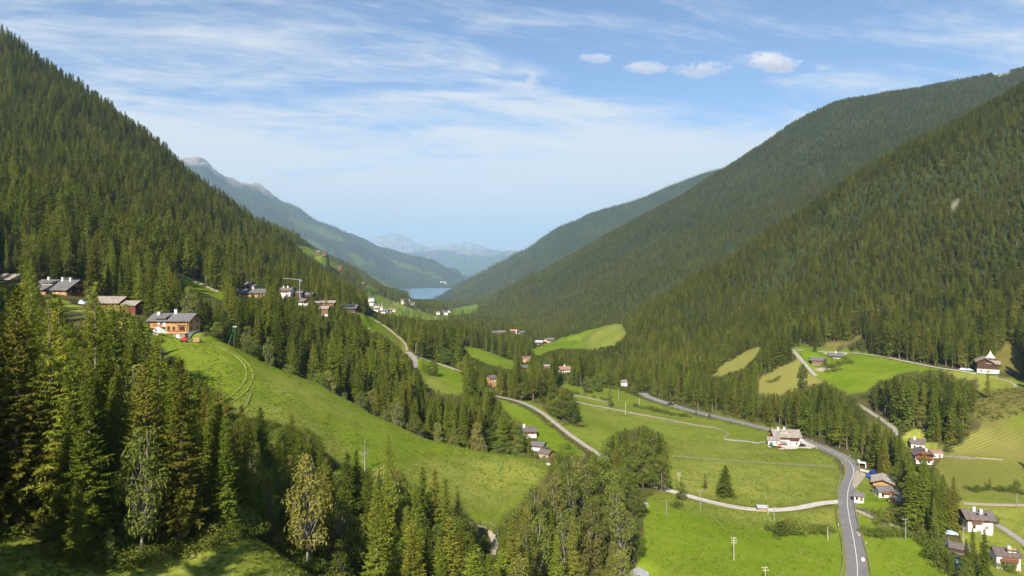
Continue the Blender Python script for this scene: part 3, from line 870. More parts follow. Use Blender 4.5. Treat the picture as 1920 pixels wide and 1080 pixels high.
H(1884, 1061, 222, 8.2, 6.8, 3.0, 4.6, 24, -16, 'white_plaster', 'white_plaster', 'brown_roof', 'white house with red flower balcony in the bottom right corner', 'house', 'house',
  chim=((0.12, 0.30),), dormer=(0.22, 2.6, 'honey_boards'), win=2, balc='front', flowers=True)
H(1802, 1036, 236, 6.2, 4.2, 0.4, 2.2, 24, -38, 'old_fence', 'dark_boards', 'brown_roof', 'dark open shed by the stream', 'shed', 'shed')
H(1534, 684, 500, 11.2, 8.0, 1.0, 4.2, 20, -14, 'stone_wall', 'brown_boards', 'slate_roof', 'brown barn on the green bench, left of the pair', 'barn', 'barn', gable='brown_boards')
H(1567, 675, 522, 10.4, 8.0, 2.2, 4.0, 23, -22, 'white_plaster', 'dark_boards', 'slate_roof', 'dark farmhouse behind bushes on the green bench, right of the pair', 'farmhouse', 'house', win=2, chim=((0.0, 0.05),), gable='dark_boards')
H(1845, 697, 432, 12.5, 9.0, 2.4, 7.2, 28, 60, 'white_plaster', 'dark_boards', 'shingle_roof', 'dark wooden chalet with a pale pointed turret', 'chalet', 'house', win=3, special='turret')
H(1899, 703, 428, 3.6, 3.2, 0.3, 1.7, 24, -20, 'stone_wall', 'dark_boards', 'slate_roof', 'little dark hut right of the turret chalet', 'hut', 'hut')
H(1428, 956, 268, 3.0, 2.4, 0.3, 1.5, 16, -8, 'stone_wall', 'honey_boards', 'tin', 'small wooden hut with tin roof beside the farm lane', 'hut', 'hut')
H(1198, 1092, 214, 4.6, 5, 0.5, 2.4, 24, 80, 'stone_wall', 'dark_boards', 'tin', 'grey tin roof tip at the bottom edge of the green field', 'shed', 'shed')
# village on the far left hill
VIL = [(699, 571, 1480), (706, 577, 1460), (713, 583, 1440), (729, 587, 1440), (696, 563, 1500), (735, 584, 1450), (704, 584, 1430), (719, 588, 1425)]
for i, (px, py, d) in enumerate(VIL):
    H(px, py, d, 12, 9, 4.2, 5.4, 26, (-20, 10, 35, -5, 15, 30, 0, -12)[i], ('white_plaster', 'cream_plaster')[i % 2], 'white_plaster' if i % 3 else 'brown_boards', ('brown_roof', 'slate_roof', 'red_roof')[i % 3],
      'house around the far church with the red spire', 'house', 'house', group='houses around the far church')
VIL2 = [(757, 567, 1640), (762, 569, 1640), (768, 571, 1630), (773, 572, 1640), (755, 563, 1660), (764, 565, 1670)]
for i, (px, py, d) in enumerate(VIL2):
    H(px, py, d, 11, 9, 3.6, 5.2, 26, (-10, 20, 40, 5, -25, 12)[i], 'white_plaster' if i % 2 else 'cream_plaster', 'brown_boards', ('red_roof', 'brown_roof', 'slate_roof')[i % 3],
      'house in the cluster on the far slope left of the lake', 'house', 'house', group='house cluster left of the lake')
for i, (px, py, d) in enumerate(((822, 588, 1500), (829, 586, 1520), (836, 588, 1500), (842, 585, 1540))):
    H(px, py, d, 8.5, 7, 2.4, 3.6, 26, (-10, 20, 5, -20)[i], 'white_plaster', 'cream_plaster', ('red_roof', 'red_roof', 'brown_roof', 'slate_roof')[i],
      'house in the far hollow below the lake', 'house', 'house', group='houses in the hollow below the lake')
for i, (px, py, d) in enumerate(((552, 462, 1600), (596, 474, 1560), (608, 476, 1550), (682, 533, 1620), (637, 503, 1600))):
    H(px, py, d, 9, 7, 0.8, 3.4, 26, (-10, 20, 5, -20, 10)[i], 'brown_boards', 'brown_boards', ('brown_roof', 'shingle_roof', 'brown_roof', 'red_roof', 'brown_roof')[i],
      'lone farm on the wooded hill beyond the left forest', 'house', 'house', group='farms on the hill beyond the left forest')
for i in range(12):
    px = (826, 829, 832, 835, 838, 828, 833, 818, 810, 802, 841, 836)[i]
    py = (535, 533, 536, 533, 535, 529, 530, 537, 538, 538, 536, 531)[i]
    H(px, py, 5450 + 10 * (i % 4), 16, 14, 8, 10, 26, 40 * math.sin(i * 2.1), 'white_plaster', 'white_plaster', ('red_roof', 'brown_roof')[i % 2], 'tiny house on the far shore of the lake', 'house', 'house',
      group='houses on the far lake shore')

for h in HS:
    p = place(h['px'], h['py'], h['d'])
    h['p'] = p
    r = 0.5 * math.hypot(h['L'], h['W'])
    flatten(p.x, p.y, p.z, r * 1.05, r * 2.1 + 0.006 * h['d'])
p = place(354, 642, 243.5)
flatten(p.x, p.y, p.z, 3.2, 9.0)               # the dug-out yard before the chalet cellar

# ------------------------------------------------------------------ roads and paths
ROADS = []


def road(name, pts, width, mat, label=None, shoulder=1.2, **k):
    ROADS.append(dict(name=name, pts=pts, w=width, mat=mat, label=label, sh=shoulder, **k))


road('road', [(1596, 1200), (1606, 1090), (1605, 1050), (1598, 1005), (1590, 965), (1587, 935), (1592, 908), (1600, 888), (1595, 869), (1574, 853), (1543, 840), (1505, 826), (1462, 811), (1400, 795), (1340, 781), (1290, 769), (1252, 757)],
     6.1, 'asphalt', line=True, d=(200, 560))
road('road', [(1252, 757), (1225, 748), (1212, 743), (1205, 737)], 6.0, 'asphalt', d=(440, 620), line=True)
road('lane', [(1575, 941), (1540, 943), (1505, 952), (1465, 957), (1420, 957), (1370, 950), (1320, 939), (1275, 925), (1240, 917), (1215, 905)], 3.4, 'concrete_road', d=(220, 330))
road('lane', [(925, 742), (945, 746), (980, 755), (1015, 773), (1045, 797), (1078, 822), (1112, 845), (1140, 862)], 2.4, 'old_asphalt', d=(270, 440))
road('lane', [(764, 660), (773, 668), (778, 678), (776, 690)], 3.6, 'old_asphalt', d=(380, 520))
road('path', [(764, 662), (790, 672), (820, 681), (845, 690), (866, 697)], 1.8, 'gravel', d=(380, 520))
road('path', [(702, 600), (722, 612), (742, 628), (758, 642), (764, 658)], 1.3, 'gravel', d=(420, 640))
road('lane', [(1606, 757), (1630, 772), (1655, 788), (1676, 803), (1684, 818)], 2.7, 'old_asphalt', d=(330, 470))
road('lane', [(1484, 655), (1500, 672), (1514, 688), (1530, 706)], 2.8, 'old_asphalt', d=(420, 600))
road('path', [(1487, 656), (1540, 660), (1600, 662), (1650, 668), (1700, 678), (1760, 690), (1800, 695), (1830, 702)], 2.6, 'concrete_road', d=(380, 640))
road('path', [(1845, 704), (1870, 709), (1900, 718), (1903, 726)], 1.6, 'gravel', d=(350, 520))
road('path', [(1806, 944), (1840, 946), (1880, 947), (1960, 948)], 2.2, 'gravel', d=(230, 330))
road('lane', [(1862, 980), (1880, 990), (1900, 1004), (1925, 1022), (1960, 1050)], 2.8, 'old_asphalt', d=(200, 300))
road('path', [(1606, 957), (1625, 965), (1645, 975), (1662, 985)], 2.2, 'gravel', d=(230, 300))
road('path', [(1668, 984), (1690, 992)], 1.6, 'gravel', d=(220, 300))
road('driveway', [(1601, 879), (1620, 883), (1634, 886)], 3.2, 'concrete_road', d=(280, 350))
road('track', [(880, 980), (905, 985), (922, 998), (929, 1015), (926, 1035), (918, 1055)], 1.7, 'gravel', d=(150, 205))
road('path', [(330, 512), (360, 525), (385, 536), (410, 548)], 2.0, 'gravel', d=(380, 560))
road('path', [(1745, 853), (1790, 855), (1830, 859), (1880, 862)], 1.4, 'gravel', d=(300, 360))


def catmull(P, step):
    P = [np.array(p, float) for p in P]
    P = [2 * P[0] - P[1]] + P + [2 * P[-1] - P[-2]]
    o = []
    for i in range(1, len(P) - 2):
        n = max(2, int(np.linalg.norm(P[i + 1] - P[i]) / step))
        for k in range(n):
            t = k / n
            a, b, c, d = P[i - 1:i + 3]
            o.append(0.5 * (2 * b + (c - a) * t + (2 * a - 5 * b + 4 * c - d) * t * t + (3 * b - a - 3 * c + d) * t ** 3))
    o.append(P[-2])
    return np.array(o)


def carve(line, half, sh):
    global Z
    x0, x1, y0, y1 = line[:, 0].min() - 12, line[:, 0].max() + 12, line[:, 1].min() - 12, line[:, 1].max() + 12
    I, J = np.where((XX > x0) & (XX < x1) & (YY > y0) & (YY < y1))
    best = np.full(len(I), 1e9)
    zz = np.zeros(len(I))
    for p in line:
        dd = np.hypot(XX[I, J] - p[0], YY[I, J] - p[1])
        k = dd < best
        best[k] = dd[k]
        zz[k] = p[2]
    f = np.clip((half + sh + 5.0 - best) / 5.0, 0, 1)
    f = f * f * (3 - 2 * f)
    Z[I, J] = Z[I, J] * (1 - f) + zz * f


for r_ in ROADS:
    lo, hi = r_['d']
    pts = [hit(px, py, lo, hi) for px, py in r_['pts']]
    ln = catmull([tuple(p) for p in pts], 2.5)
    for _ in range(6):                       # even the gradient and the bends
        ln[1:-1] = 0.25 * ln[:-2] + 0.5 * ln[1:-1] + 0.25 * ln[2:]
    r_['line'] = ln
    carve(ln, r_['w'] / 2, r_['sh'])
for r_ in ROADS:
    ln = r_['line']
    r_['z'] = np.maximum(ln[:, 2], gz(ln[:, 0], ln[:, 1])) + 0.16

# ------------------------------------------------------------------ what grows where
POLY = []      # (cover, dmin, dmax, outline as bearings, amount)


def field(kind, d0, d1, poly, amt=1.0, clear=True):
    POLY.append((kind, dm(d0), dm(d1), poly, amt, clear))


field('lush', 160, 263, [(262, 606), (300, 618), (375, 628), (430, 640), (500, 676), (600, 716), (700, 774), (800, 820), (900, 842), (1000, 856), (1040, 868), (1026, 888), (1000, 915), (975, 945), (940, 965), (928, 1000), (915, 990), (890, 978),
                         (868, 950), (800, 925), (765, 905), (735, 890), (690, 880), (640, 868), (590, 828), (545, 792), (440, 768), (400, 730), (340, 690), (310, 660), (285, 640)])
field('dry', 160, 263, [(262, 600), (500, 670), (700, 765), (900, 835), (1045, 860), (1020, 900), (930, 1000), (760, 910), (540, 800), (300, 680)], 0.12, False)
field('dry', 160, 255, [(760, 868), (900, 858), (1030, 868), (1020, 892), (985, 930), (930, 950), (880, 955), (800, 925), (760, 905)], 0.7, False)
field('dry', 160, 255, [(480, 690), (560, 712), (640, 760), (700, 800), (640, 790), (560, 760), (500, 730)], 0.45, False)
field('dry', 160, 255, [(430, 745), (560, 770), (660, 850), (640, 880), (560, 810), (440, 775)], 0.75, False)
field('lush', 160, 230, [(975, 915), (1000, 905), (960, 945), (935, 975), (922, 985), (925, 960)], 1.0, False)
field('dry', 14, 92, [(-400, 1020), (60, 1005), (110, 1040), (250, 1060), (330, 1045), (430, 1015), (482, 1008), (540, 1040), (640, 1100), (700, 1500), (-400, 1500)])
field('dry', 240, 330, [(112, 560), (165, 580), (180, 596), (175, 606), (120, 604)])
field('lush', 380, 560, [(326, 508), (400, 540), (425, 552), (420, 566), (385, 556), (350, 535)])
field('lush', 440, 640, [(668, 588), (695, 590), (735, 617), (764, 645), (766, 668), (735, 640), (715, 625), (690, 620)])
field('dry', 440, 640, [(735, 617), (764, 645), (766, 668), (745, 650), (728, 628)], 0.9, False)
field('lush', 370, 480, [(770, 668), (800, 675), (840, 686), (868, 700), (870, 725), (866, 742), (835, 738), (800, 725), (788, 700)])
field('dry', 370, 480, [(788, 700), (830, 715), (866, 742), (835, 740), (800, 725)], 0.8, False)
field('lush', 540, 760, [(864, 644), (900, 655), (945, 669), (968, 682), (960, 692), (925, 686), (880, 668)])
field('lush', 280, 440, [(932, 748), (968, 757), (1005, 778), (1040, 806), (1075, 835), (1105, 852), (1075, 862), (1045, 850), (1010, 830), (985, 800), (945, 770)])
VAL = [(975, 752), (1010, 766), (1045, 792), (1075, 815), (1112, 845), (1132, 848), (1150, 812), (1210, 798), (1240, 812), (1256, 850), (1250, 912), (1330, 936), (1420, 950), (1480, 950), (1545, 938), (1572, 932), (1580, 890), (1560, 858),
       (1530, 843), (1480, 828), (1445, 814), (1400, 802), (1340, 788), (1290, 776), (1225, 756), (1190, 742), (1150, 728), (1100, 728), (1050, 715), (1040, 722), (1075, 735), (1085, 760), (1088, 785), (1060, 795), (1030, 775), (1005, 755)]
field('lush', 270, 640, VAL)
field('dry', 270, 640, VAL, 0.30, False)
field('dry', 270, 640, [(1085, 752), (1200, 772), (1290, 790), (1360, 806), (1300, 800), (1200, 786), (1110, 768)], 0.8, False)
field('dry', 270, 640, [(1256, 860), (1340, 866), (1560, 876), (1575, 905), (1560, 935), (1480, 945), (1420, 948), (1330, 934), (1250, 910)], 0.8, False)
field('dry', 270, 640, [(1230, 815), (1330, 822), (1430, 835), (1560, 858), (1540, 864), (1400, 856), (1256, 846)], 0.45, False)
field('lush', 190, 290, [(1235, 922), (1330, 945), (1420, 960), (1500, 962), (1565, 948), (1572, 985), (1588, 1040), (1590, 1100), (1584, 1200), (1165, 1200), (1180, 1110), (1200, 1040), (1208, 960), (1218, 930)])
field('dry', 190, 290, [(1235, 922), (1330, 945), (1420, 960), (1500, 962), (1568, 948), (1572, 985), (1500, 990), (1420, 985), (1340, 968), (1280, 950), (1225, 940)], 0.85, False)
field('lush', 190, 300, [(1604, 1004), (1660, 1006), (1742, 1006), (1768, 1050), (1790, 1110), (1800, 1200), (1632, 1200), (1625, 1060)])
field('lush', 230, 340, [(1602, 892), (1640, 896), (1690, 925), (1690, 955), (1665, 975), (1640, 960), (1604, 948)])
field('lush', 220, 300, [(1602, 960), (1650, 978), (1690, 992), (1690, 1000), (1610, 998)])
field('dry', 230, 340, [(1606, 890), (1640, 893), (1640, 925), (1612, 915)], 0.7, False)
field('dry', 200, 330, [(1800, 928), (1960, 930), (1960, 1200), (1850, 1120), (1842, 1050), (1800, 1010), (1796, 960)])
field('lush', 200, 330, [(1800, 928), (1960, 925), (1960, 945), (1800, 942)], 0.7, False)
field('mown', 280, 400, [(1762, 852), (1800, 835), (1835, 802), (1880, 770), (1960, 740), (1960, 935), (1800, 930), (1770, 900), (1756, 872)])
field('lush', 280, 400, [(1756, 872), (1770, 858), (1830, 860), (1960, 870), (1960, 940), (1800, 935)], 0.55, False)
field('lush', 300, 440, [(1848, 802), (1900, 768), (1960, 742), (1960, 822), (1880, 806)], 1.0, False)
field('dry', 330, 400, [(1688, 822), (1722, 798), (1764, 838), (1770, 858), (1738, 862), (1700, 838)])
field('lush', 400, 580, [(1486, 654), (1540, 657), (1600, 661), (1660, 670), (1720, 682), (1765, 692), (1700, 700), (1655, 712), (1620, 735), (1592, 742), (1560, 722), (1530, 706), (1512, 684)])
field('mown', 400, 560, [(1418, 738), (1428, 708), (1470, 685), (1500, 671), (1516, 692), (1542, 716), (1500, 728), (1460, 740)])
field('mown', 400, 640, [(1328, 708), (1362, 680), (1395, 660), (1428, 646), (1420, 668), (1388, 694)])
field('dry', 340, 520, [(1760, 692), (1830, 698), (1900, 708), (1960, 715), (1960, 745), (1900, 765), (1850, 800), (1828, 775), (1836, 735), (1832, 712), (1790, 706)])
field('rough', 340, 470, [(1836, 735), (1900, 728), (1960, 735), (1960, 748), (1900, 765), (1850, 800), (1828, 775)], 0.9, False)
field('rough', 420, 560, [(1862, 668), (1888, 642), (1908, 650), (1918, 680), (1915, 700), (1870, 696)])
field('lush', 740, 1200, [(994, 656), (1050, 634), (1110, 617), (1165, 602), (1174, 625), (1150, 646), (1105, 654), (1060, 654), (1030, 658), (1010, 670)])
field('dry', 740, 1200, [(1112, 622), (1140, 610), (1168, 600), (1178, 628), (1155, 656), (1105, 664), (1095, 645)], 1.0, False)
field('lush', 1250, 2700, [(828, 584), (860, 576), (898, 570), (892, 586), (850, 592)])
field('lush', 1250, 1950, [(686, 545), (712, 552), (740, 566), (790, 584), (850, 602), (800, 600), (740, 592), (700, 585), (688, 565)])
field('dry', 1250, 1950, [(700, 548), (745, 564), (800, 583), (850, 600), (815, 597), (760, 580), (715, 562)], 0.8, False)
field('lush', 1250, 1950, [(552, 458), (600, 470), (640, 498), (655, 512), (620, 500), (580, 480)])
field('lush', 1250, 1950, [(672, 515), (694, 532), (712, 548), (690, 540)], 0.9)
for i, pl in enumerate(([(540, 405), (590, 425), (628, 445), (600, 442), (555, 425)], [(640, 466), (690, 488), (712, 506), (670, 496)], [(560, 440), (610, 462), (640, 478), (590, 462)], [(724, 484), (770, 496), (800, 512), (750, 502)],
                        [(600, 428), (640, 446), (650, 455), (615, 446)], [(796, 505), (825, 518), (840, 530), (810, 522)], [(700, 520), (740, 536), (760, 545), (720, 536)])):
    field('lush', 3900, 6400, pl, 0.42)
# bare patches among the woods
field('bare', 1500, 2300, [(1358, 456), (1374, 455), (1375, 474), (1360, 470)], 0.9)
field('bare', 500, 900, [(1782, 380), (1800, 368), (1798, 376), (1786, 394)], 0.45)
field('bare', 1700, 2400, [(1530, 305), (1536, 304), (1545, 322), (1552, 338), (1545, 338), (1536, 322)], 0.7)
field('bare', 1700, 2400, [(1860, 138), (1890, 132), (1895, 137), (1870, 142)], 0.7)
field('rough', 400, 660, [(1548, 644), (1575, 638), (1605, 632), (1622, 628), (1600, 642), (1580, 652), (1552, 652)], 0.8)
field('dry', 380, 480, [(1290, 768), (1335, 778), (1400, 792), (1470, 808), (1540, 832), (1590, 862), (1640, 884), (1600, 860), (1545, 828), (1470, 802), (1400, 786), (1335, 772)], 0.8, False)

COV = {k: np.zeros(Z.shape) for k in ('lush', 'dry', 'mown', 'rough', 'far', 'bare', 'rock')}
CLEAR = np.zeros(Z.shape, bool)


def paint():
    py = HY - F * Z / ROWS[:, None]
    px = np.repeat(COLS[None, :], len(ROWS), 0)
    wob = 3.5
    qx = px + wob * 1.6 * fbm(XX / 9, YY / 9, 31, 3)
    qy = py + wob * 1.2 * fbm(XX / 9, YY / 9, 41, 3)
    for kind, d0, d1, poly, amt, clear in POLY:
        rows = np.where((ROWS >= d0) & (ROWS <= d1))[0]
        a, b = rows[0], rows[-1] + 1
        ins = inpoly(qx[a:b], qy[a:b], poly)
        s = ins.astype(float)
        if not clear:                           # soft transition inside a field
            for _ in range(5):
                s = np.pad(s, 1, mode='edge')
                s = 0.2 * (s[1:-1, 1:-1] + s[:-2, 1:-1] + s[2:, 1:-1] + s[1:-1, :-2] + s[1:-1, 2:])
            s = np.clip(s * amt, 0, 1)
        else:
            s = s * amt
            CLEAR[a:b] |= ins
        for k in COV:
            if k != kind:
                COV[k][a:b] *= (1 - s)
        COV[kind][a:b] = np.maximum(COV[kind][a:b], s)
    COV['far'] = np.repeat(np.interp(ROWS, [430, 600], [0, 1])[:, None], len(COLS), 1)
    # bare summits of the far left mountain
    ms = (ROWS[:, None] > 8600) & (px < 540)
    top = np.interp(px, [340, 385, 405, 440, 480, 510, 530], [309, 312, 331, 347, 356, 374, 360])
    COV['rock'] = np.where(ms, np.clip((top - py + 7 * fbm(XX / 220, YY / 220, 51, 4)) / 6, 0, 1), 0)


paint()


def land(name, i0, i1):
    nr, nc = i1 - i0 + 1, len(COLS)
    me = bpy.data.meshes.new(name)
    V = np.stack([XX[i0:i1 + 1], YY[i0:i1 + 1], Z[i0:i1 + 1]], -1).reshape(-1, 3).astype(np.float32)
    me.vertices.add(len(V))
    me.vertices.foreach_set('co', V.ravel())
    a = (np.arange(nr - 1)[:, None] * nc + np.arange(nc - 1)[None, :]).ravel()
    q = np.stack([a, a + 1, a + nc + 1, a + nc], -1).astype(np.int32)
    me.loops.add(q.size)
    me.loops.foreach_set('vertex_index', q.ravel())
    me.polygons.add(len(q))
    me.polygons.foreach_set('loop_start', np.arange(0, q.size, 4, dtype=np.int32))
    me.materials.append(M['land'])
    me.update(calc_edges=True)
    me.polygons.foreach_set('use_smooth', np.ones(len(q), bool))
    for nm, ks in (('cover', ('lush', 'dry', 'mown', 'rock')), ('cover2', ('rough', 'far', 'bare', None))):
        at = me.color_attributes.new(nm, 'FLOAT_COLOR', 'POINT')
        A = np.stack([COV[k][i0:i1 + 1].ravel() if k else np.ones(nr * nc) for k in ks], -1).astype(np.float32)
        at.data.foreach_set('color', A.ravel())
    o = obj(name, me)
    o['kind'] = 'structure'
    return o


i1 = int(np.searchsorted(ROWS, 1130))
i2 = int(np.searchsorted(ROWS, 3900))
land('ground', 0, i1)
land('hills', i1, i2)
land('mountains', i2, len(ROWS) - 1)

# the lake
lk = [(-1.0, 0.0)]
vl, fl = [], []
for d in np.linspace(5900, 8900, 12):
    vl += [((740 - CX) / F * d, d, -400.0), ((905 - CX) / F * d, d, -400.0)]
for k in range(11):
    fl.append((2 * k, 2 * k + 1, 2 * k + 3, 2 * k + 2))
lake = obj('lake', mesh('lake', vl, fl, M['lake_water']))
lake['kind'] = 'structure'


def far_range(name, d, sky, depth, base, rough, seed, mat):
    xs = np.arange(sky[0][0], sky[-1][0] + 1, 2.0)
    n = 46
    V = np.zeros((n, len(xs), 3))
    for i in range(n):
        t = i / (n - 1)
        dd = d - depth * (1 - t)
        X = (xs - CX) / F * dd
        top = -(np.interp(xs, *zip(*sky)) - HY) / F * d
        zz = base + (top - base) * t ** 1.25
        rib = fbm(xs / 9 + 0.8 * t, np.full(len(xs), t * 3.0), seed, 5) * rough * (t * (1 - t) * 3.2 + 0.10)
        V[i, :, 0], V[i, :, 1], V[i, :, 2] = X, dd + rib * 1.5, zz + rib
    back = V[-1].copy()
    back[:, 1] += depth * 0.5
    back[:, 2] = base
    V = np.concatenate([V, back[None]], 0)
    nr, nc = n + 1, len(xs)
    Fc = [(i * nc + j, i * nc + j + 1, (i + 1) * nc + j + 1, (i + 1) * nc + j) for i in range(nr - 1) for j in range(nc - 1)]
    o = obj(name, mesh(name, V.reshape(-1, 3), Fc, mat, True))
    o['kind'] = 'structure'


far_range('mountain_range', 34000, [(430, 470), (560, 462), (640, 462), (672, 458), (690, 451), (704, 444), (716, 441), (726, 439), (736, 437), (748, 438), (758, 443), (768, 445), (778, 454), (790, 459), (800, 464), (815, 461), (832, 460),
                                    (848, 457), (860, 456), (870, 454), (880, 455), (892, 459), (904, 462), (925, 468), (960, 470), (1100, 460), (1300, 470)], 7500, -900, 800, 61, M['far_rock'])
far_range('mountain_ridge', 23500, [(500, 490), (640, 482), (720, 478), (770, 474), (800, 470), (850, 468), (900, 470), (950, 471), (1000, 476), (1100, 490), (1300, 500)], 4500, -800, 260, 71, M['far_rock'])

# ------------------------------------------------------------------ roads, lanes and paths as laid surfaces
def ribbon(line, z, half, off=0.0, ragged=0.0, seed=0):
    t = np.gradient(line[:, :2], axis=0)
    t /= np.maximum(np.linalg.norm(t, axis=1), 1e-6)[:, None]
    nrm = np.stack([t[:, 1], -t[:, 0]], -1)
    rr = np.random.RandomState(seed)
    jl = ragged * rr.uniform(-1, 1, len(line))
    jr = ragged * rr.uniform(-1, 1, len(line))
    Lp = line[:, :2] + nrm * (off - half + jl)[:, None]
    Rp = line[:, :2] + nrm * (off + half + jr)[:, None]
    V = [(*a, zz) for a, zz in zip(Lp, z)] + [(*b, zz) for b, zz in zip(Rp, z)]
    n = len(line)
    return V, [(i, n + i, n + i + 1, i + 1) for i in range(n - 1)]


NS = {}
for k, r_ in enumerate(ROADS):
    ln, z = r_['line'], r_['z']
    rag = 0.0 if r_['mat'] in ('asphalt', 'old_asphalt', 'concrete_road') else 0.18
    v, f = ribbon(ln, z, r_['w'] / 2, 0, rag, k)
    sk_v, sk_f = [], []
    # an edge that goes down into the verge on both sides
    n = len(ln)
    for s in (0, 1):
        b = len(v) + len(sk_v)
        for i in range(n):
            x, y, zz = v[s * n + i]
            sk_v.append((x, y, zz - 1.2))
        sk_f += [(s * n + i, s * n + i + 1, b + i + 1, b + i) for i in range(n - 1)]
    o = obj(r_['name'], mesh(r_['name'], v + sk_v, f + sk_f, M[r_['mat']]))
    o['kind'] = 'structure'
    if rag == 0.0:                              # worn verge of soil and thin grass on both sides
        v, f = ribbon(ln, z - 0.05, r_['w'] / 2 + 0.55, 0, 0.38, 50 + k)
        obj('verge', mesh('verge', v, f, M['track_soil']), o)
    if r_.get('line') is not None and r_.get('w') > 5.5:
        v, f = ribbon(ln, z + 0.012, 0.095, 0.25)
        c = obj('centre_line', mesh('centre_line', v, f, M['road_paint']), o)


def slab(name, pts, mat, lift, d, kind='structure'):
    P = [hit(px, py, *d) for px, py in pts]
    c = sum(P, Vector()) / len(P)
    V = [(p.x, p.y, float(gz(p.x, p.y)) + lift) for p in P] + [(c.x, c.y, float(gz(c.x, c.y)) + lift)]
    n = len(P)
    V += [(v[0], v[1], v[2] - 1.0) for v in V[:n]]
    Fc = [(i, (i + 1) % n, n) for i in range(n)] + [(i, n + 1 + i, n + 1 + (i + 1) % n, (i + 1) % n) for i in range(n)]
    o = obj(name, mesh(name, V, Fc, M[mat]))
    o['kind'] = kind
    return o


slab('car_park', [(1488, 838), (1492, 829), (1508, 827), (1530, 838), (1520, 841)], 'concrete_road', 0.22, (300, 400))
slab('inn_terrace', [(1440, 838), (1446, 832), (1492, 834), (1496, 841), (1464, 843)], 'concrete_road', 0.24, (300, 400))
slab('driveway_yard', [(1600, 896), (1605, 882), (1625, 890), (1618, 899), (1604, 916), (1598, 914)], 'gravel', 0.2, (270, 340))
slab('farm_yard', [(1526, 693), (1545, 684), (1556, 684), (1558, 692), (1540, 697)], 'gravel', 0.2, (400, 540))

# two wheel ruts worn in the meadow of the spur
tr = catmull([tuple(hit(px, py, 170, 262)) for px, py in ((398, 646), (425, 656), (450, 671), (466, 690), (468, 708), (458, 728), (440, 745), (426, 753))], 1.5)
for _ in range(6):
    tr[1:-1] = 0.25 * tr[:-2] + 0.5 * tr[1:-1] + 0.25 * tr[2:]
for s in (-1, 1):
    t = np.gradient(tr[:, :2], axis=0)
    t /= np.linalg.norm(t, axis=1)[:, None]
    l2 = tr.copy()
    l2[:, 0] += t[:, 1] * s * 0.95
    l2[:, 1] -= t[:, 0] * s * 0.95
    zz = gz(l2[:, 0], l2[:, 1]) + 0.10
    v, f = ribbon(l2, zz, 0.27, 0, 0.22, 5 + s)
    o = obj('wheel_track', mesh('wheel_track', v, f, M['track_soil']))
    o['kind'] = 'structure'

# the stream in the lower right
st = catmull([tuple(hit(px, py, 190, 300)) for px, py in ((1772, 1012), (1778, 1030), (1788, 1050), (1800, 1075), (1815, 1110), (1835, 1150))], 2.0)
v, f = ribbon(st, gz(st[:, 0], st[:, 1]) + 0.10, 1.7, 0, 0.4, 3)
o = obj('stream', mesh('stream', v, f, M['stream_water']))
o['kind'] = 'structure'

# ------------------------------------------------------------------ tree shapes (each built once, shared by its copies)
def nrm(a):
    return a / np.maximum(np.linalg.norm(a, axis=-1, keepdims=True), 1e-6)


def blade(base, direc, length, width, rng, roll=0.6):
    """(n,4,3) leaf-like diamonds from base points along direc"""
    n = len(base)
    d = nrm(direc)
    up = np.tile([0.0, 0.0, 1.0], (n, 1))
    side = np.cross(d, up)
    side = nrm(side + 1e-3)
    b = np.cross(side, d)
    a = rng.normal(0, roll, n)[:, None]
    side = side * np.cos(a) + b * np.sin(a)
    mid = base + d * (length * rng.uniform(0.45, 0.65, n))[:, None]
    tip = base + d * length[:, None]
    wv = side * width[:, None]
    return np.stack([base, mid + wv, tip, mid - wv], 1)


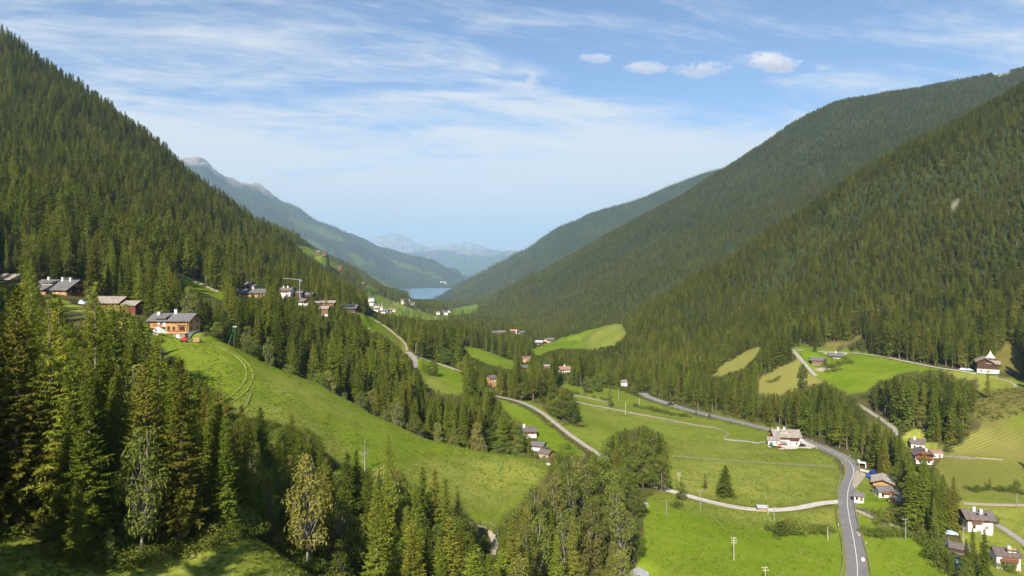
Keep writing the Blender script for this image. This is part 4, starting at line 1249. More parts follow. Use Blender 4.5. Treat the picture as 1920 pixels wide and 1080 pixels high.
def conifer(seed, Hh, Rr, gap, dens, wid, droop, open_=0.0, bottom=0.07, thin=1.0, full=0.78, tw=0.42):
    rng = np.random.RandomState(seed)
    Q = []
    z = Hh * bottom
    az0 = rng.uniform(0, 6.28)
    lop = rng.uniform(0, 6.28)
    while z < Hh * 0.99:
        f = z / Hh
        prof = (1 - f) ** full * (0.80 + 0.20 * min(1, f / 0.16))
        rad = Rr * prof * (1 + 0.16 * math.sin(z * 1.1 + seed)) + 0.10
        nb = int(round(4 + 3.5 * (1 - f)))
        az0 += 2.4
        for k in range(nb):
            if rng.rand() < open_:
                continue
            az = az0 + k * 6.283 / nb + rng.normal(0, 0.25)
            L = rad * rng.uniform(0.62, 1.16) * (1 + 0.13 * math.cos(az - lop))
            el = -0.30 + 0.95 * f ** 1.4 + rng.normal(0, 0.09)
            n = max(3, int(L / gap * 2.2 * dens))
            t = np.linspace(0.10, 1.0, n) ** 0.85
            ca, sa = math.cos(az), math.sin(az)
            h = L * t
            zc = z + rng.normal(0, 0.12) + L * (math.tan(el) * t - droop * t * t * (1 - f) + 0.20 * t ** 3)
            P = np.stack([h * ca, h * sa, zc], -1)
            for s in (-1, 1):
                aa = az + s * rng.uniform(0.55, 1.15, n)
                lt = (0.20 + tw * L * (1 - t) ** 0.8) * rng.uniform(0.6, 1.25, n) * thin
                dr = np.stack([np.cos(aa), np.sin(aa), -0.16 - rng.uniform(0, 0.40, n)], -1)
                Q.append(blade(P, dr, lt, wid * (0.10 + 0.16 * lt), rng))
            hang = rng.rand(n) < 0.72
            if hang.any():
                Ph = P[hang]
                m = len(Ph)
                dr = np.stack([rng.normal(0, 0.25, m) + 0.25 * ca, rng.normal(0, 0.25, m) + 0.25 * sa, np.full(m, -1.0)], -1)
                Q.append(blade(Ph, dr, (0.22 + 0.16 * L) * rng.uniform(0.6, 1.3, m) * thin, np.full(m, wid * 0.15), rng, 1.6))
            Q.append(blade(P[-2:], np.tile([[ca, sa, 0.12]], (2, 1)), np.full(2, 0.35 + 0.08 * L), np.full(2, wid * 0.12), rng))
        z += gap * (0.55 + 0.75 * (1 - f)) * rng.uniform(0.8, 1.2)
    top = np.zeros((8, 3))
    top[:, 2] = Hh * np.linspace(0.95, 0.985, 8)
    aa = rng.uniform(0, 6.28, 8)
    Q.append(blade(top, np.stack([np.cos(aa) * 0.35, np.sin(aa) * 0.35, np.ones(8)], -1), np.full(8, 0.6), np.full(8, wid * 0.10), rng))
    return np.concatenate(Q)


def leaves(C0, n_each, rad, size, rng, up=0.35, flat=0.85):
    out_ = []
    for c, r, n in zip(C0, rad, n_each):
        u = nrm(rng.normal(0, 1, (n, 3)))
        rr = r * rng.uniform(0.25, 1.0, n) ** 0.55
        p = c + u * rr[:, None] * np.array([1, 1, flat])
        nn = nrm(u + np.array([0, 0, up]) + rng.normal(0, 0.55, (n, 3)))
        a = nrm(np.cross(nn, rng.normal(0, 1, (n, 3))))
        b = np.cross(nn, a)
        s = size * rng.uniform(0.6, 1.35, n)[:, None]
        out_.append(np.stack([p - a * s, p - b * s * 0.62, p + a * s, p + b * s * 0.62], 1))
    return np.concatenate(out_)


def broadleaf(seed, Hh, Rr, kind='round', dens=1.0):
    """clumps on the ends of limbs; returns leaf quads and limb list"""
    rng = np.random.RandomState(seed)
    limbs, Cn, Rd = [], [], []
    z0 = Hh * (0.14 if kind != 'birch' else 0.22)
    nlev = 7 if kind != 'round' else 6
    for i in range(nlev):
        f = (i + 0.5) / nlev
        z = z0 + (Hh * 0.93 - z0) * f
        if kind == 'round':
            rr = Rr * math.sin(math.pi * (0.20 + 0.72 * f)) ** 0.8
        elif kind == 'cone':
            rr = Rr * (1.05 - f) ** 0.8 * min(1, 0.55 + 1.6 * f)
        else:
            rr = Rr * math.sin(math.pi * (0.16 + 0.78 * f)) ** 0.65
        nb = max(3, int(4.6 * (0.4 + rr / max(Rr, 0.1))))
        a0 = rng.uniform(0, 6.28)
        for k in range(nb):
            a = a0 + k * 6.283 / nb + rng.normal(0, 0.3)
            r = rr * rng.uniform(0.45, 0.82)
            c = np.array([r * math.cos(a), r * math.sin(a), z + rng.normal(0, 0.05 * Hh)])
            Cn.append(c)
            cr = Rr * rng.uniform(0.26, 0.44) * (0.92 if kind == 'birch' else 1.0) * (0.7 + 0.3 * rr / Rr)
            Rd.append(cr)
            limbs.append(((0, 0, max(z0 * 0.8, z - 0.20 * Hh - 0.3 * r)), tuple(c), 0.018 * Hh * (1.1 - f) * 0.5 + 0.02))
    Cn.append(np.array([0, 0, Hh * 0.95 - 0.1 * Rr]))
    Rd.append(0.26 * Rr)
    Rd = np.array(Rd)
    n_each = np.maximum(20, (dens * 95 * (Rd / 1.0) ** 1.7)).astype(int)
    Q = leaves(Cn, n_each, Rd, 0.17 if dens > 0.5 else 0.33, rng, flat=1.25 if kind == 'birch' else 0.85)
    if kind == 'birch':                     # hanging strands
        k = rng.randint(0, len(Cn), 420)
        b = np.array(Cn)[k] + nrm(rng.normal(0, 1, (420, 3))) * Rd[k][:, None]
        Q2 = blade(b, np.stack([rng.normal(0, 0.2, 420), rng.normal(0, 0.2, 420), -np.ones(420)], -1), rng.uniform(0.5, 1.2, 420), np.full(420, 0.10), rng, 1.5)
        Q = np.concatenate([Q, Q2])
    return Q, limbs


def trunk_mesh(name, Hh, r0, mat, limbs=(), seed=0, top=0.97, bend=0.0):
    rng = np.random.RandomState(seed)
    V, Fc = [], []
    n, k = 7, 7
    ph = rng.uniform(0, 6.28)
    for i in range(k):
        t = i / (k - 1)
        r = r0 * (1.28 if i == 0 else 1) * (1 - t) ** 0.8 + 0.02
        cx, cy = bend * math.sin(t * 2.6 + ph), bend * math.cos(t * 2.1 + ph) - bend * math.cos(ph)
        for j in range(n):
            a = 6.283 * j / n
            V.append((cx * t + r * math.cos(a), cy * t + r * math.sin(a), -0.9 + (Hh * top + 0.9) * t))
    for i in range(k - 1):
        for j in range(n):
            Fc.append((i * n + j, i * n + (j + 1) % n, (i + 1) * n + (j + 1) % n, (i + 1) * n + j))
    P = (V, Fc)
    for a, b, r in limbs:
        P = join(P, tube(a, b, r, r * 0.35, 4))
    return mesh(name, P[0], P[1], mat, True)


PROTO = {}


def add_proto(kind, crown, trunk, Hh):
    PROTO.setdefault(kind, []).append((crown, trunk, Hh))


for s in range(7):
    rr = (2.9, 3.3, 2.6, 3.6, 3.0, 2.5, 3.2)[s]
    q = conifer(100 + s, 24.0, rr, 0.40, 1.25, 0.60, 0.34 + 0.05 * (s % 3), 0.10, 0.05 + 0.035 * (s % 4), 1.0, 0.84, 0.36)
    add_proto('spruce', quads_mesh('spruce_crown', q, M['spruce_needles']), trunk_mesh('spruce_trunk', 24, 0.27, M['bark'], (), s, 0.96), 24.0)
for s in range(4):
    q = conifer(200 + s, 24.0, (3.4, 3.9, 3.0, 3.6)[s], 0.46, 1.3, 0.36, 0.34, 0.22, 0.14, 1.1, 0.80, 0.34)
    add_proto('larch', quads_mesh('larch_crown', q, M['larch_needles']), trunk_mesh('larch_trunk', 24, 0.26, M['bark'], (), s, 0.97, 0.25), 24.0)
for s in range(4):
    q, lb = broadleaf(300 + s, 14.0, (4.3, 3.8, 4.8, 3.5)[s], 'round')
    add_proto('broadleaf', quads_mesh('leaf_crown', q, M['broad_leaves']), trunk_mesh('tree_trunk', 14, 0.26, M['bark'], lb, s, 0.9, 0.3), 14.0)
for s in range(3):
    q, lb = broadleaf(330 + s, 14.0, (2.5, 3.0, 2.2)[s], 'cone')
    add_proto('conebroad', quads_mesh('leaf_crown', q, M['broad_leaves']), trunk_mesh('tree_trunk', 14, 0.18, M['bark'], lb, s, 0.9, 0.2), 14.0)
for s in range(4):
    q, lb = broadleaf(360 + s, 16.0, (2.7, 2.3, 3.1, 2.5)[s], 'birch')
    add_proto('birch', quads_mesh('birch_crown', q, M['birch_leaves']), trunk_mesh('birch_trunk', 16, 0.15, M['birch_bark'], lb, s, 0.94, 0.5), 16.0)
for s in range(2):
    q, lb = broadleaf(390 + s, 12.0, 3.0, 'birch')
    add_proto('rowan', quads_mesh('rowan_crown', q, M['rowan_leaves']), trunk_mesh('rowan_trunk', 12, 0.16, M['bark'], lb, s, 0.9, 0.4), 12.0)
rb = np.random.RandomState(5)
for s in range(4):
    cn = [np.array([rb.normal(0, 0.75), rb.normal(0, 0.75), rb.uniform(0.5, 1.5)]) for _ in range(9)]
    q = leaves(cn, [75] * 9, [0.62 + 0.3 * rb.rand() for _ in range(9)], 0.11, rb)
    stems = [((0, 0, -0.4), tuple(c), 0.03) for c in cn]
    add_proto('shrub', quads_mesh('shrub_leaves', q, M['broad_leaves']), trunk_mesh('shrub_stem', 1.2, 0.06, M['bark'], stems, s, 0.9), 2.2)
# coarser copies of the same habits for the wooded slopes far off
for s in range(6):
    q = conifer(500 + s, 24.0, (2.9, 3.3, 2.6, 3.5, 3.0, 2.4)[s], 0.85, 0.55, 1.7, 0.36, 0.05, (0.06, 0.12, 0.30, 0.08, 0.22, 0.40)[s], 1.0, 0.70)
    add_proto('far_spruce', quads_mesh('spruce_far', q, M['spruce_needles']), trunk_mesh('spruce_far_trunk', 24, 0.27, M['bark'], (), s, 0.96), 24.0)
for s in range(3):
    q = conifer(540 + s, 24.0, (3.3, 3.7, 3.0)[s], 0.95, 0.5, 1.4, 0.30, 0.12, 0.12, 1.1, 0.62)
    add_proto('far_larch', quads_mesh('larch_far', q, M['larch_needles']), trunk_mesh('larch_far_trunk', 24, 0.26, M['bark'], (), s, 0.97), 24.0)
for s in range(3):
    q, lb = broadleaf(560 + s, 14.0, (4.2, 3.6, 3.0)[s], ('round', 'round', 'cone')[s], 0.28)
    add_proto('far_broadleaf', quads_mesh('broad_far', q, M['broad_leaves']), trunk_mesh('broad_far_trunk', 14, 0.25, M['bark'], lb[::3], s, 0.9), 14.0)
for s in range(4):
    q = conifer(580 + s, 24.0, (3.3, 3.7, 3.0, 4.0)[s], 1.9, 0.36, 3.8, 0.36, 0.0, 0.05, 1.1, 0.62)
    add_proto('tiny_spruce', quads_mesh('spruce_tiny', q, M['spruce_needles']), trunk_mesh('spruce_tiny_trunk', 24, 0.3, M['bark'], (), s, 0.96), 24.0)

for s in range(3):
    q = conifer(600 + s, 24.0, (3.6, 4.1, 3.2)[s], 1.9, 0.36, 3.4, 0.30, 0.05, 0.08, 1.1, 0.58)
    add_proto('tiny_larch', quads_mesh('larch_tiny', q, M['larch_needles']), trunk_mesh('larch_tiny_trunk', 24, 0.3, M['bark'], (), s, 0.96), 24.0)

# ------------------------------------------------------------------ where trees may stand
OCC = [(poly, d1) for kind, d0, d1, poly, amt, clear in POLY if clear and d0 > 100]
for h in HS:
    if h['d'] > 1300:
        continue
    sc = F / h['d']
    w_ = 0.5 * sc * (abs(math.cos(R(h['yaw']))) * h['L'] + abs(math.sin(R(h['yaw']))) * h['W']) + 1
    top = h['py'] - sc * (h['h2'] + math.tan(R(h['pitch'])) * h['W'] / 2)
    keep = h['py'] - 0.28 * (h['py'] - top)
    OCC.append(([(h['px'] - w_, top - 2), (h['px'] + w_, top - 2), (h['px'] + w_, keep), (h['px'] - w_, keep)], h['d']))
for r_ in ROADS:
    if r_['d'][0] > 210:
        L3 = r_['line']
        a = [proj(p[0], p[1], p[2]) for p in L3]
        hw = [max(1.5, 0.55 * r_['w'] * F / p[1]) for p in L3]
        OCC.append(([(q[0], q[1] - 0.9 * h) for q, h in zip(a, hw)] + [(q[0] + h * 0.3, q[1] + 1.0 + 0.9 * h) for q, h in zip(a, hw)][::-1], float(L3[:, 1].max())))
# other open views: the van, the pylon, the crane, the shelter
for (x0, y0, x1, y1, d) in ((140, 560, 168, 576, 285), (424, 612, 446, 652, 245), (528, 519, 566, 545, 480), (1600, 860, 1625, 880, 320), (1628, 884, 1645, 897, 300), (274, 572, 380, 646, 249), (1195, 925, 1245, 1080, 240), (1262, 880, 1400, 942, 275), (765, 538, 850, 561, 6200)):
    OCC.append(([(x0, y0), (x1, y0), (x1, y1), (x0, y1)], d))

OCC.append(([(866, 945), (945, 958), (1000, 905), (960, 960), (938, 1005), (932, 1040), (915, 1040), (908, 995), (880, 985)], 186))
RPTS = np.concatenate([np.column_stack([r_['line'][:, :2], np.full(len(r_['line']), r_['w'] / 2 + (4.0 if r_['w'] > 5 else 1.6))]) for r_ in ROADS])
HPTS = np.array([(h['p'].x, h['p'].y, 0.58 * math.hypot(h['L'], h['W']) + 1.0) for h in HS])


def near_any(x, y, pts):
    r = np.zeros(len(x), bool)
    for a, b, c in pts:
        r |= (x - a) ** 2 + (y - b) ** 2 < c * c
    return r


def blocked(x, y, z, h, w):
    """does a tree of height h and half-width w hide something the view leaves open?"""
    r = np.zeros(len(x), bool)
    pts = []
    for f in np.linspace(0.10, 0.92, 11):
        pts.append(proj(x, y, z + f * h))
    for f, s in ((0.3, -0.6), (0.3, 0.6), (0.45, -0.5), (0.45, 0.5), (0.6, -0.4), (0.6, 0.4)):
        pts.append(proj(x + s * w, y, z + f * h))
    ybot, ytop, wp = pts[0][1], pts[10][1], F * w / y
    for poly, dmx in OCC:
        xs = [p[0] for p in poly]
        ys = [p[1] for p in poly]
        sel = np.where((y < dmx) & ~r & (pts[0][0] > min(xs) - wp) & (pts[0][0] < max(xs) + wp) & (ytop < max(ys)) & (ybot > min(ys)))[0]
        if not len(sel):
            continue
        for px, py in pts:
            r[sel] |= inpoly(px[sel], py[sel], poly)
    return r


PYG = HY - F * Z / ROWS[:, None]
RUNMIN = np.minimum.accumulate(PYG, axis=0)           # highest ground in front, per column


def seen(x, y, z, h):
    px, py = proj(x, y, z + h)
    j = np.clip(np.searchsorted(COLS, px) - 1, 0, len(COLS) - 1)
    i = np.clip(np.searchsorted(ROWS, y) - 2, 0, len(ROWS) - 1)
    return (py < RUNMIN[i, j] + 1.0) & (px > -230) & (px < 2190) & (py < 1140)


def covered(x, y, what=None):
    px = CX + F * x / y
    j = np.clip(np.round(np.interp(px, COLS, np.arange(len(COLS)))).astype(int), 0, len(COLS) - 1)
    i = np.clip(np.round(np.interp(np.log(y), LR, np.arange(len(ROWS)))).astype(int), 0, len(ROWS) - 1)
    return CLEAR[i, j] if what is None else COV[what][i, j]


TREES = []        # kind, x, y, z, height, width factor, turn, variant, stand

HERO = [('larch', 52, 506, 108), ('larch', 110, 556, 97), ('spruce', 6, 590, 104), ('spruce', 150, 648, 112), ('birch', 172, 538, 215), ('broadleaf', 214, 566, 172), ('broadleaf', 242, 588, 180), ('spruce', 184, 606, 140),
        ('spruce', 262, 612, 138), ('spruce', 236, 650, 118), ('larch', 205, 640, 125), ('spruce', 286, 640, 130), ('spruce', 30, 655, 90), ('spruce', 80, 700, 88), ('spruce', 212, 705, 96), ('spruce', 182, 715, 86),
        ('spruce', 334, 805, 86), ('spruce', 362, 838, 90), ('spruce', 145, 893, 69), ('spruce', 300, 700, 112), ('larch', 412, 702, 122), ('spruce', 385, 722, 122), ('spruce', 352, 715, 128), ('larch', 326, 735, 118),
        ('birch', 66, 862, 77), ('birch', 312, 872, 81), ('conebroad', 424, 880, 89), ('conebroad', 398, 900, 88), ('spruce', 250, 780, 92), ('birch', 205, 985, 70), ('spruce', 270, 860, 96), ('spruce', 110, 800, 84),
        ('spruce', 455, 778, 142), ('spruce', 488, 763, 150), ('broadleaf', 470, 815, 142), ('broadleaf', 522, 800, 160), ('larch', 547, 776, 158), ('broadleaf', 578, 800, 172), ('broadleaf', 600, 850, 172), ('broadleaf', 430, 800, 135),
        ('conebroad', 546, 925, 101), ('conebroad', 568, 945, 99), ('broadleaf', 600, 955, 103), ('birch', 585, 930, 112), ('spruce', 651, 846, 124), ('spruce', 668, 842, 128), ('spruce', 690, 880, 126), ('rowan', 622, 1004, 101),
        ('broadleaf', 642, 1034, 98), ('larch', 728, 814, 165), ('broadleaf', 742, 872, 160), ('birch', 716, 868, 150), ('spruce', 730, 905, 140), ('spruce', 793, 874, 150), ('spruce', 815, 878, 152), ('spruce', 836, 895, 150),
        ('spruce', 778, 905, 142), ('larch', 858, 908, 158), ('broadleaf', 848, 965, 150), ('spruce', 862, 975, 140), ('spruce', 893, 1022, 132), ('broadleaf', 765, 1040, 118), ('broadleaf', 846, 1046, 126), ('larch', 700, 968, 120),
        ('broadleaf', 1064, 828, 236), ('birch', 1085, 846, 228), ('birch', 1102, 866, 222), ('birch', 1070, 880, 215), ('birch', 1002, 905, 196), ('birch', 985, 925, 188), ('birch', 1040, 890, 205), ('broadleaf', 1120, 850, 232),
        ('birch', 1150, 905, 214), ('broadleaf', 1188, 972, 222), ('birch', 1165, 940, 208), ('birch', 1010, 960, 178), ('birch', 1060, 950, 190), ('birch', 1110, 930, 200), ('spruce', 1030, 935, 200), ('birch', 960, 1000, 165),
        ('broadleaf', 1148, 814, 300), ('spruce', 1172, 800, 304), ('spruce', 1206, 795, 300), ('spruce', 1236, 812, 296), ('broadleaf', 1190, 826, 296), ('broadleaf', 1222, 806, 304), ('spruce', 1246, 826, 294), ('broadleaf', 1160, 840, 292),
        ('broadleaf', 1205, 830, 290), ('broadleaf', 1240, 850, 288), ('broadleaf', 1172, 856, 284),
        ('spruce', 1360, 872, 284), ('conebroad', 1322, 888, 292), ('broadleaf', 1277, 902, 279), ('broadleaf', 811, 676, 423), ('broadleaf', 1058, 735, 372), ('broadleaf', 1042, 745, 376), ('broadleaf', 1074, 752, 366),
        ('conebroad', 1143, 720, 440), ('broadleaf', 1100, 705, 480), ('broadleaf', 1118, 700, 490), ('conebroad', 1182, 705, 535), ('larch', 1852, 690, 380), ('conebroad', 1856, 893, 292), ('broadleaf', 1906, 898, 288),
        ('spruce', 1824, 986, 214), ('spruce', 1846, 990, 211), ('spruce', 1812, 1010, 212), ('spruce', 1702, 884, 262), ('spruce', 1725, 880, 258), ('spruce', 1746, 876, 256), ('spruce', 1768, 888, 252), ('spruce', 1788, 892, 256),
        ('spruce', 1712, 905, 250), ('spruce', 1778, 915, 247), ('spruce', 1755, 900, 248), ('larch', 583, 531, 492), ('larch', 612, 546, 478), ('broadleaf', 642, 565, 462), ('broadleaf', 512, 536, 470), ('broadleaf', 1505, 683, 470),
        ('conebroad', 1506, 680, 452), ('broadleaf', 1548, 670, 492), ('broadleaf', 1585, 668, 500), ('conebroad', 1560, 672, 488), ('spruce', 1130, 622, 905), ('spruce', 1138, 618, 905), ('spruce', 1124, 632, 900)]


def stand_of(px, py, d):
    if d < 135 and px < 470:
        return 'left'
    if d < 262 and px < 470:
        return 'farm'
    if d < 238 and px < 965:
        return 'gully'
    if d < 275 and px < 1262:
        return 'birch'
    if d < 440 and px < 900 and px > 380:
        return 'spur'
    if 270 < d < 330 and 1130 < px < 1262:
        return 'clump'
    if d < 300 and px > 1590:
        return 'stream'
    if px > 1595 and d < 440:
        return 'bench'
    if px > 1200:
        return 'road'
    if px < 420:
        return 'mountain'
    return 'valley'


def add(kind, x, y, z, h, wf, stand, hero=False):
    TREES.append((kind, x, y, z, h, wf, rs.uniform(0, 6.283), rs.randint(0, 1000), stand, hero))


for kind, px, top, d in HERO:
    x = (px - CX) / F * d
    z = float(gz(x, d))
    h = -(top - HY) / F * d - z
    if h < 1.5:
        continue
    add(kind, x, d, z, h, {'spruce': 1.0, 'larch': 1.0}.get(kind, 1.0) * rs.uniform(1.08, 1.3) * {1360: 1.75, 1322: 1.3, 811: 1.2}.get(px, 1.0) * (1.5 if px == 1360 else 1.0), stand_of(px, 0, d), True)

for k in range(22):                            # the wood goes on outside the picture on the left and shades the bank
    d = 30 + 50 * ((k * 0.618) % 1)
    x = (-40 - CX) / F * d - rs.uniform(3, 26)
    add('spruce', x, d, float(gz(x, d)), rs.uniform(19, 27), 1.15, 'off')
MIX = {'left': ((0.54, 'spruce'), (0.88, 'larch'), (1, 'birch')), 'farm': ((0.6, 'spruce'), (0.78, 'larch'), (0.9, 'broadleaf'), (1, 'birch')),
       'gully': ((0.34, 'spruce'), (0.41, 'larch'), (0.68, 'broadleaf'), (0.84, 'conebroad'), (0.99, 'birch'), (1, 'rowan')),
       'birch': ((0.06, 'spruce'), (0.09, 'larch'), (0.42, 'broadleaf'), (0.985, 'birch'), (1, 'rowan')), 'spur': ((0.88, 'spruce'), (0.97, 'larch'), (1, 'broadleaf')),
       'clump': ((0.4, 'spruce'), (1, 'broadleaf')), 'stream': ((0.55, 'spruce'), (0.85, 'broadleaf'), (1, 'conebroad')), 'bench': ((0.62, 'spruce'), (0.70, 'larch'), (0.90, 'broadleaf'), (1, 'conebroad')),
       'road': ((0.88, 'spruce'), (0.96, 'larch'), (1, 'broadleaf')), 'mountain': ((0.86, 'spruce'), (1, 'larch')), 'valley': ((0.50, 'spruce'), (0.58, 'larch'), (1, 'broadleaf'))}
HGT = {'spruce': 23.0, 'larch': 22.0, 'broadleaf': 11.5, 'conebroad': 10.0, 'birch': 13.5, 'rowan': 8.5}
WID = {'spruce': 3.0, 'larch': 3.4, 'broadleaf': 4.0, 'conebroad': 2.6, 'birch': 2.6, 'rowan': 3.0}


def scatter():
    d = 66.0
    while d < 12100:
        sp = float(np.interp(d, [60, 130, 300, 600, 900, 1250, 2450, 4600, 8000, 15000], [4.6, 5.4, 5.7, 4.2, 3.9, 5.6, 7.8, 18, 36, 66]))
        x0, x1 = (-220 - CX) / F * d, (2180 - CX) / F * d
        if d > 3700:
            x0, x1 = (340 - CX) / F * d, (1420 - CX) / F * d
        n = int((x1 - x0) / sp)
        x = x0 + (np.arange(n) + rs.uniform(0.0, 1.0, n)) * sp
        y = d + rs.uniform(0, 1, n) * sp
        d += sp
        lone = ((rs.rand(n) < 0.07) & (y > 1250) & (y < 2400)) | ((rs.rand(n) < 0.035) & (y > 390) & (y < 1200) & (covered(x, y, 'mown') + covered(x, y, 'rough') + covered(x, y, 'dry') > 0.6) & (CX + F * x / y > 1090))
        ok = (~covered(x, y) | lone) & ~((CX + F * x / y > 1225) & (y < 205))
        if 60 < d < 640:
            ok &= ~near_any(x, y, RPTS[(RPTS[:, 1] > d - 20) & (RPTS[:, 1] < d + 20)])
        hp = HPTS[(HPTS[:, 1] > d - 45) & (HPTS[:, 1] < d + 45)]
        ok &= ~near_any(x, y, hp)
        if d > 8500:
            ok &= covered(x, y, 'rock') < 0.3
        ok &= rs.rand(n) < np.interp(fbm(x / 40, y / 40, 91, 2), [-0.45, -0.1], [0.72, 1.0])
        x, y, lone = x[ok], y[ok], lone[ok]
        if not len(x):
            continue
        z = gz(x, y)
        ok = ~((z < -399) & (y > 5800))
        x, y, z, lone = x[ok], y[ok], z[ok], lone[ok]
        px, py = proj(x, y, z)
        sf = float(np.interp(d, [0, 330, 500, 850, 1000, 1250, 2450, 5800, 11000], [1.0, 1.0, 0.88, 0.68, 0.70, 0.80, 0.92, 1.2, 1.5]))
        kinds, hs, ws = [], np.zeros(len(x)), np.zeros(len(x))
        for k in range(len(x)):
            u = rs.rand()
            st = stand_of(px[k], py[k], y[k])
            if y[k] > 1150 or (y[k] > 560 and px[k] > 1180) or st == 'mountain' or (y[k] > 600 and px[k] < 730):
                kd = 'spruce' if u < (0.84 if px[k] < 700 and y[k] < 1150 else 0.42 + 0.6 * float(vnoise(x[k] / 90, y[k] / 90, 77))) else 'larch'
                if 1250 < y[k] < 2300 and px[k] < 700 and u < 0.25:
                    kd = 'broadleaf'
            else:
                kd = next(b for a, b in MIX[st] if u <= a)
            kinds.append((kd, st))
            hs[k] = HGT[kd] * rs.uniform(0.62, 1.2) * (1 + 0.45 * float(vnoise(x[k] / 38, y[k] / 38, 55))) * sf * (1.0 if rs.rand() > 0.15 else 0.7)
            if px[k] > 1000 and y[k] > 520:
                hs[k] *= float(np.interp(y[k], [520, 640, 850], [0.74, 0.62, 0.56]))
            elif y[k] > 450 and px[k] < 720 and y[k] < 1150 and rs.rand() < 0.40:
                hs[k] = 0.1
            if st == 'birch' and rs.rand() < 0.30:
                hs[k] = 0.1
            ws[k] = WID[kd] * hs[k] / HGT[kd]
        vis = seen(x, y, z, hs)
        bl = blocked(x, y, z, hs, ws)
        for shrink in (0.72, 0.5, 0.33):
            if y[0] > 1150:
                break
            b = np.where(bl)[0]
            if len(b):
                hs[b] *= shrink / (1.0 if shrink == 0.72 else (0.72 if shrink == 0.5 else 0.5))
                ws[b] = ws[b] * (0.85)
                bl[b] = blocked(x[b], y[b], z[b], hs[b], ws[b])
        hs[lone] *= 0.6 if d > 1250 else 0.32
        keep = vis & (~bl | lone)
        for k in np.where(keep)[0]:
            if hs[k] < 2.5:
                continue
            add(kinds[k][0], x[k], y[k], z[k], hs[k], rs.uniform(1.0, 1.4) * (1.12 if y[k] > 330 else 1.0) * (1.22 if px[k] > 1000 and y[k] > 520 else 1.0), kinds[k][1])


scatter()

# ------------------------------------------------------------------ single trees as objects of their own, the far mass as woodland
ORDER = sorted(range(len(TREES)), key=lambda i: (not TREES[i][9], -TREES[i][4] / TREES[i][2]))
TXT = {
    'left': 'in the lower left wood', 'farm': 'below the upper left farm', 'gully': 'in the gully below the spur', 'birch': 'in the light wood, bottom centre',
    'spur': 'in the wood behind the spur', 'clump': 'in the clump on the valley meadow', 'stream': 'beside the lower right stream', 'bench': 'in the wood below the green bench',
    'road': 'in the wood along the main road', 'mountain': 'on the left mountainside', 'valley': 'in the mid valley woods'}
NAM = {'spruce': ('spruce_tree', 'dark green spruce', 'spruce'), 'larch': ('larch_tree', 'pale green larch', 'larch'), 'broadleaf': ('broadleaf_tree', 'round leafy tree', 'tree'),
       'conebroad': ('young_leafy_tree', 'slender pointed leafy tree', 'tree'), 'birch': ('birch_tree', 'pale trunked birch', 'birch'), 'rowan': ('rowan_tree', 'reddish autumn tinted tree', 'tree')}
SPECIAL = {(52, 'larch'): 'tallest pale larch at the left edge in front of the farmhouse', (110, 'larch'): 'pale larch with a long bare trunk line, second from the left edge',
           (145, 'spruce'): 'front spruce at the bottom left reaching the lower picture edge', (334, 'spruce'): 'broad spruce standing free at the front of the lower left wood',
           (66, 'birch'): 'small pale leafy tree low at the left edge', (424, 'conebroad'): 'bright green young tree at the right end of the lower left wood', (546, 'conebroad'): 'slender bright green tree beside the bottom left fence',
           (622, 'rowan'): 'small brown reddish tree in the gully near the fence', (728, 'larch'): 'loose pale larch rising alone against the spur meadow', (1360, 'spruce'): 'lone dark conical spruce on the valley meadow',
           (1322, 'conebroad'): 'small leafy tree left of the lone spruce on the meadow', (1277, 'broadleaf'): 'little tree beside the farm lane left of the poles', (811, 'broadleaf'): 'single round tree on the meadow below the lane bend',
           (1143, 'conebroad'): 'pointed dark tree in the meadow below the narrow white house', (1182, 'conebroad'): 'small tree right beside the narrow white house', (1852, 'larch'): 'tall thin conifer with bare trunk below the turret chalet',
           (1856, 'conebroad'): 'small leafy tree in the right field above the gravel path', (1906, 'broadleaf'): 'round tree at the right edge above the gravel path', (1824, 'spruce'): 'left one of two big spruces before the bottom right house',
           (1846, 'spruce'): 'right one of two big spruces before the bottom right house', (583, 'larch'): 'pale larch standing in the hamlet right of the white house', (612, 'larch'): 'pale larch in front of the long low barn',
           (172, 'birch'): 'pale birch beside the van and small shed', (213, 'broadleaf'): 'bright leafy tree in front of the mossy shingled barn', (1506, 'conebroad'): 'small tree on the lane edge left of the bench barn'}
TXT['off'] = 'beyond the left picture edge'
BAND = {'off': (-600, 0, 50), 'left': (-60, 450, 98), 'farm': (-60, 470, 180), 'gully': (430, 960, 140), 'birch': (930, 1250, 200), 'spur': (380, 900, 320), 'clump': (1130, 1262, 298), 'stream': (1590, 1960, 250), 'bench': (1595, 1960, 390), 'road': (1200, 1960, 400),
        'mountain': (-60, 420, 400), 'valley': (420, 1200, 480)}
count = {}
FAR = []
HEROPX = {}
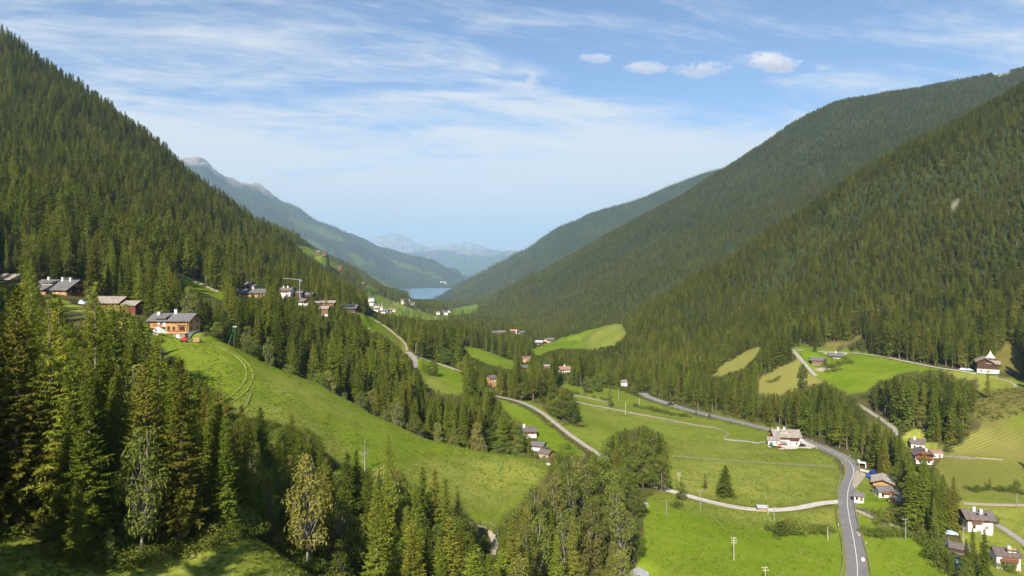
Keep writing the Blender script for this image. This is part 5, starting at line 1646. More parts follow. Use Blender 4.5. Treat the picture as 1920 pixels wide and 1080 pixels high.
for i in ORDER:
    kd, x, y, z, h, wf, rot, var, st, hero = TREES[i]
    cls = kd if kd in ('spruce', 'larch', 'birch') else 'broadleaf'
    lim = {'spruce': 300, 'larch': 160, 'birch': 190, 'broadleaf': 300}[cls]
    if y < 900 and count.get(cls, 0) < lim and (hero or (h * F / y > 18 and -25 < CX + F * x / y < 1945)):
        count[cls] = count.get(cls, 0) + 1
        cr, tk, H0 = PROTO[kd][var % len(PROTO[kd])]
        nm, what, cat = NAM[kd]
        e = empty(nm, (x, y, z - 0.1), rot)
        s = h / H0
        e.scale = (s * wf, s * wf, s)
        obj('crown', cr, e)
        obj('trunk', tk, e)
        px = round(CX + F * x / y)
        lb = next((t for (a, k), t in SPECIAL.items() if hero and k == kd and abs(a - px) < 2), None)
        if not lb:
            x_a, x_b, d_m = BAND[st]
            u = (px - x_a) / (x_b - x_a)
            where = 'leftmost part' if u < 0.2 else ('left part' if u < 0.4 else ('middle' if u < 0.6 else ('right part' if u < 0.8 else 'rightmost part')))
            size = ('tall ' if h > 1.05 * HGT[kd] else ('low ' if h < 0.72 * HGT[kd] else '')) + ('broad ' if wf > 1.27 else '')
            lb = f'{size}{what} {TXT[st]}, {"front" if y < d_m else "back"}, {where}'
            tag(e, lb, cat, f'{what} group {TXT[st]}')
        else:
            tag(e, lb, cat)
    else:
        FAR.append(i)


def woodland(name, label, cat, idx, kinds):
    """many trees as one mass: points that carry instances of a few tree shapes"""
    col = bpy.data.collections.new(name + '_shapes')
    slot = {}
    for k in kinds:
        for v, (cr, tk, H0) in enumerate(PROTO[k]):
            nmv = f'{len(slot):03d}_{k}'
            me = bpy.data.meshes.new(nmv)
            import bmesh
            bm = bmesh.new()
            bm.from_mesh(cr)
            nf = len(bm.faces)
            bm.from_mesh(tk)
            bm.faces.ensure_lookup_table()
            for f in bm.faces[nf:]:
                f.material_index = 1
            bm.to_mesh(me)
            bm.free()
            me.materials.append(cr.materials[0])
            me.materials.append(tk.materials[0])
            ob = bpy.data.objects.new(nmv, me)
            col.objects.link(ob)
            slot[(k, v)] = len(slot)
    P, S, Rz, I = [], [], [], []
    for i, k in idx:
        kd, x, y, z, h, wf, rot, var, st, hero = TREES[i]
        v = var % len(PROTO[k])
        s = h / PROTO[k][v][2]
        P.append((x, y, z - 0.2))
        S.append((s * wf, s * wf, s))
        Rz.append((rs.normal(0, 0.02), rs.normal(0, 0.02), rot))
        I.append(slot[(k, v)])
    me = bpy.data.meshes.new(name)
    me.vertices.add(len(P))
    me.vertices.foreach_set('co', np.array(P, np.float32).ravel())
    for nm, ty, fld, arr in (('scl', 'FLOAT_VECTOR', 'vector', S), ('rot', 'FLOAT_VECTOR', 'vector', Rz), ('idx', 'INT', 'value', I)):
        a = me.attributes.new(nm, ty, 'POINT')
        a.data.foreach_set(fld, np.array(arr, np.int32 if ty == 'INT' else np.float32).ravel())
    me.update()
    ng = bpy.data.node_groups.new(name, 'GeometryNodeTree')
    ng.interface.new_socket('Geometry', in_out='INPUT', socket_type='NodeSocketGeometry')
    ng.interface.new_socket('Geometry', in_out='OUTPUT', socket_type='NodeSocketGeometry')
    gi, go = ng.nodes.new('NodeGroupInput'), ng.nodes.new('NodeGroupOutput')
    ci = ng.nodes.new('GeometryNodeCollectionInfo')
    ci.inputs['Collection'].default_value = col
    ci.inputs['Separate Children'].default_value = True
    ci.inputs['Reset Children'].default_value = True
    ip = ng.nodes.new('GeometryNodeInstanceOnPoints')
    ip.inputs['Pick Instance'].default_value = True

    def attr(nm, ty):
        n = ng.nodes.new('GeometryNodeInputNamedAttribute')
        n.data_type = ty
        n.inputs['Name'].default_value = nm
        return n.outputs['Attribute']
    L = ng.links.new
    L(gi.outputs[0], ip.inputs['Points'])
    L(ci.outputs[0], ip.inputs['Instance'])
    L(attr('idx', 'INT'), ip.inputs['Instance Index'])
    e2r = ng.nodes.new('FunctionNodeEulerToRotation')
    L(attr('rot', 'FLOAT_VECTOR'), e2r.inputs[0])
    L(e2r.outputs[0], ip.inputs['Rotation'])
    L(attr('scl', 'FLOAT_VECTOR'), ip.inputs['Scale'])
    L(ip.outputs[0], go.inputs[0])
    o = obj(name, me)
    md = o.modifiers.new('trees', 'NODES')
    md.node_group = ng
    tag(o, label, cat, None, 'stuff')
    return o


con, bro = [], []
for i in FAR:
    kd, y = TREES[i][0], TREES[i][2]
    if kd in ('spruce', 'larch'):
        con.append((i, 'tiny_' + kd if y > 1150 else ('far_' + kd if y > 330 else kd)))
    else:
        bro.append((i, 'far_broadleaf' if y > 330 else kd))
print('trees', len(TREES), 'single', count, 'far conifers', len(con), 'far broadleaf', len(bro))
if con:
    woodland('conifer_forest', 'dense dark conifer forest covering both mountainsides', 'forest', con, sorted({k for _, k in con}))
if bro:
    woodland('leafy_woodland', 'leafy trees scattered through the woods of the valley', 'woodland', bro, sorted({k for _, k in bro}))

# ------------------------------------------------------------------ hedges, bushes, undergrowth
BUSH = []


def bush_row(pts, n, d, s0, s1, label, group, jit=0.8):
    P = [hit(px, py, *d) for px, py in pts]
    ln = catmull([tuple(p) for p in P], 0.5)
    for k in range(n):
        p = ln[int((k + rs.uniform(0.2, 0.8)) / n * (len(ln) - 1))]
        x, y = p[0] + rs.normal(0, jit), p[1] + rs.normal(0, jit)
        BUSH.append((x, y, float(gz(x, y)), rs.uniform(s0, s1), label, group))


bush_row([(1190, 762), (1220, 769), (1250, 776), (1295, 784)], 22, (380, 520), 0.9, 1.7, 'dark bush in the row below the far stretch of road', 'bush row below the far road')
bush_row([(1078, 738), (1110, 744), (1135, 750)], 7, (400, 560), 0.7, 1.1, 'low bush along the wall in the far meadow', 'bushes along the far wall')
bush_row([(1452, 998), (1470, 1001), (1498, 998), (1480, 994)], 9, (200, 270), 1.5, 2.6, 'big dark bush in the thicket beside the green field', 'thicket beside the green field')
bush_row([(1512, 995), (1532, 997), (1560, 998)], 8, (200, 270), 1.0, 1.8, 'bush in the hedge between thicket and road', 'hedge between thicket and road')
bush_row([(1612, 1000), (1640, 1003), (1670, 1004), (1700, 1004)], 15, (200, 280), 1.1, 1.9, 'bush in the hedge right of the main road', 'hedge right of the main road')
bush_row([(1650, 985), (1672, 968), (1690, 960)], 7, (220, 290), 1.6, 2.6, 'large bush below the white cottage', 'bushes below the white cottage')
bush_row([(1735, 1000), (1752, 1030), (1775, 1080)], 12, (190, 280), 1.5, 2.6, 'bush on the bank of the stream', 'bushes on the stream bank')
bush_row([(1810, 918), (1835, 920), (1880, 922), (1900, 924), (1918, 924)], 10, (250, 320), 0.8, 1.6, 'bush along the edge of the upper right field', 'bushes along the right field')
bush_row([(1262, 950), (1275, 952)], 2, (240, 300), 1.4, 1.8, 'round bush below the little tree by the lane', 'bushes below the farm lane')
bush_row([(1540, 690), (1556, 690), (1572, 686), (1588, 680)], 9, (420, 540), 1.2, 2.2, 'bush in the garden of the bench farm', 'garden bushes of the bench farm')
bush_row([(1550, 697), (1565, 697), (1580, 693)], 6, (420, 520), 0.8, 1.5, 'low bush in front of the bench farm', 'low bushes before the bench farm')
bush_row([(1448, 718), (1456, 712), (1462, 706)], 4, (400, 520), 0.9, 1.6, 'bush on the mown slope', 'bushes on the mown slope')
bush_row([(1840, 975), (1862, 980)], 4, (220, 280), 1.2, 1.8, 'shrub at the right corner of the large white house', 'shrubs beside the large white house')
bush_row([(1870, 1062), (1890, 1068), (1900, 1064)], 5, (195, 250), 1.2, 1.8, 'shrub in the garden of the bottom right house', 'shrubs of the bottom right house')
bush_row([(300, 640), (312, 642)], 2, (230, 262), 0.7, 1.0, 'low shrub before the chalet on the spur', 'shrubs before the spur chalet')
bush_row([(1060, 795), (1080, 800), (1092, 796)], 4, (320, 400), 1.0, 1.6, 'bush under the dark trees by the lane', 'bushes by the grey lane')
for (x, y, z, s, lb, g) in BUSH:
    cr, tk, H0 = PROTO['shrub'][rs.randint(0, 4)]
    e = empty('bush', (x, y, z - 0.1), rs.uniform(0, 6.28))
    e.scale = (s * rs.uniform(0.85, 1.2), s * rs.uniform(0.85, 1.2), s)
    obj('leaves', cr, e)
    obj('stems', tk, e)
    tag(e, lb, 'bush', g)

# low growth under the trees of the gully and along wood edges: nobody could count it
UG = []
TREES_BAK = TREES
UT = []
for _ in range(13000):
    d = rs.uniform(70, 205) if rs.rand() < 0.6 else rs.uniform(205, 640)
    px = rs.uniform(-30, 1250) if d < 262 else rs.uniform(380, 1950)
    x = (px - CX) / F * d
    UT.append((x, d))
UT = np.array(UT)
RO = []
while len(RO) < 420:                          # scrub on the rough slope under the turret chalet
    q = hit(rs.uniform(1832, 1935), rs.uniform(712, 792), 330, 470)
    RO.append((q.x, q.y))
RO = np.array(RO)
RO = RO[(covered(RO[:, 0], RO[:, 1], 'rough') > 0.3) & ~near_any(RO[:, 0], RO[:, 1], RPTS)]
ok = ~covered(UT[:, 0], UT[:, 1]) & ~near_any(UT[:, 0], UT[:, 1], RPTS) & ~near_any(UT[:, 0], UT[:, 1], HPTS)
UT = UT[ok]
uz = gz(UT[:, 0], UT[:, 1])
hh = rs.uniform(0.8, 3.0, len(UT))
ok = seen(UT[:, 0], UT[:, 1], uz, hh) & ~blocked(UT[:, 0], UT[:, 1], uz, hh, hh * 0.5)
RO_T = [('shrub', q[0], q[1], float(gz(q[0], q[1])), rs.uniform(0.35, 1.1), rs.uniform(1.0, 1.9), rs.uniform(0, 6.28), rs.randint(0, 1000), '', False) for q in RO]
TREES = RO_T + [('shrub', UT[k, 0], UT[k, 1], uz[k], hh[k], rs.uniform(0.9, 1.5), rs.uniform(0, 6.28), rs.randint(0, 1000), '', False) for k in np.where(ok)[0]]
woodland('undergrowth', 'low leafy undergrowth beneath the trees and along the wood edges', 'undergrowth', [(k, 'shrub') for k in range(len(TREES))], ['shrub'])
# tussocks and taller grass that break up the meadows
rb = np.random.RandomState(23)
for s in range(3):
    n = 26
    b = np.stack([rb.normal(0, 0.16, n), rb.normal(0, 0.16, n), np.full(n, -0.03)], -1)
    dr = np.stack([rb.normal(0, 0.45, n), rb.normal(0, 0.45, n), np.ones(n)], -1)
    q = blade(b, dr, rb.uniform(0.22, 0.48, n), np.full(n, 0.028), rb, 1.5)
    add_proto('tussock', quads_mesh('tussock', q, M['grass_blades']), mesh('tussock_root', *tube((0, 0, -0.1), (0, 0, 0.02), 0.05, 0.03, 5), M['grass_blades']), 0.4)
GT = []
for (n, p0, p1, d0, d1) in ((9000, -60, 660, 52, 92), (13000, 280, 1045, 165, 262), (9000, 1190, 1800, 206, 292), (9000, 1235, 1590, 270, 380)):
    d = np.sqrt(rs.uniform(d0 ** 2, d1 ** 2, n))
    x = (rs.uniform(p0, p1, n) - CX) / F * d
    okg = covered(x, d) & ~near_any(x, d, RPTS[(RPTS[:, 1] > d0 - 5) & (RPTS[:, 1] < d1 + 5)][::2]) & (fbm(x / 9, d / 9, 66, 3) > rs.uniform(-0.35, 0.25, n))
    GT += [(a, b) for a, b in zip(x[okg], d[okg])]
GT = np.array(GT)
gzz = gz(GT[:, 0], GT[:, 1])
TREES = [('tussock', GT[k, 0], GT[k, 1], gzz[k] + 0.2, (0.24 if GT[k, 1] < 100 else 0.34) * rs.uniform(0.6, 1.3), rs.uniform(0.9, 1.6), rs.uniform(0, 6.28), rs.randint(0, 1000), '', False) for k in range(len(GT))]
print('tussocks', len(TREES))
woodland('tall_grass', 'tussocks of taller grass spread over the meadows', 'grass', [(k, 'tussock') for k in range(len(TREES))], ['tussock'])
TREES = TREES_BAK

# one bare dead tree against the meadow
p = hit(684, 884, 165, 230)
rg = np.random.RandomState(3)
e = empty('dead_tree', p)
lb = []
for k in range(34):
    z = rg.uniform(2.2, 9.2)
    a = rg.uniform(0, 6.28)
    L = (10.0 - z) * 0.24 + 0.3
    lb.append(((0, 0, z), (L * math.cos(a), L * math.sin(a), z + L * 0.45), 0.035))
obj('trunk', trunk_mesh('dead_trunk', 10, 0.13, M['dead_wood'], (), 2, 1.0), e)
P = ([], [])
for a, b, r in lb:
    P = join(P, tube(a, b, r, 0.01, 4))
obj('branches', mesh('dead_branches', P[0], P[1], M['dead_wood']), e)
tag(e, 'bare grey dead tree against the spur meadow', 'dead tree')

# ------------------------------------------------------------------ buildings
_wm = {}


def window_mesh(kind, mat):
    k = (kind, mat)
    if k not in _wm:
        if kind == 'frame':      # a surround with a cross bar, unit size, standing in the xz plane facing -y
            P = ([], [])
            for b in ((-0.5, -0.40, -0.07, 0.03, -0.5, 0.5), (0.40, 0.5, -0.07, 0.03, -0.5, 0.5), (-0.40, 0.40, -0.07, 0.03, 0.41, 0.5), (-0.40, 0.40, -0.07, 0.03, -0.5, -0.41), (-0.035, 0.035, -0.05, 0.02, -0.41, 0.41),
                      (-0.56, 0.56, -0.14, 0.02, -0.57, -0.503)):
                P = join(P, box(*b))
        else:
            P = box(-0.41, 0.41, -0.012, 0.02, -0.42, 0.42)
        _wm[k] = mesh('window_' + kind, P[0], P[1], M[mat])
    return _wm[k]


def add_window(par, x, y, z, w, h, rot, fm='white_paint'):
    f = obj('window', window_mesh('frame', fm), par, (x, y, z), rot, (w, 1.0, h))
    obj('pane', window_mesh('pane', 'window_glass'), f)
    return f


def slab_roof(L, W, h2, pitch, ov_e, ov_g, th=0.28):
    """two pitched slabs meeting at a ridge along x"""
    t = math.tan(R(pitch))
    zr = h2 + t * W / 2 + 0.06
    ye = W / 2 + ov_e
    ze = zr - t * ye
    x0, x1 = -L / 2 - ov_g, L / 2 + ov_g
    V, Fc = [], []
    for x in (x0, x1):
        V += [(x, -ye, ze), (x, 0, zr), (x, ye, ze), (x, ye, ze - th), (x, 0, zr - th), (x, -ye, ze - th)]
    Fc += [(0, 6, 7, 1), (1, 7, 8, 2), (2, 8, 9, 3), (3, 9, 10, 4), (4, 10, 11, 5), (5, 11, 6, 0), (0, 1, 4, 5), (1, 2, 3, 4), (6, 11, 10, 7), (7, 10, 9, 8)]
    return (V, Fc), zr


def railing(x0, x1, y, z, h=0.95, step=0.16):
    P = box(x0, x1, y - 0.03, y + 0.03, z + h - 0.08, z + h)
    P = join(P, box(x0, x1, y - 0.02, y + 0.02, z + 0.06, z + 0.14))
    n = max(2, int((x1 - x0) / step))
    for k in range(n):
        x = x0 + (k + 0.5) * (x1 - x0) / n
        P = join(P, box(x - 0.05, x + 0.05, y - 0.018, y + 0.018, z + 0.14, z + h - 0.08))
    return P


def house(h):
    p, L, W, h1, h2 = h['p'], h['L'], h['W'], h['h1'], h['h2']
    far = h['d'] > 1300
    e = empty(h['name'], (p.x, p.y, p.z), R(h['yaw']))
    tag(e, h['label'], h['cat'], h.get('group'))
    t = math.tan(R(h['pitch']))
    v, f = box(-L / 2, L / 2, -W / 2, W / 2, -4 if not far else -6, h1)
    obj('lower_wall', mesh('lower_wall', v, f, M[h['lo']]), e)
    # upper storey and gables in one shell
    ins = 0.0 if h['lo'] == h['up'] else -0.06
    a, b = L / 2 - ins, W / 2 - ins
    zt = h2 + t * b
    V = [(-a, -b, h1), (a, -b, h1), (a, b, h1), (-a, b, h1), (-a, -b, h2), (a, -b, h2), (a, b, h2), (-a, b, h2), (-a, 0, zt), (a, 0, zt)]
    Fc = [(0, 3, 2, 1), (0, 1, 5, 4), (2, 3, 7, 6), (1, 2, 6, 9, 5), (3, 0, 4, 8, 7), (4, 5, 9, 8), (6, 7, 8, 9)]
    obj('upper_wall', mesh('upper_wall', V, Fc, M[h['up']]), e)
    gm = h.get('gable')
    if gm and gm != h['up']:                   # boarded gable set proud of the wall
        for s in (-1, 1):
            x0, x1 = s * (a + 0.02), s * (a + 0.09)
            zb = h2 - 1.6
            Vg, Fg = [], []
            for x in (x0, x1):
                Vg += [(x, -b - 0.02, zb), (x, b + 0.02, zb), (x, b + 0.02, h2), (x, 0, zt - 0.02), (x, -b - 0.02, h2)]
            Fg = [(0, 1, 2, 3, 4), (9, 8, 7, 6, 5), (0, 5, 6, 1), (1, 6, 7, 2), (2, 7, 8, 3), (3, 8, 9, 4), (4, 9, 5, 0)]
            obj('gable_boards', mesh('gable_boards', Vg, Fg, M[gm]), e)
    oe, og = (1.0, 1.1) if L > 7 else (0.55, 0.5)
    (v, f), zr = slab_roof(L, W, h2, h['pitch'], oe, og, 0.26 if L > 5 else 0.16)
    roof = obj('roof', mesh('roof', v, f, M[h['roof']]), e)
    if not far:
        v, f = box(-L / 2 - og + 0.02, L / 2 + og - 0.02, -0.16, 0.16, zr - 0.05, zr + 0.07)
        obj('ridge_cap', mesh('ridge_cap', v, f, M[h['roof']]), roof)
        for s in (-1, 1):                       # barge boards on the gable edges
            x = s * (L / 2 + og)
            for q in (-1, 1):
                ye, ze = q * (W / 2 + oe), zr - t * (W / 2 + oe)
                Vb = [(x, 0, zr - 0.02), (x, ye, ze - 0.02), (x, ye, ze - 0.36), (x, 0, zr - 0.40)]
                Vb = Vb + [(x + s * 0.06, *c[1:]) for c in Vb]
                Fb = [(0, 1, 2, 3), (7, 6, 5, 4), (0, 4, 5, 1), (1, 5, 6, 2), (2, 6, 7, 3), (3, 7, 4, 0)]
                obj('barge_board', mesh('barge_board', Vb, Fb, M['dark_boards']), roof)
    for fx, fy in h.get('chim', ()):
        x, y = fx * L, -fy * W / 2
        zc = zr - t * abs(y)
        v, f = join(box(x - 0.42, x + 0.42, y - 0.42, y + 0.42, zc - 1.0, zc + 1.15), box(x - 0.52, x + 0.52, y - 0.52, y + 0.52, zc + 1.153, zc + 1.28))
        c = obj('chimney', mesh('chimney', v, f, M['white_plaster']), roof)
        v, f = join(box(x - 0.45, x + 0.45, y - 0.45, y + 0.45, zc + 1.5, zc + 1.56), box(x - 0.4, x - 0.32, y - 0.4, y + 0.4, zc + 1.283, zc + 1.497), box(x + 0.32, x + 0.4, y - 0.4, y + 0.4, zc + 1.283, zc + 1.497))
        obj('chimney_cap', mesh('chimney_cap', v, f, M['tin']), c)
    if h.get('dormer'):
        fx, dw, dm = h['dormer']
        x = fx * L
        y0, y1 = -W * 0.30, -0.4
        zb = zr - t * abs(y0) - 0.15
        v, f = box(x - dw / 2, x + dw / 2, y0, y1, zb, zb + 1.25)
        dmo = obj('dormer', mesh('dormer', v, f, M[dm]), roof)
        Vd = []
        for xx in (x - dw / 2 - 0.45, x + dw / 2 + 0.45):
            Vd += [(xx, y0 - 0.7, zb + 1.12), (xx, -0.15, zr + 0.02), (xx, -0.15, zr - 0.2), (xx, y0 - 0.7, zb + 0.94)]
        Fd = [(0, 4, 5, 1), (1, 5, 6, 2), (2, 6, 7, 3), (3, 7, 4, 0), (0, 1, 2, 3), (7, 6, 5, 4)]
        obj('dormer_roof', mesh('dormer_roof', Vd, Fd, M[h['roof']]), dmo)
        n = max(2, int(dw / 1.3))
        for k in range(n):
            f_ = obj('window', window_mesh('frame', 'white_paint'), dmo, (x - dw / 2 + (k + 0.5) * dw / n, y0 - 0.02, zb + 0.68), 0, (0.8, 1, 0.8))
    nw = h.get('win', 0)
    if nw:
        rows = []
        if h1 > 1.9:
            rows.append(h1 * 0.52)
        if h2 - h1 > 1.7 or h1 < 1.9:
            rows.append((max(h1, 0.4) + h2) / 2)
        if h2 - h1 > 3.9 and h1 < 1.0:
            rows = [h1 + 1.3, h1 + 3.7]
        cols = max(2, int(L / 2.9))
        fr = 'white_paint' if h['lo'] != 'white_plaster' else 'brown_boards'
        if not h.get('special') == 'chalet':
            for zz in rows:
                for k in range(cols):
                    x = -L / 2 + (k + 0.5) * L / cols
                    if zz == rows[0] and k == cols // 2 and h1 > 1.9:
                        continue
                    pr = 0.065 if zz > h1 and ins else 0.0
                    add_window(e, x, -W / 2 - 0.02 - pr, zz, 0.95, 1.15, 0, fr)
        if h1 > 1.9 and h.get('special') != 'chalet':
            x = -L / 2 + (cols // 2 + 0.5) * L / cols
            v, f = box(x - 0.5, x + 0.5, -W / 2 - 0.06, -W / 2 + 0.05, 0.05, 2.05)
            d = obj('door', mesh('door', v, f, M['brown_boards']), e)
            v, f = box(x + 0.30, x + 0.38, -W / 2 - 0.12, -W / 2 - 0.063, 0.95, 1.07)
            obj('handle', mesh('handle', v, f, M['steel']), d)
        if nw > 1:
            cg = max(2, int(W / 3.0))
            for s in (-1, 1):
                for zz in rows + [h2 + t * W / 2 * 0.33]:
                    for k in range(cg if zz < h2 else 2):
                        y = -W / 2 + (k + 0.5) * W / cg if zz < h2 else (-0.9, 0.9)[k]
                        pr = (0.065 if zz > h1 and ins else 0.0) + (0.07 if gm and gm != h['up'] and zz > h2 - 1.6 else 0)
                        add_window(e, s * (L / 2 + 0.02 + pr), y, zz, 0.9, 1.05, s * math.pi / 2, fr)
    bc = h.get('balc')
    if bc:
        zb = h1 + 0.05 if h1 > 1.9 else h1 + (h2 - h1) * 0.45
        if bc == 'front':
            x0, x1 = -L * 0.36, L * 0.40
            v, f = box(x0, x1, -W / 2 - 1.15, -W / 2 - 0.07, zb - 0.16, zb)
            b_ = obj('balcony', mesh('balcony', v, f, M['brown_boards']), e)
            v, f = railing(x0, x1, -W / 2 - 1.12, zb)
            obj('railing', mesh('railing', v, f, M['brown_boards']), b_)
            if h.get('flowers'):
                v, f = box(x0 + 0.2, x1 - 0.2, -W / 2 - 1.38, -W / 2 - 1.16, zb + 0.7, zb + 1.12)
                obj('flower_box', mesh('flower_box', v, f, M['flowers']), b_)
        else:
            s = -1 if bc == 'gable_left' else 1
            for zq in ((zb, h2 + 0.2) if h2 > 4 else (zb,)):
                yw = W / 2 - 0.4 if zq < h2 else W * 0.24
                xs = sorted((s * (L / 2 + 0.14), s * (L / 2 + 1.05)))
                v, f = box(xs[0], xs[1], -yw, yw, zq - 0.16, zq)
                b_ = obj('balcony', mesh('balcony', v, f, M['dark_boards']), e)
                v, f = railing(-yw, yw, 0, zq)
                v = [(s * (L / 2 + 1.02) + y_, x_, z_) for x_, y_, z_ in v]
                obj('railing', mesh('railing', v, f, M['brown_boards']), b_)
                if h.get('flowers') or nw > 2:
                    v, f = box(*sorted((s * (L / 2 + 1.08), s * (L / 2 + 1.28))), -yw + 0.2, yw - 0.2, zq + 0.68, zq + 1.05)
                    obj('flower_box', mesh('flower_box', v, f, M['flowers']), b_)
    if h.get('solar'):
        n = 6 if L > 8 else 3
        rows_ = 2 if L > 8 else 1
        sl = R(h['pitch'])
        pw, ph = (L * 0.86) / n, 1.75 if L > 8 else 1.5
        for r0 in range(rows_):
            for k in range(n):
                x = -L * 0.43 + (k + 0.5) * pw
                s0 = 0.55 + r0 * (ph + 0.08)
                V = []
                for q, dx in ((s0, -pw * 0.47), (s0, pw * 0.47), (s0 + ph, pw * 0.47), (s0 + ph, -pw * 0.47)):
                    V.append((x + dx, -q * math.cos(sl), zr - q * math.sin(sl) + 0.12))
                V += [(c[0], c[1], c[2] - 0.08) for c in V]
                Fp = [(0, 3, 2, 1), (4, 5, 6, 7), (0, 1, 5, 4), (1, 2, 6, 5), (2, 3, 7, 6), (3, 0, 4, 7)]
                obj('solar_panel', mesh('solar_panel', V, Fp, M['solar_cell']), roof)
    sp = h.get('special')
    if sp == 'chalet':
        chalet_extras(e, h, roof, zr, t)
    elif sp == 'inn':
        inn_extras(e, h)
    elif sp == 'turret':
        turret(e, h)
    elif sp == 'terrace':
        v, f = join(box(-L * 0.12, L * 0.30, -W / 2 - 3.0, -W / 2 - 0.02, -2.5, 1.0), box(-L * 0.12, L * 0.30, -W / 2 - 3.003, -W / 2 - 2.8, 1.003, 1.8))
        obj('terrace', mesh('terrace', v, f, M['white_plaster']), e)
        v, f = railing(-L * 0.36, L * 0.05, -W / 2 - 1.1, h1)
        b_ = obj('balcony', mesh('balcony', *box(-L * 0.36, L * 0.05, -W / 2 - 1.15, -W / 2 - 0.07, h1 - 0.15, h1), M['brown_boards']), e)
        obj('railing', mesh('railing', v, f, M['brown_boards']), b_)
        for fx in (-0.05, 0.28):                # skylights
            y = -W * 0.30
            zc = zr - t * abs(y)
            sl = h['pitch']
            o = obj('skylight', mesh('skylight', *box(-0.4, 0.4, -0.55, 0.55, 0, 0.09), M['window_glass']), roof, (fx * L, y, zc + 0.06))
            o.rotation_euler = (R(sl), 0, 0)
    elif sp == 'gable_balcony':
        s = -1
        for zq, yw in ((h1 + 0.1, W / 2 + 0.2), (h2 + 0.1, W * 0.26)):
            o = obj('flower_box', mesh('flower_box', *box(-L / 2 - 1.45, -L / 2 - 1.3, -yw * 0.8, yw * 0.8, zq + 0.6, zq + 0.95), M['flowers']), e)
        v, f = join(box(-L / 2 - 1.2, -L / 2 - 0.9, -W / 2, -W / 2 + 0.3, -2, h1), box(-L / 2 - 1.2, -L / 2 - 0.9, W / 2 - 0.3, W / 2, -2, h1))
        obj('porch_post', mesh('porch_post', v, f, M['honey_boards']), e)
    return e


def chalet_extras(e, h, roof, zr, t):
    L, W, h1, h2 = h['L'], h['W'], h['h1'], h['h2']
    yf = -W / 2
    # plastered left part with a wooden balcony, cross gable above
    obj('left_bay', mesh('left_bay', *box(-L * 0.42, -L * 0.13, yf - 0.10, yf + 0.2, -3, 2.3), M['white_plaster']), e)
    V = []
    x0, x1, yd = -L * 0.30, -L * 0.10, -0.3
    zb = h2 - 0.4
    obj('bay_wall', mesh('bay_wall', *box(x0, x1, yf - 0.16, yf + 0.3, 2.303, h2 + 0.5), M['white_plaster']), e)
    Vd = []
    for xx in (x0 - 0.8, x1 + 0.7):
        Vd += [(xx, yf - 1.2, h2 + 0.72), (xx, yd, zr - 0.02), (xx, yd, zr - 0.25), (xx, yf - 1.2, h2 + 0.50)]
    obj('dormer_roof', mesh('dormer_roof', Vd, [(0, 4, 5, 1), (1, 5, 6, 2), (2, 6, 7, 3), (3, 7, 4, 0), (0, 1, 2, 3), (7, 6, 5, 4)], M['slate_roof']), roof)
    b = obj('balcony', mesh('balcony', *box(-L * 0.40, -L * 0.12, yf - 1.3, yf - 0.163, 2.15, 2.3), M['honey_boards']), e)
    obj('railing', mesh('railing', *railing(-L * 0.40, -L * 0.12, yf - 1.28, 2.3), M['honey_boards']), b)
    obj('flower_box', mesh('flower_box', *box(-L * 0.38, -L * 0.14, yf - 1.5, yf - 1.32, 2.9, 3.3), M['flowers']), b)
    for x, z, w, hh in ((-L * 0.20, 3.55, 1.3, 1.5), (-L * 0.34, 1.1, 1.2, 1.4), (-L * 0.22, 1.1, 0.9, 1.2)):
        add_window(e, x, yf - (0.19 if z > 2.3 else 0.13), z, w, hh, 0)
    for x, z, w, hh in ((-L * 0.015, 1.55, 1.0, 1.9), (L * 0.12, 1.75, 1.0, 1.2), (L * 0.34, 1.65, 2.2, 1.8), (L * 0.2, 3.9, 0.9, 0.9)):
        add_window(e, x, yf - 0.085, z, w, hh, 0, 'brown_boards')
    v, f = join(box(L * 0.215, L * 0.235, yf - 0.5, yf - 0.07, 0.4, h2), box(L * 0.455, L * 0.475, yf - 0.5, yf - 0.07, 0.4, h2), box(L * 0.20, L * 0.48, yf - 0.62, yf - 0.503, 3.0, 3.25))
    obj('loggia_posts', mesh('loggia_posts', v, f, M['honey_boards']), e)
    # big balcony on the right over the cellar
    x0, x1 = L * 0.04, L * 0.50
    b = obj('balcony', mesh('balcony', *box(x0, x1, yf - 2.2, yf - 0.07, -0.05, 0.15), M['honey_boards']), e)
    obj('railing', mesh('railing', *railing(x0, x1, yf - 2.15, 0.15), M['honey_boards']), b)
    obj('flower_box', mesh('flower_box', *box(x0 + 0.2, x1 - 0.2, yf - 2.42, yf - 2.2, 0.85, 1.2), M['flowers']), b)
    obj('cellar', mesh('cellar', *box(L * 0.16, L * 0.48, yf - 1.9, yf - 0.03, -5, -0.053), M['stone_wall']), e)
    d = obj('cellar_door', mesh('cellar_door', *box(L * 0.26, L * 0.34, yf - 1.98, yf - 1.85, -3.0, -0.3), M['white_paint']), e)
    obj('handle', mesh('handle', *box(L * 0.32, L * 0.325, yf - 2.04, yf - 1.983, -1.7, -1.5), M['steel']), d)


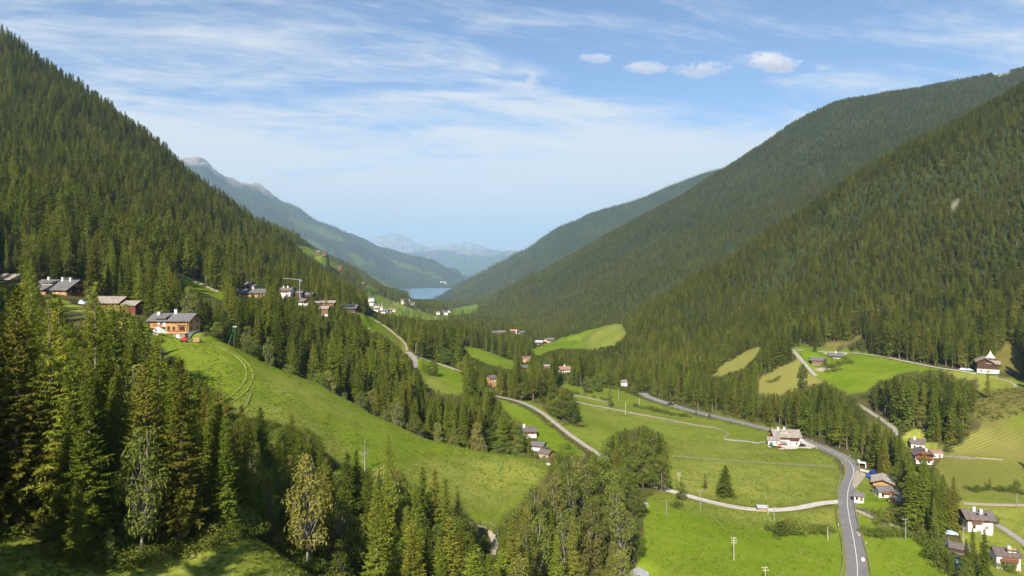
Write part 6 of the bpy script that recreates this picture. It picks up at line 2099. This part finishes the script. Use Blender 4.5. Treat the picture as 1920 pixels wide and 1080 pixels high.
def inn_extras(e, h):
    L, W, h1 = h['L'], h['W'], h['h1']
    yf = -W / 2
    v, f = box(L * 0.08, L * 0.46, yf - 0.85, yf - 0.07, h1 - 0.1, h1 + 0.06)
    b = obj('balcony', mesh('balcony', v, f, M['red_boards']), e)
    obj('railing', mesh('railing', *railing(L * 0.08, L * 0.46, yf - 0.83, h1 + 0.06), M['red_boards']), b)
    V = []
    obj('porch_roof', mesh('porch_roof', [(-L * 0.30, yf - 2.4, 2.2), (-L * 0.02, yf - 2.4, 2.2), (-L * 0.02, yf - 0.02, 2.8), (-L * 0.30, yf - 0.02, 2.8), (-L * 0.30, yf - 2.4, 2.35), (-L * 0.02, yf - 2.4, 2.35), (-L * 0.02, yf - 0.02, 2.95),
                                         (-L * 0.30, yf - 0.02, 2.95)], [(0, 3, 2, 1), (4, 5, 6, 7), (0, 1, 5, 4), (1, 2, 6, 5), (2, 3, 7, 6), (3, 0, 4, 7)], M['shingle_roof']), e)
    for x in (-L * 0.29, -L * 0.03):
        obj('porch_post', mesh('porch_post', *box(x - 0.08, x + 0.08, yf - 2.35, yf - 2.19, -1, 2.2), M['brown_boards']), e)
    obj('bay', mesh('bay', *box(L * 0.05, L * 0.44, yf - 0.6, yf - 0.02, -2, 1.2), M['cream_plaster']), e)


def turret(e, h):
    L, W, h1, h2 = h['L'], h['W'], h['h1'], h['h2']
    # stair turret on the sunny long side with a pale pointed roof
    t = math.tan(R(h['pitch']))
    x, y = L * 0.05, -W / 2 + 0.6
    n = 6
    pr = [(2.1, -4), (2.1, h2 + 2.0)]
    tr_ = obj('turret', mesh('turret', *lathe(pr, n, (x, y, 0)), M['brown_boards']), e)
    obj('turret_roof', mesh('turret_roof', *lathe([(3.1, h2 + 1.9), (2.4, h2 + 2.6), (1.3, h2 + 3.8), (0.55, h2 + 5.2), (0.06, h2 + 6.3)], n, (x, y, 0)), M['white_tin']), tr_)
    for k, (zz) in enumerate((h1 + 1.5, h1 + 4.0)):
        v, f = box(x - 2.35, x + 2.35, y - 2.35, y - 2.0, zz - 0.5, zz + 0.5)
        obj('gallery', mesh('gallery', v, f, M['honey_boards']), tr_)
    # second wing with its own gable, at right angles
    V = []
    a0, a1, b0, b1, hh = -L * 0.44, -L * 0.05, -W / 2 - 3.4, -W / 2 + 0.05, h2 - 0.6
    v, f = box(a0, a1, b0, b1, -4, h1 - 0.05)
    obj('lower_wall', mesh('wing_base', v, f, M['white_plaster']), e)
    cx = (a0 + a1) / 2
    zt = hh + t * (a1 - a0) / 2
    V = [(a0, b0, h1 - 0.05), (a1, b0, h1 - 0.05), (a1, b1, h1 - 0.05), (a0, b1, h1 - 0.05), (a0, b0, hh), (a1, b0, hh), (a1, b1, hh), (a0, b1, hh), (cx, b0, zt), (cx, b1, zt)]
    Fc = [(0, 3, 2, 1), (0, 1, 5, 8, 4), (2, 3, 7, 9, 6), (1, 2, 6, 5), (3, 0, 4, 7), (5, 6, 9, 8), (7, 4, 8, 9)]
    obj('wing_wall', mesh('wing_wall', V, Fc, M['dark_boards']), e)
    (v, f), z_ = slab_roof(b1 - b0 + 3.0, a1 - a0, hh, h['pitch'], 0.9, 0.9)
    v = [(cx - q[1], q[0] + (b0 + b1) / 2 + 1.5, q[2]) for q in v]
    obj('wing_roof', mesh('wing_roof', v, f, M['shingle_roof']), e)
    v, f = box(a0 - 0.1, a1 + 0.1, b0 - 1.1, b0 - 0.02, h1 + 1.9, h1 + 2.05)
    b_ = obj('balcony', mesh('balcony', v, f, M['dark_boards']), e)
    obj('railing', mesh('railing', *railing(a0 - 0.1, a1 + 0.1, b0 - 1.08, h1 + 2.05), M['brown_boards']), b_)
    for k in range(3):
        add_window(e, a0 + (k + 0.5) * (a1 - a0) / 3, b0 - 0.02, h1 * 0.45, 0.9, 1.1, 0)


for h in HS:
    house(h)

# the church with its red spire in the far village
p = place(721, 589, dm(1435))
e = empty('church', p, R(-18))
tag(e, 'white church with pointed red spire in the far village', 'church')
obj('nave', mesh('nave', *box(-4, 11, -4.5, 4.5, -12, 8), M['white_plaster']), e)
(v, f), _ = slab_roof(15, 9, 8, 42, 0.4, 0.3)
obj('roof', mesh('roof', [(a + 3.5, b, c) for a, b, c in v], f, M['slate_roof']), e)
obj('tower', mesh('tower', *box(-8.6, -4.05, -2.3, 2.3, -12, 17), M['white_plaster']), e)
sp_ = obj('spire', mesh('spire', *lathe([(3.4, 17.0), (2.0, 19.5), (1.0, 24), (0.08, 31)], 8, (-6.3, 0, 0)), M['red_roof']), e)
for s in (-1, 1):
    obj('bell_opening', mesh('bell_opening', *box(-7.0, -5.6, s * 2.3 - 0.08, s * 2.3 + 0.08, 13, 15.5), M['window_glass']), e)

# ------------------------------------------------------------------ poles, fences, walls
def pole(px, py, d, hgt, bars, label, mat='pole_wood', group=None, lean=0.0, lamp=False):
    p = place(px, py, d)
    p.z = float(gz(p.x, p.y))
    e = empty('utility_pole' if not lamp else 'street_lamp', p)
    tag(e, label, 'pole' if not lamp else 'lamp', group)
    obj('shaft', mesh('shaft', *tube((0, 0, -0.8), (lean, 0, hgt), 0.15, 0.10, 8), M[mat]), e)
    for k in range(bars):
        z = hgt - 0.35 - 0.8 * k
        sh = (-0.15, 0.2, 0)[k % 3]
        c = obj('crossbar', mesh('crossbar', *box(-0.95 + sh, 0.95 + sh, -0.07, 0.07, z - 0.07, z + 0.07), M[mat]), e)
        for x in (-0.75, 0.75):
            obj('insulator', mesh('insulator', *lathe([(0.05, z + 0.072), (0.07, z + 0.13), (0.04, z + 0.26)], 6, (x + sh, 0, 0)), M['white_paint']), c)
    if lamp:
        obj('lamp_head', mesh('lamp_head', *box(-0.1, 0.9, -0.15, 0.15, hgt - 0.05, hgt + 0.12), M['steel']), e)
    return Vector((p.x + lean, p.y, p.z + hgt))


T = []
T.append(pole(1376, 1048, 224, 7.8, 3, 'pale wooden pole with three short crossbars standing in the bright green field'))
T.append(pole(1273, 918, 293, 7.0, 2, 'pale wooden pole with crossbars right of the tree clump'))
pole(1313, 950, 268, 8.0, 1, 'grey pole beside the farm lane below the lone spruce', 'steel')
pole(1250, 950, 262, 5.8, 0, 'thin green grey pole at the left end of the farm lane', 'steel')
pole(1440, 960, 264, 3.8, 0, 'short wooden pole right of the small tin roofed hut')
pole(1451, 978, 256, 5.6, 1, 'pale steel pole below the small tin roofed hut', 'steel')
pole(1552, 1007, 240, 4.8, 0, 'wooden pole at the right end of the field hedge')
pole(1698, 1008, 240, 7.6, 1, 'dark pole in front of the stream spruces', 'steel')
T.append(pole(1173, 781, 420, 7.5, 0, 'wooden pole on the far meadow left of the field wall'))
pole(1199, 766, 452, 5.6, 0, 'wooden pole beside the far bush row')
pole(1160, 755, 470, 8.0, 0, 'grey pole right of the pointed dark tree', 'steel')
pole(1134, 728, 520, 8.5, 1, 'pole among the round trees left of the narrow white house')
pole(1806, 1012, 240, 6.2, 0, 'lamp post beside the small brown shed', 'steel', lamp=True)
pole(936, 872, 226, 4.6, 0, 'thin green pole on the dry end of the spur meadow', 'green_paint')
pole(1435, 1092, 208, 5.2, 2, 'pole top with crossbars at the bottom edge of the green field')
pole(1907, 932, 272, 5.2, 0, 'slim pole at the right edge by the gravel path', 'steel')
pole(1763, 858, 334, 3.8, 0, 'short pole at the corner of the mown field')
for k, (a, b, lb) in enumerate(((T[0], T[1], 'overhead wire from the field pole towards the tree clump'),)):
    n = 14
    P = ([], [])
    pr = None
    for i in range(n + 1):
        t_ = i / n
        q = a.lerp(b, t_) - Vector((0, 0, 6.0 * t_ * (1 - t_)))
        if pr is not None:
            P = join(P, tube(pr, q, 0.02, 0.02, 4))
        pr = q
    tag(obj('overhead_wire', mesh('overhead_wire', *P, M['steel'])), lb, 'wire')


def fence(pts, d, label, name='fence', hgt=1.05, step=2.6, rails=2, mat='old_fence', cat='fence', lift=0.0):
    P = catmull([tuple(hit(px, py, *d)) for px, py in pts], 0.4)
    s = np.concatenate([[0], np.cumsum(np.linalg.norm(np.diff(P[:, :2], axis=0), axis=1))])
    n = max(2, int(s[-1] / step))
    q = np.array([[np.interp(u, s, P[:, k]) for k in range(2)] for u in np.linspace(0, s[-1], n + 1)])
    z = gz(q[:, 0], q[:, 1]) + lift
    e = empty(name, (q[0, 0], q[0, 1], z[0]))
    tag(e, label, cat)
    pm = mesh('post', *box(-0.06, 0.06, -0.06, 0.06, -0.6, hgt), M[mat])
    for i in range(n + 1):
        obj('post', pm, e, (q[i, 0] - q[0, 0], q[i, 1] - q[0, 1], z[i] - z[0]))
    for r in range(rails):
        hz = hgt * (0.88 - 0.42 * r)
        Pm = ([], [])
        for i in range(n):
            a = Vector((q[i, 0] - q[0, 0], q[i, 1] - q[0, 1], z[i] - z[0] + hz))
            b = Vector((q[i + 1, 0] - q[0, 0], q[i + 1, 1] - q[0, 1], z[i + 1] - z[0] + hz))
            Pm = join(Pm, tube(a, b, 0.055, 0.055, 4))
        obj('rail', mesh('rail', *Pm, M[mat]), e)
    return e


RD = (200, 420)
fence([(1500, 833), (1530, 843), (1556, 858), (1570, 870), (1577, 885), (1574, 905), (1569, 928)], RD, 'wooden fence on the meadow side of the road bend')
fence([(1568, 950), (1570, 985), (1578, 1020), (1580, 1060), (1575, 1085)], RD, 'wooden fence left of the road at the bottom edge')
fence([(1601, 945), (1606, 972), (1614, 1000), (1622, 1030), (1630, 1060), (1634, 1090)], RD, 'wooden fence right of the road at the bottom edge')
fence([(1604, 950), (1630, 965), (1660, 982), (1690, 996)], RD, 'fence along the gravel path right of the road', hgt=0.9)
fence([(1512, 826), (1540, 835), (1566, 847), (1586, 858)], (300, 400), 'low guard rail between road and wood', 'guard_rail', 0.8, 2.2, 1, 'steel', 'guard rail', 0.2)
fence([(448, 1004), (478, 1006), (500, 1018), (535, 1036), (575, 1060), (620, 1088)], (60, 110), 'weathered fence along the edge of the bottom left slope', hgt=1.0, step=2.0)
fence([(470, 740), (462, 762), (448, 772)], (165, 250), 'short fence beside the wheel tracks on the spur', hgt=0.9, step=4)
fence([(905, 985), (925, 988), (932, 1000), (934, 1018)], (150, 210), 'fence beside the gravel track below the spur', hgt=0.9, step=2.4)
fence([(1262, 857), (1340, 864), (1420, 869), (1500, 874), (1562, 877)], (280, 380), 'long fence across the valley meadow', hgt=0.95, step=3.0)
fence([(1440, 842), (1470, 846), (1500, 845), (1530, 846)], (300, 400), 'garden fence in front of the inn', hgt=1.0, step=2.0, mat='dark_boards')
fence([(1485, 655), (1550, 659), (1620, 665), (1700, 678), (1760, 690)], (400, 620), 'fence along the upper edge of the green bench', hgt=1.0, step=4, lift=0.1)
fence([(1420, 690), (1450, 676), (1490, 664)], (420, 620), 'pale fence along the mown slope', hgt=1.0, step=3.5, mat='pole_wood')
fence([(1310, 940), (1350, 948), (1400, 955)], (240, 330), 'thin fence along the farm lane', hgt=0.9, step=3.0)


def stone_wall(pts, d, label, w=0.5, hgt=0.6):
    P = catmull([tuple(hit(px, py, *d)) for px, py in pts], 0.9)
    z = gz(P[:, 0], P[:, 1])
    rw = np.random.RandomState(len(pts) * 7)
    t = np.gradient(P[:, :2], axis=0)
    t /= np.linalg.norm(t, axis=1)[:, None]
    nn = np.stack([t[:, 1], -t[:, 0]], -1)
    V, Fc = [], []
    for i in range(len(P)):
        hh = hgt * rw.uniform(0.75, 1.2)
        for s, zz in ((-0.5, -0.5), (-0.42, hh), (0.42, hh * rw.uniform(0.85, 1.1)), (0.5, -0.5)):
            c = P[i, :2] + nn[i] * s * w * rw.uniform(0.8, 1.2)
            V.append((c[0], c[1], z[i] + zz))
    for i in range(len(P) - 1):
        for k in range(3):
            Fc.append((4 * i + k, 4 * i + k + 1, 4 * i + 5 + k, 4 * i + 4 + k))
    tag(obj('stone_wall', mesh('stone_wall', V, Fc, M['stone_wall'])), label, 'wall')


stone_wall([(1078, 753), (1130, 764), (1180, 774), (1230, 783), (1290, 795), (1340, 803), (1362, 811)], (330, 500), 'long dry stone wall across the valley meadow')
stone_wall([(1360, 812), (1366, 817), (1358, 824), (1395, 828), (1440, 830)], (330, 420), 'bent stone wall running to the inn')
stone_wall([(1075, 742), (1110, 748), (1140, 756)], (400, 560), 'short stone wall under the pointed dark tree')
stone_wall([(1770, 856), (1800, 858), (1828, 861)], (300, 360), 'bank of stones between chalet and mown field', 1.6, 0.7)


def wires(pts, label, r=0.035):
    P = ([], [])
    pr = None
    for (px, py, d) in pts:
        q = place(px, py, d)
        q.z = max(q.z, float(gz(q.x, q.y)) + 0.3)
        if pr is not None:
            P = join(P, tube(pr, q, r, r, 4))
        pr = q
    tag(obj('cable', mesh('cable', *P, M['steel'])), label, 'cable')


wires([(436, 618, 246), (560, 700, 247), (690, 770, 246), (740, 790, 245), (800, 818, 244), (960, 845, 238), (1030, 866, 231)], 'pale cable of the green pylon above the spur crest', 0.014)

# the green lattice pylon of the goods lift
p = hit(433, 650, 200, 262)
e = empty('cable_pylon', p, R(20))
tag(e, 'green lattice pylon leaning on the crest of the spur', 'pylon')
Ht = 6.8
top = Vector((1.2, 0.0, Ht))
for sx, sy in ((-1.3, -0.8), (0.9, -0.8), (-1.3, 0.8), (0.9, 0.8)):
    a = Vector((sx, sy, -0.5))
    b = top + Vector((0.18 * np.sign(sx), 0.18 * np.sign(sy), 0))
    mid = a.lerp(b, 0.36)
    leg = obj('leg', mesh('leg', *tube(mid, b, 0.06, 0.05, 6), M['green_paint']), e)
    obj('leg_foot', mesh('leg_foot', *tube(a, mid, 0.11, 0.088, 6), M['brown_boards']), leg)
for k in range(6):
    t_ = 0.25 + 0.12 * k
    c = [Vector((sx, sy, -0.5)).lerp(top + Vector((0.18 * np.sign(sx), 0.18 * np.sign(sy), 0)), t_) for sx, sy in ((-1.3, -0.8), (0.9, -0.8), (0.9, 0.8), (-1.3, 0.8))]
    P = ([], [])
    for a, b in zip(c, c[1:] + c[:1]):
        P = join(P, tube(a, b, 0.025, 0.025, 4))
    obj('brace', mesh('brace', *P, M['green_paint']), e)
obj('head', mesh('head', *box(0.6, 1.9, -0.5, 0.5, Ht, Ht + 0.35), M['tin']), e)

# the small tower crane in the hamlet
p = place(562, 556, 498)
p.z = float(gz(p.x, p.y))
e = empty('tower_crane', p)
tag(e, 'small grey tower crane over the hamlet', 'crane')
Hc = -(525 - HY) / F * 498 - p.z
Lj = 31 / F * 498


def lattice(a, b, w, r, n):
    a, b = Vector(a), Vector(b)
    d_ = (b - a).normalized()
    s1 = d_.orthogonal().normalized() * w
    s2 = d_.cross(s1).normalized() * w
    P = ([], [])
    C4 = [s1 + s2, s1 - s2, -s1 - s2, -s1 + s2]
    for c in C4:
        P = join(P, tube(a + c, b + c, r, r, 4))
    for k in range(n):
        p0, p1 = a.lerp(b, k / n), a.lerp(b, (k + 1) / n)
        for q in range(4):
            P = join(P, tube(p0 + C4[q], p1 + C4[(q + 1) % 4], r * 0.7, r * 0.7, 4))
    return P


obj('mast', mesh('mast', *lattice((0, 0, -1), (0, 0, Hc), 0.22, 0.055, 8), M['steel']), e)
obj('jib', mesh('jib', *lattice((1.0, 0, Hc + 0.2), (-Lj, 0, Hc + 1.3), 0.18, 0.05, 12), M['steel']), e)
obj('counterweight', mesh('counterweight', *box(0.7, 1.6, -0.6, 0.6, Hc - 0.9, Hc - 0.05), M['tin']), e)
# slim lattice mast far off in the trees
p = place(968, 660, 880)
p.z = float(gz(p.x, p.y))
e = empty('radio_mast', p)
tag(e, 'thin pale mast rising from the far trees', 'mast')
obj('shaft', mesh('shaft', *lattice((0, 0, -1), (0, 0, 20), 0.3, 0.12, 8), M['white_paint']), e)
obj('arm', mesh('arm', *box(0.5, 4.5, -0.1, 0.1, 15, 15.3), M['white_paint']), e)


# ------------------------------------------------------------------ vehicles
def car(px, py, d, yaw, paint, label, kind='car', group=None):
    p = hit(px, py, d - 40, d + 40)
    p.z += 0.22 if kind != 'van' else 0.1
    e = empty('parked_car' if kind == 'car' else 'pickup_van', p, R(yaw))
    tag(e, label, 'car' if kind == 'car' else 'van', group)
    if kind == 'car':
        prof = [(-2.1, 0.35), (-2.12, 0.75), (-1.9, 0.92), (-1.45, 0.98), (-1.0, 1.42), (0.55, 1.46), (1.15, 1.0), (1.95, 0.88), (2.12, 0.6), (2.1, 0.32)]
        Lc = 2.1
    else:
        prof = [(-2.5, 0.4), (-2.5, 1.02), (-0.35, 1.06), (-0.30, 1.86), (0.2, 1.98), (1.1, 1.94), (1.65, 1.25), (2.4, 1.1), (2.52, 0.7), (2.5, 0.38)]
        Lc = 2.5
    w = 0.86
    V, Fc = [], []
    n = len(prof)
    for s, ww in ((-1, 1), (1, 1)):
        for x, z in prof:
            k = 0.80 if z > 1.2 else 1.0
            V.append((x, s * w * k, z))
    Fc.append(tuple(range(n)))
    Fc.append(tuple(range(n, 2 * n))[::-1])
    for i in range(n):
        j = (i + 1) % n
        Fc.append((i, n + i, n + j, j))
    obj('body', mesh('car_body', V, Fc, M[paint]), e)
    g = [(-0.95, 1.0), (-0.72, 1.36), (0.42, 1.40), (0.92, 1.0)] if kind == 'car' else [(-0.2, 1.25), (-0.16, 1.8), (1.0, 1.85), (1.42, 1.27)]
    for s in (-1, 1):
        Vg = [(x, s * (w * (0.80 if z > 1.2 else 0.96) + 0.012), z) for x, z in g] + [(x, s * (w * (0.80 if z > 1.2 else 0.96) - 0.02), z) for x, z in g]
        obj('side_window', mesh('side_window', Vg, [(0, 1, 2, 3), (7, 6, 5, 4), (0, 4, 5, 1), (1, 5, 6, 2), (2, 6, 7, 3), (3, 7, 4, 0)], M['window_glass']), e)
    xa, za, xb, zb = (0.60, 1.43, 1.10, 1.05) if kind == 'car' else (1.13, 1.90, 1.60, 1.32)
    obj('windscreen', mesh('windscreen', [(xa, -0.62, za + 0.015), (xa, 0.62, za + 0.015), (xb, 0.72, zb + 0.03), (xb, -0.72, zb + 0.03)], [(0, 1, 2, 3)], M['window_glass']), e)
    for x in (-1.3, 1.32):
        for s in (-1, 1):
            wv, wf = tube((x, s * 0.70, 0.33), (x, s * 0.90, 0.33), 0.33, 0.33, 12)
            wl = obj('wheel', mesh('wheel', wv, wf, M['rubber']), e)
            obj('rim', mesh('rim', *tube((x, s * 0.901, 0.33), (x, s * 0.915, 0.33), 0.19, 0.19, 10), M['steel']), wl)
    for s in (-1, 1):
        obj('headlight', mesh('headlight', *box(Lc - 0.06, Lc + 0.02, s * 0.62 - 0.16, s * 0.62 + 0.16, 0.62, 0.76), M['white_paint']), e)
    return e


car(153, 572, 288, -18, 'pale_blue_paint', 'pale blue pickup van on the grass below the farmhouse', 'van')
car(1628, 895, 303, 65, 'blue_paint', 'dark blue car in the yard above the plank roofed barn')
car(1639, 888, 310, 20, 'blue_paint', 'dark blue car at the end of the driveway behind the plank roofed barn')
car(1503, 838, 352, 10, 'dark_paint', 'black car on the car park beside the inn')
car(1499, 828, 372, -28, 'white_paint', 'white car at the upper edge of the inn car park')
car(1783, 1004, 246, -10, 'pale_blue_paint', 'pale blue car behind the dark open shed by the stream')
car(1806, 695, 434, -14, 'white_paint', 'white car on the lane left of the turret chalet')
car(1817, 696, 430, -14, 'pale_blue_paint', 'pale blue car close to the turret chalet')


# ------------------------------------------------------------------ small things
def simple(name, px, py, d, label, cat, parts, yaw=0, lift=0.0, group=None):
    p = hit(px, py, d - 40, d + 40)
    p.z += lift
    e = empty(name, p, R(yaw))
    tag(e, label, cat, group)
    for nm, (v, f), mt in parts:
        obj(nm, mesh(nm, v, f, M[mt]), e)
    return e


def dome(r, z, n=10, fl=0.8):
    return lathe([(r * math.cos(a), z + fl * r * math.sin(a)) for a in np.linspace(0, 1.5, 5)], n)


def parasol(px, py, d, mat, label, group=None):
    simple('parasol', px, py, d, label, 'parasol', [('pole', tube((0, 0, -0.3), (0, 0, 2.2), 0.03, 0.03, 6), 'steel'), ('canopy', lathe([(1.5, 1.9), (0.9, 2.25), (0.05, 2.5)], 8), mat)], lift=0.2, group=group)


parasol(1447, 839, 352, 'green_paint', 'green parasol at the left corner of the inn terrace')
parasol(1453, 841, 350, 'white_paint', 'white parasol on the inn terrace')
parasol(1461, 842, 348, 'red_paint', 'red parasol on the inn terrace')
parasol(1496, 836, 354, 'red_paint', 'red parasol at the right end of the inn')
simple('billboard', 1490, 836, 356, 'white sign board at the right corner of the inn', 'sign', [('board', box(-1.4, 1.4, -0.05, 0.05, 0.9, 2.6), 'white_paint'), ('post', join(box(-1.2, -1.05, -0.04, 0.04, -0.5, 0.897), box(1.05, 1.2, -0.04, 0.04, -0.5, 0.897)), 'steel')], lift=0.2)
parasol(370, 619, 250, 'red_paint', 'red parasol on the right end of the spur chalet balcony')
# bus shelter by the bend
simple('bus_shelter', 1617, 876, 322, 'small arched shelter with orange side by the road bend', 'shelter',
       [('side_panel', box(-1.5, -1.3, -0.9, 0.9, -0.3, 2.1), 'orange_paint'), ('back_panel', box(-1.29, 1.3, 0.8, 0.95, -0.3, 2.1), 'dark_paint'), ('roof', join(box(-1.7, 1.5, -1.1, 1.15, 2.11, 2.35), box(1.2, 1.5, -1.1, 1.15, -0.3, 2.1)), 'white_paint')], -25)
simple('road_sign', 1610, 876, 321, 'round blue sign left of the arched shelter', 'sign', [('post', tube((0, 0, -0.5), (0, 0, 3.0), 0.05, 0.05, 6), 'steel'), ('disc', tube((0, -0.06, 3.1), (0, 0.02, 3.1), 0.62, 0.62, 16), 'pale_blue_paint')])
# tent-like shelter beside the chalet
simple('garden_shelter', 292, 628, 250, 'small pale garden shelter left of the spur chalet', 'shelter',
       [('roof', ([(-1.9, -1.5, 1.9), (1.9, -1.5, 1.5), (1.9, 1.5, 1.7), (-1.9, 1.5, 2.1), (0, -1.5, 2.5), (0, 1.5, 2.7), (-1.9, -1.5, 1.8), (1.9, -1.5, 1.4), (1.9, 1.5, 1.6), (-1.9, 1.5, 2.0)],
                  [(0, 4, 5, 3), (4, 1, 2, 5), (6, 9, 5, 4), (7, 4, 5, 8), (0, 6, 4), (4, 7, 1)]), 'white_tin'),
        ('post', join(box(-1.8, -1.7, -1.4, -1.3, -0.5, 1.85), box(1.7, 1.8, -1.4, -1.3, -0.5, 1.45), box(-1.8, -1.7, 1.3, 1.4, -0.5, 2.0), box(1.7, 1.8, 1.3, 1.4, -0.5, 1.6)), 'brown_boards'),
        ('bench', box(-1.2, 1.2, -0.4, 0.4, -0.2, 0.5), 'old_fence')])
# red machine and stacked firewood under the chalet balcony
simple('red_mower', 347, 641, 244, 'red farm machine beside the chalet cellar door', 'machine',
       [('body', join(box(-1.3, 1.0, -0.6, 0.6, 0.4, 1.15), box(-0.6, 0.3, -0.5, 0.5, 1.153, 1.7)), 'red_paint'), ('wheel', join(tube((-0.9, -0.8, 0.4), (-0.9, -0.6, 0.4), 0.42, 0.42, 10), tube((0.7, -0.8, 0.4), (0.7, -0.6, 0.4), 0.42, 0.42, 10)), 'rubber'),
        ('rake', join(*[tube((1.0, -0.6 + 0.3 * k, 0.8), (1.6, -0.6 + 0.3 * k, 0.1), 0.04, 0.04, 4) for k in range(5)]), 'steel')])


def log_pile(px, py, d, n, m, label, yaw=0):
    p = hit(px, py, d - 30, d + 30)
    e = empty('firewood_pile', p, R(yaw))
    tag(e, label, 'firewood')
    lm = mesh('log', *tube((0, -0.5, 0), (0, 0.5, 0), 0.17, 0.17, 8), M['logs'])
    for j in range(m):
        for i in range(n):
            obj('log', lm, e, ((i + 0.5 * (j % 2)) * 0.35, rs.uniform(-0.05, 0.05), 0.15 + j * 0.30))


log_pile(364, 641, 243, 6, 5, 'stacked firewood right of the chalet cellar door')


# white marker posts along the main road
ln = ROADS[0]['line']
zz = ROADS[0]['z']
s = np.concatenate([[0], np.cumsum(np.linalg.norm(np.diff(ln[:, :2], axis=0), axis=1))])
tn = np.gradient(ln[:, :2], axis=0)
tn /= np.linalg.norm(tn, axis=1)[:, None]
mp = mesh('marker_shaft', *box(-0.07, 0.07, -0.05, 0.05, -0.5, 0.95), M['white_paint'])
mb = mesh('marker_band', *box(-0.075, 0.075, -0.055, 0.055, 0.66, 0.82), M['dark_paint'])
for k, u in enumerate(np.arange(30, min(s[-1], 330), 14.0)):
    i = int(np.searchsorted(s, u))
    side = 1 if k % 2 else -1
    x, y = ln[i, 0] + side * tn[i, 1] * 4.0, ln[i, 1] - side * tn[i, 0] * 4.0
    e = empty('marker_post', (x, y, float(gz(x, y))))
    tag(e, 'white marker post with dark band at the road edge', 'marker post', 'white marker posts along the main road')
    obj('shaft', mp, e)
    obj('band', mb, e)
simple('round_tank', 1618, 1052, 232, 'white round tank right of the road', 'tank', [('body', lathe([(0.45, -0.2), (0.55, 0.2), (0.55, 0.8), (0.3, 1.05), (0.28, 1.25)], 10), 'white_paint'), ('lid', lathe([(0.32, 1.252), (0.32, 1.32), (0.1, 1.38)], 10), 'steel')])
simple('concrete_block', 1609, 1003, 243, 'pale concrete block beside the road fence', 'block', [('block', box(-0.5, 0.5, -0.9, 0.9, -0.3, 0.7), 'concrete_road'), ('lid', box(-0.55, 0.55, -0.95, 0.95, 0.703, 0.8), 'tin')])
# loose boulders
rk = np.random.RandomState(17)
rocks = []
for k in range(3):
    V, Fc = lathe([(0.3, -0.3), (0.62, 0.05), (0.55, 0.35), (0.2, 0.55)], 8)
    V = [(a * rk.uniform(0.75, 1.25), b * rk.uniform(0.75, 1.25), c * rk.uniform(0.8, 1.2)) for a, b, c in V]
    rocks.append(mesh('boulder', V, Fc, M['rock']))
for k, (px, py, d, sc, lb) in enumerate(((1210, 945, 262, 1.5, 'grey boulder at the edge of the light wood'), (1215, 950, 260, 0.9, 'small stone beside the boulder at the wood edge'), (1028, 872, 230, 1.3, 'dark stone on the nose of the spur'),
                                        (690, 617, 520, 1.6, 'pale stone on the meadow right of the solar barn'), (720, 632, 490, 1.5, 'pale stone left of the gravel path'), (1146, 1068, 210, 1.6, 'stone at the foot of the light wood'))):
    p = hit(px, py, d - 40, d + 60)
    o = obj('boulder', rocks[k % 3], None, p, rk.uniform(0, 6), (sc, sc * 1.3, sc))
    tag(o, lb, 'stone')
# cars on the far road
car(1257, 760, 478, 150, 'dark_paint', 'dark car on the far stretch of road by the trunks')

# ------------------------------------------------------------------ the air of the valley
def haze():
    m = bpy.data.materials.new('valley_air')
    m.use_nodes = True
    t = m.node_tree
    for n in list(t.nodes):
        t.nodes.remove(n)
    pv = t.nodes.new('ShaderNodeVolumePrincipled')
    pv.inputs['Color'].default_value = (0.50, 0.745, 1.0, 1)
    pv.inputs['Density'].default_value = 0.000048
    pv.inputs['Anisotropy'].default_value = 0.0
    pv.inputs['Density Attribute'].default_value = ''
    o = t.nodes.new('ShaderNodeOutputMaterial')
    t.links.new(pv.outputs[0], o.inputs['Volume'])
    m.cycles.homogeneous_volume = True
    zlo = min(float(Z.min()), -905.0) - 400.0
    v, f = box(-34000, 34000, -500, 45000, zlo, 1860)
    b = obj('haze', mesh('haze', v, f, m))
    tag(b, 'thin blue haze filling the valley air', 'haze', None, 'stuff')


haze()
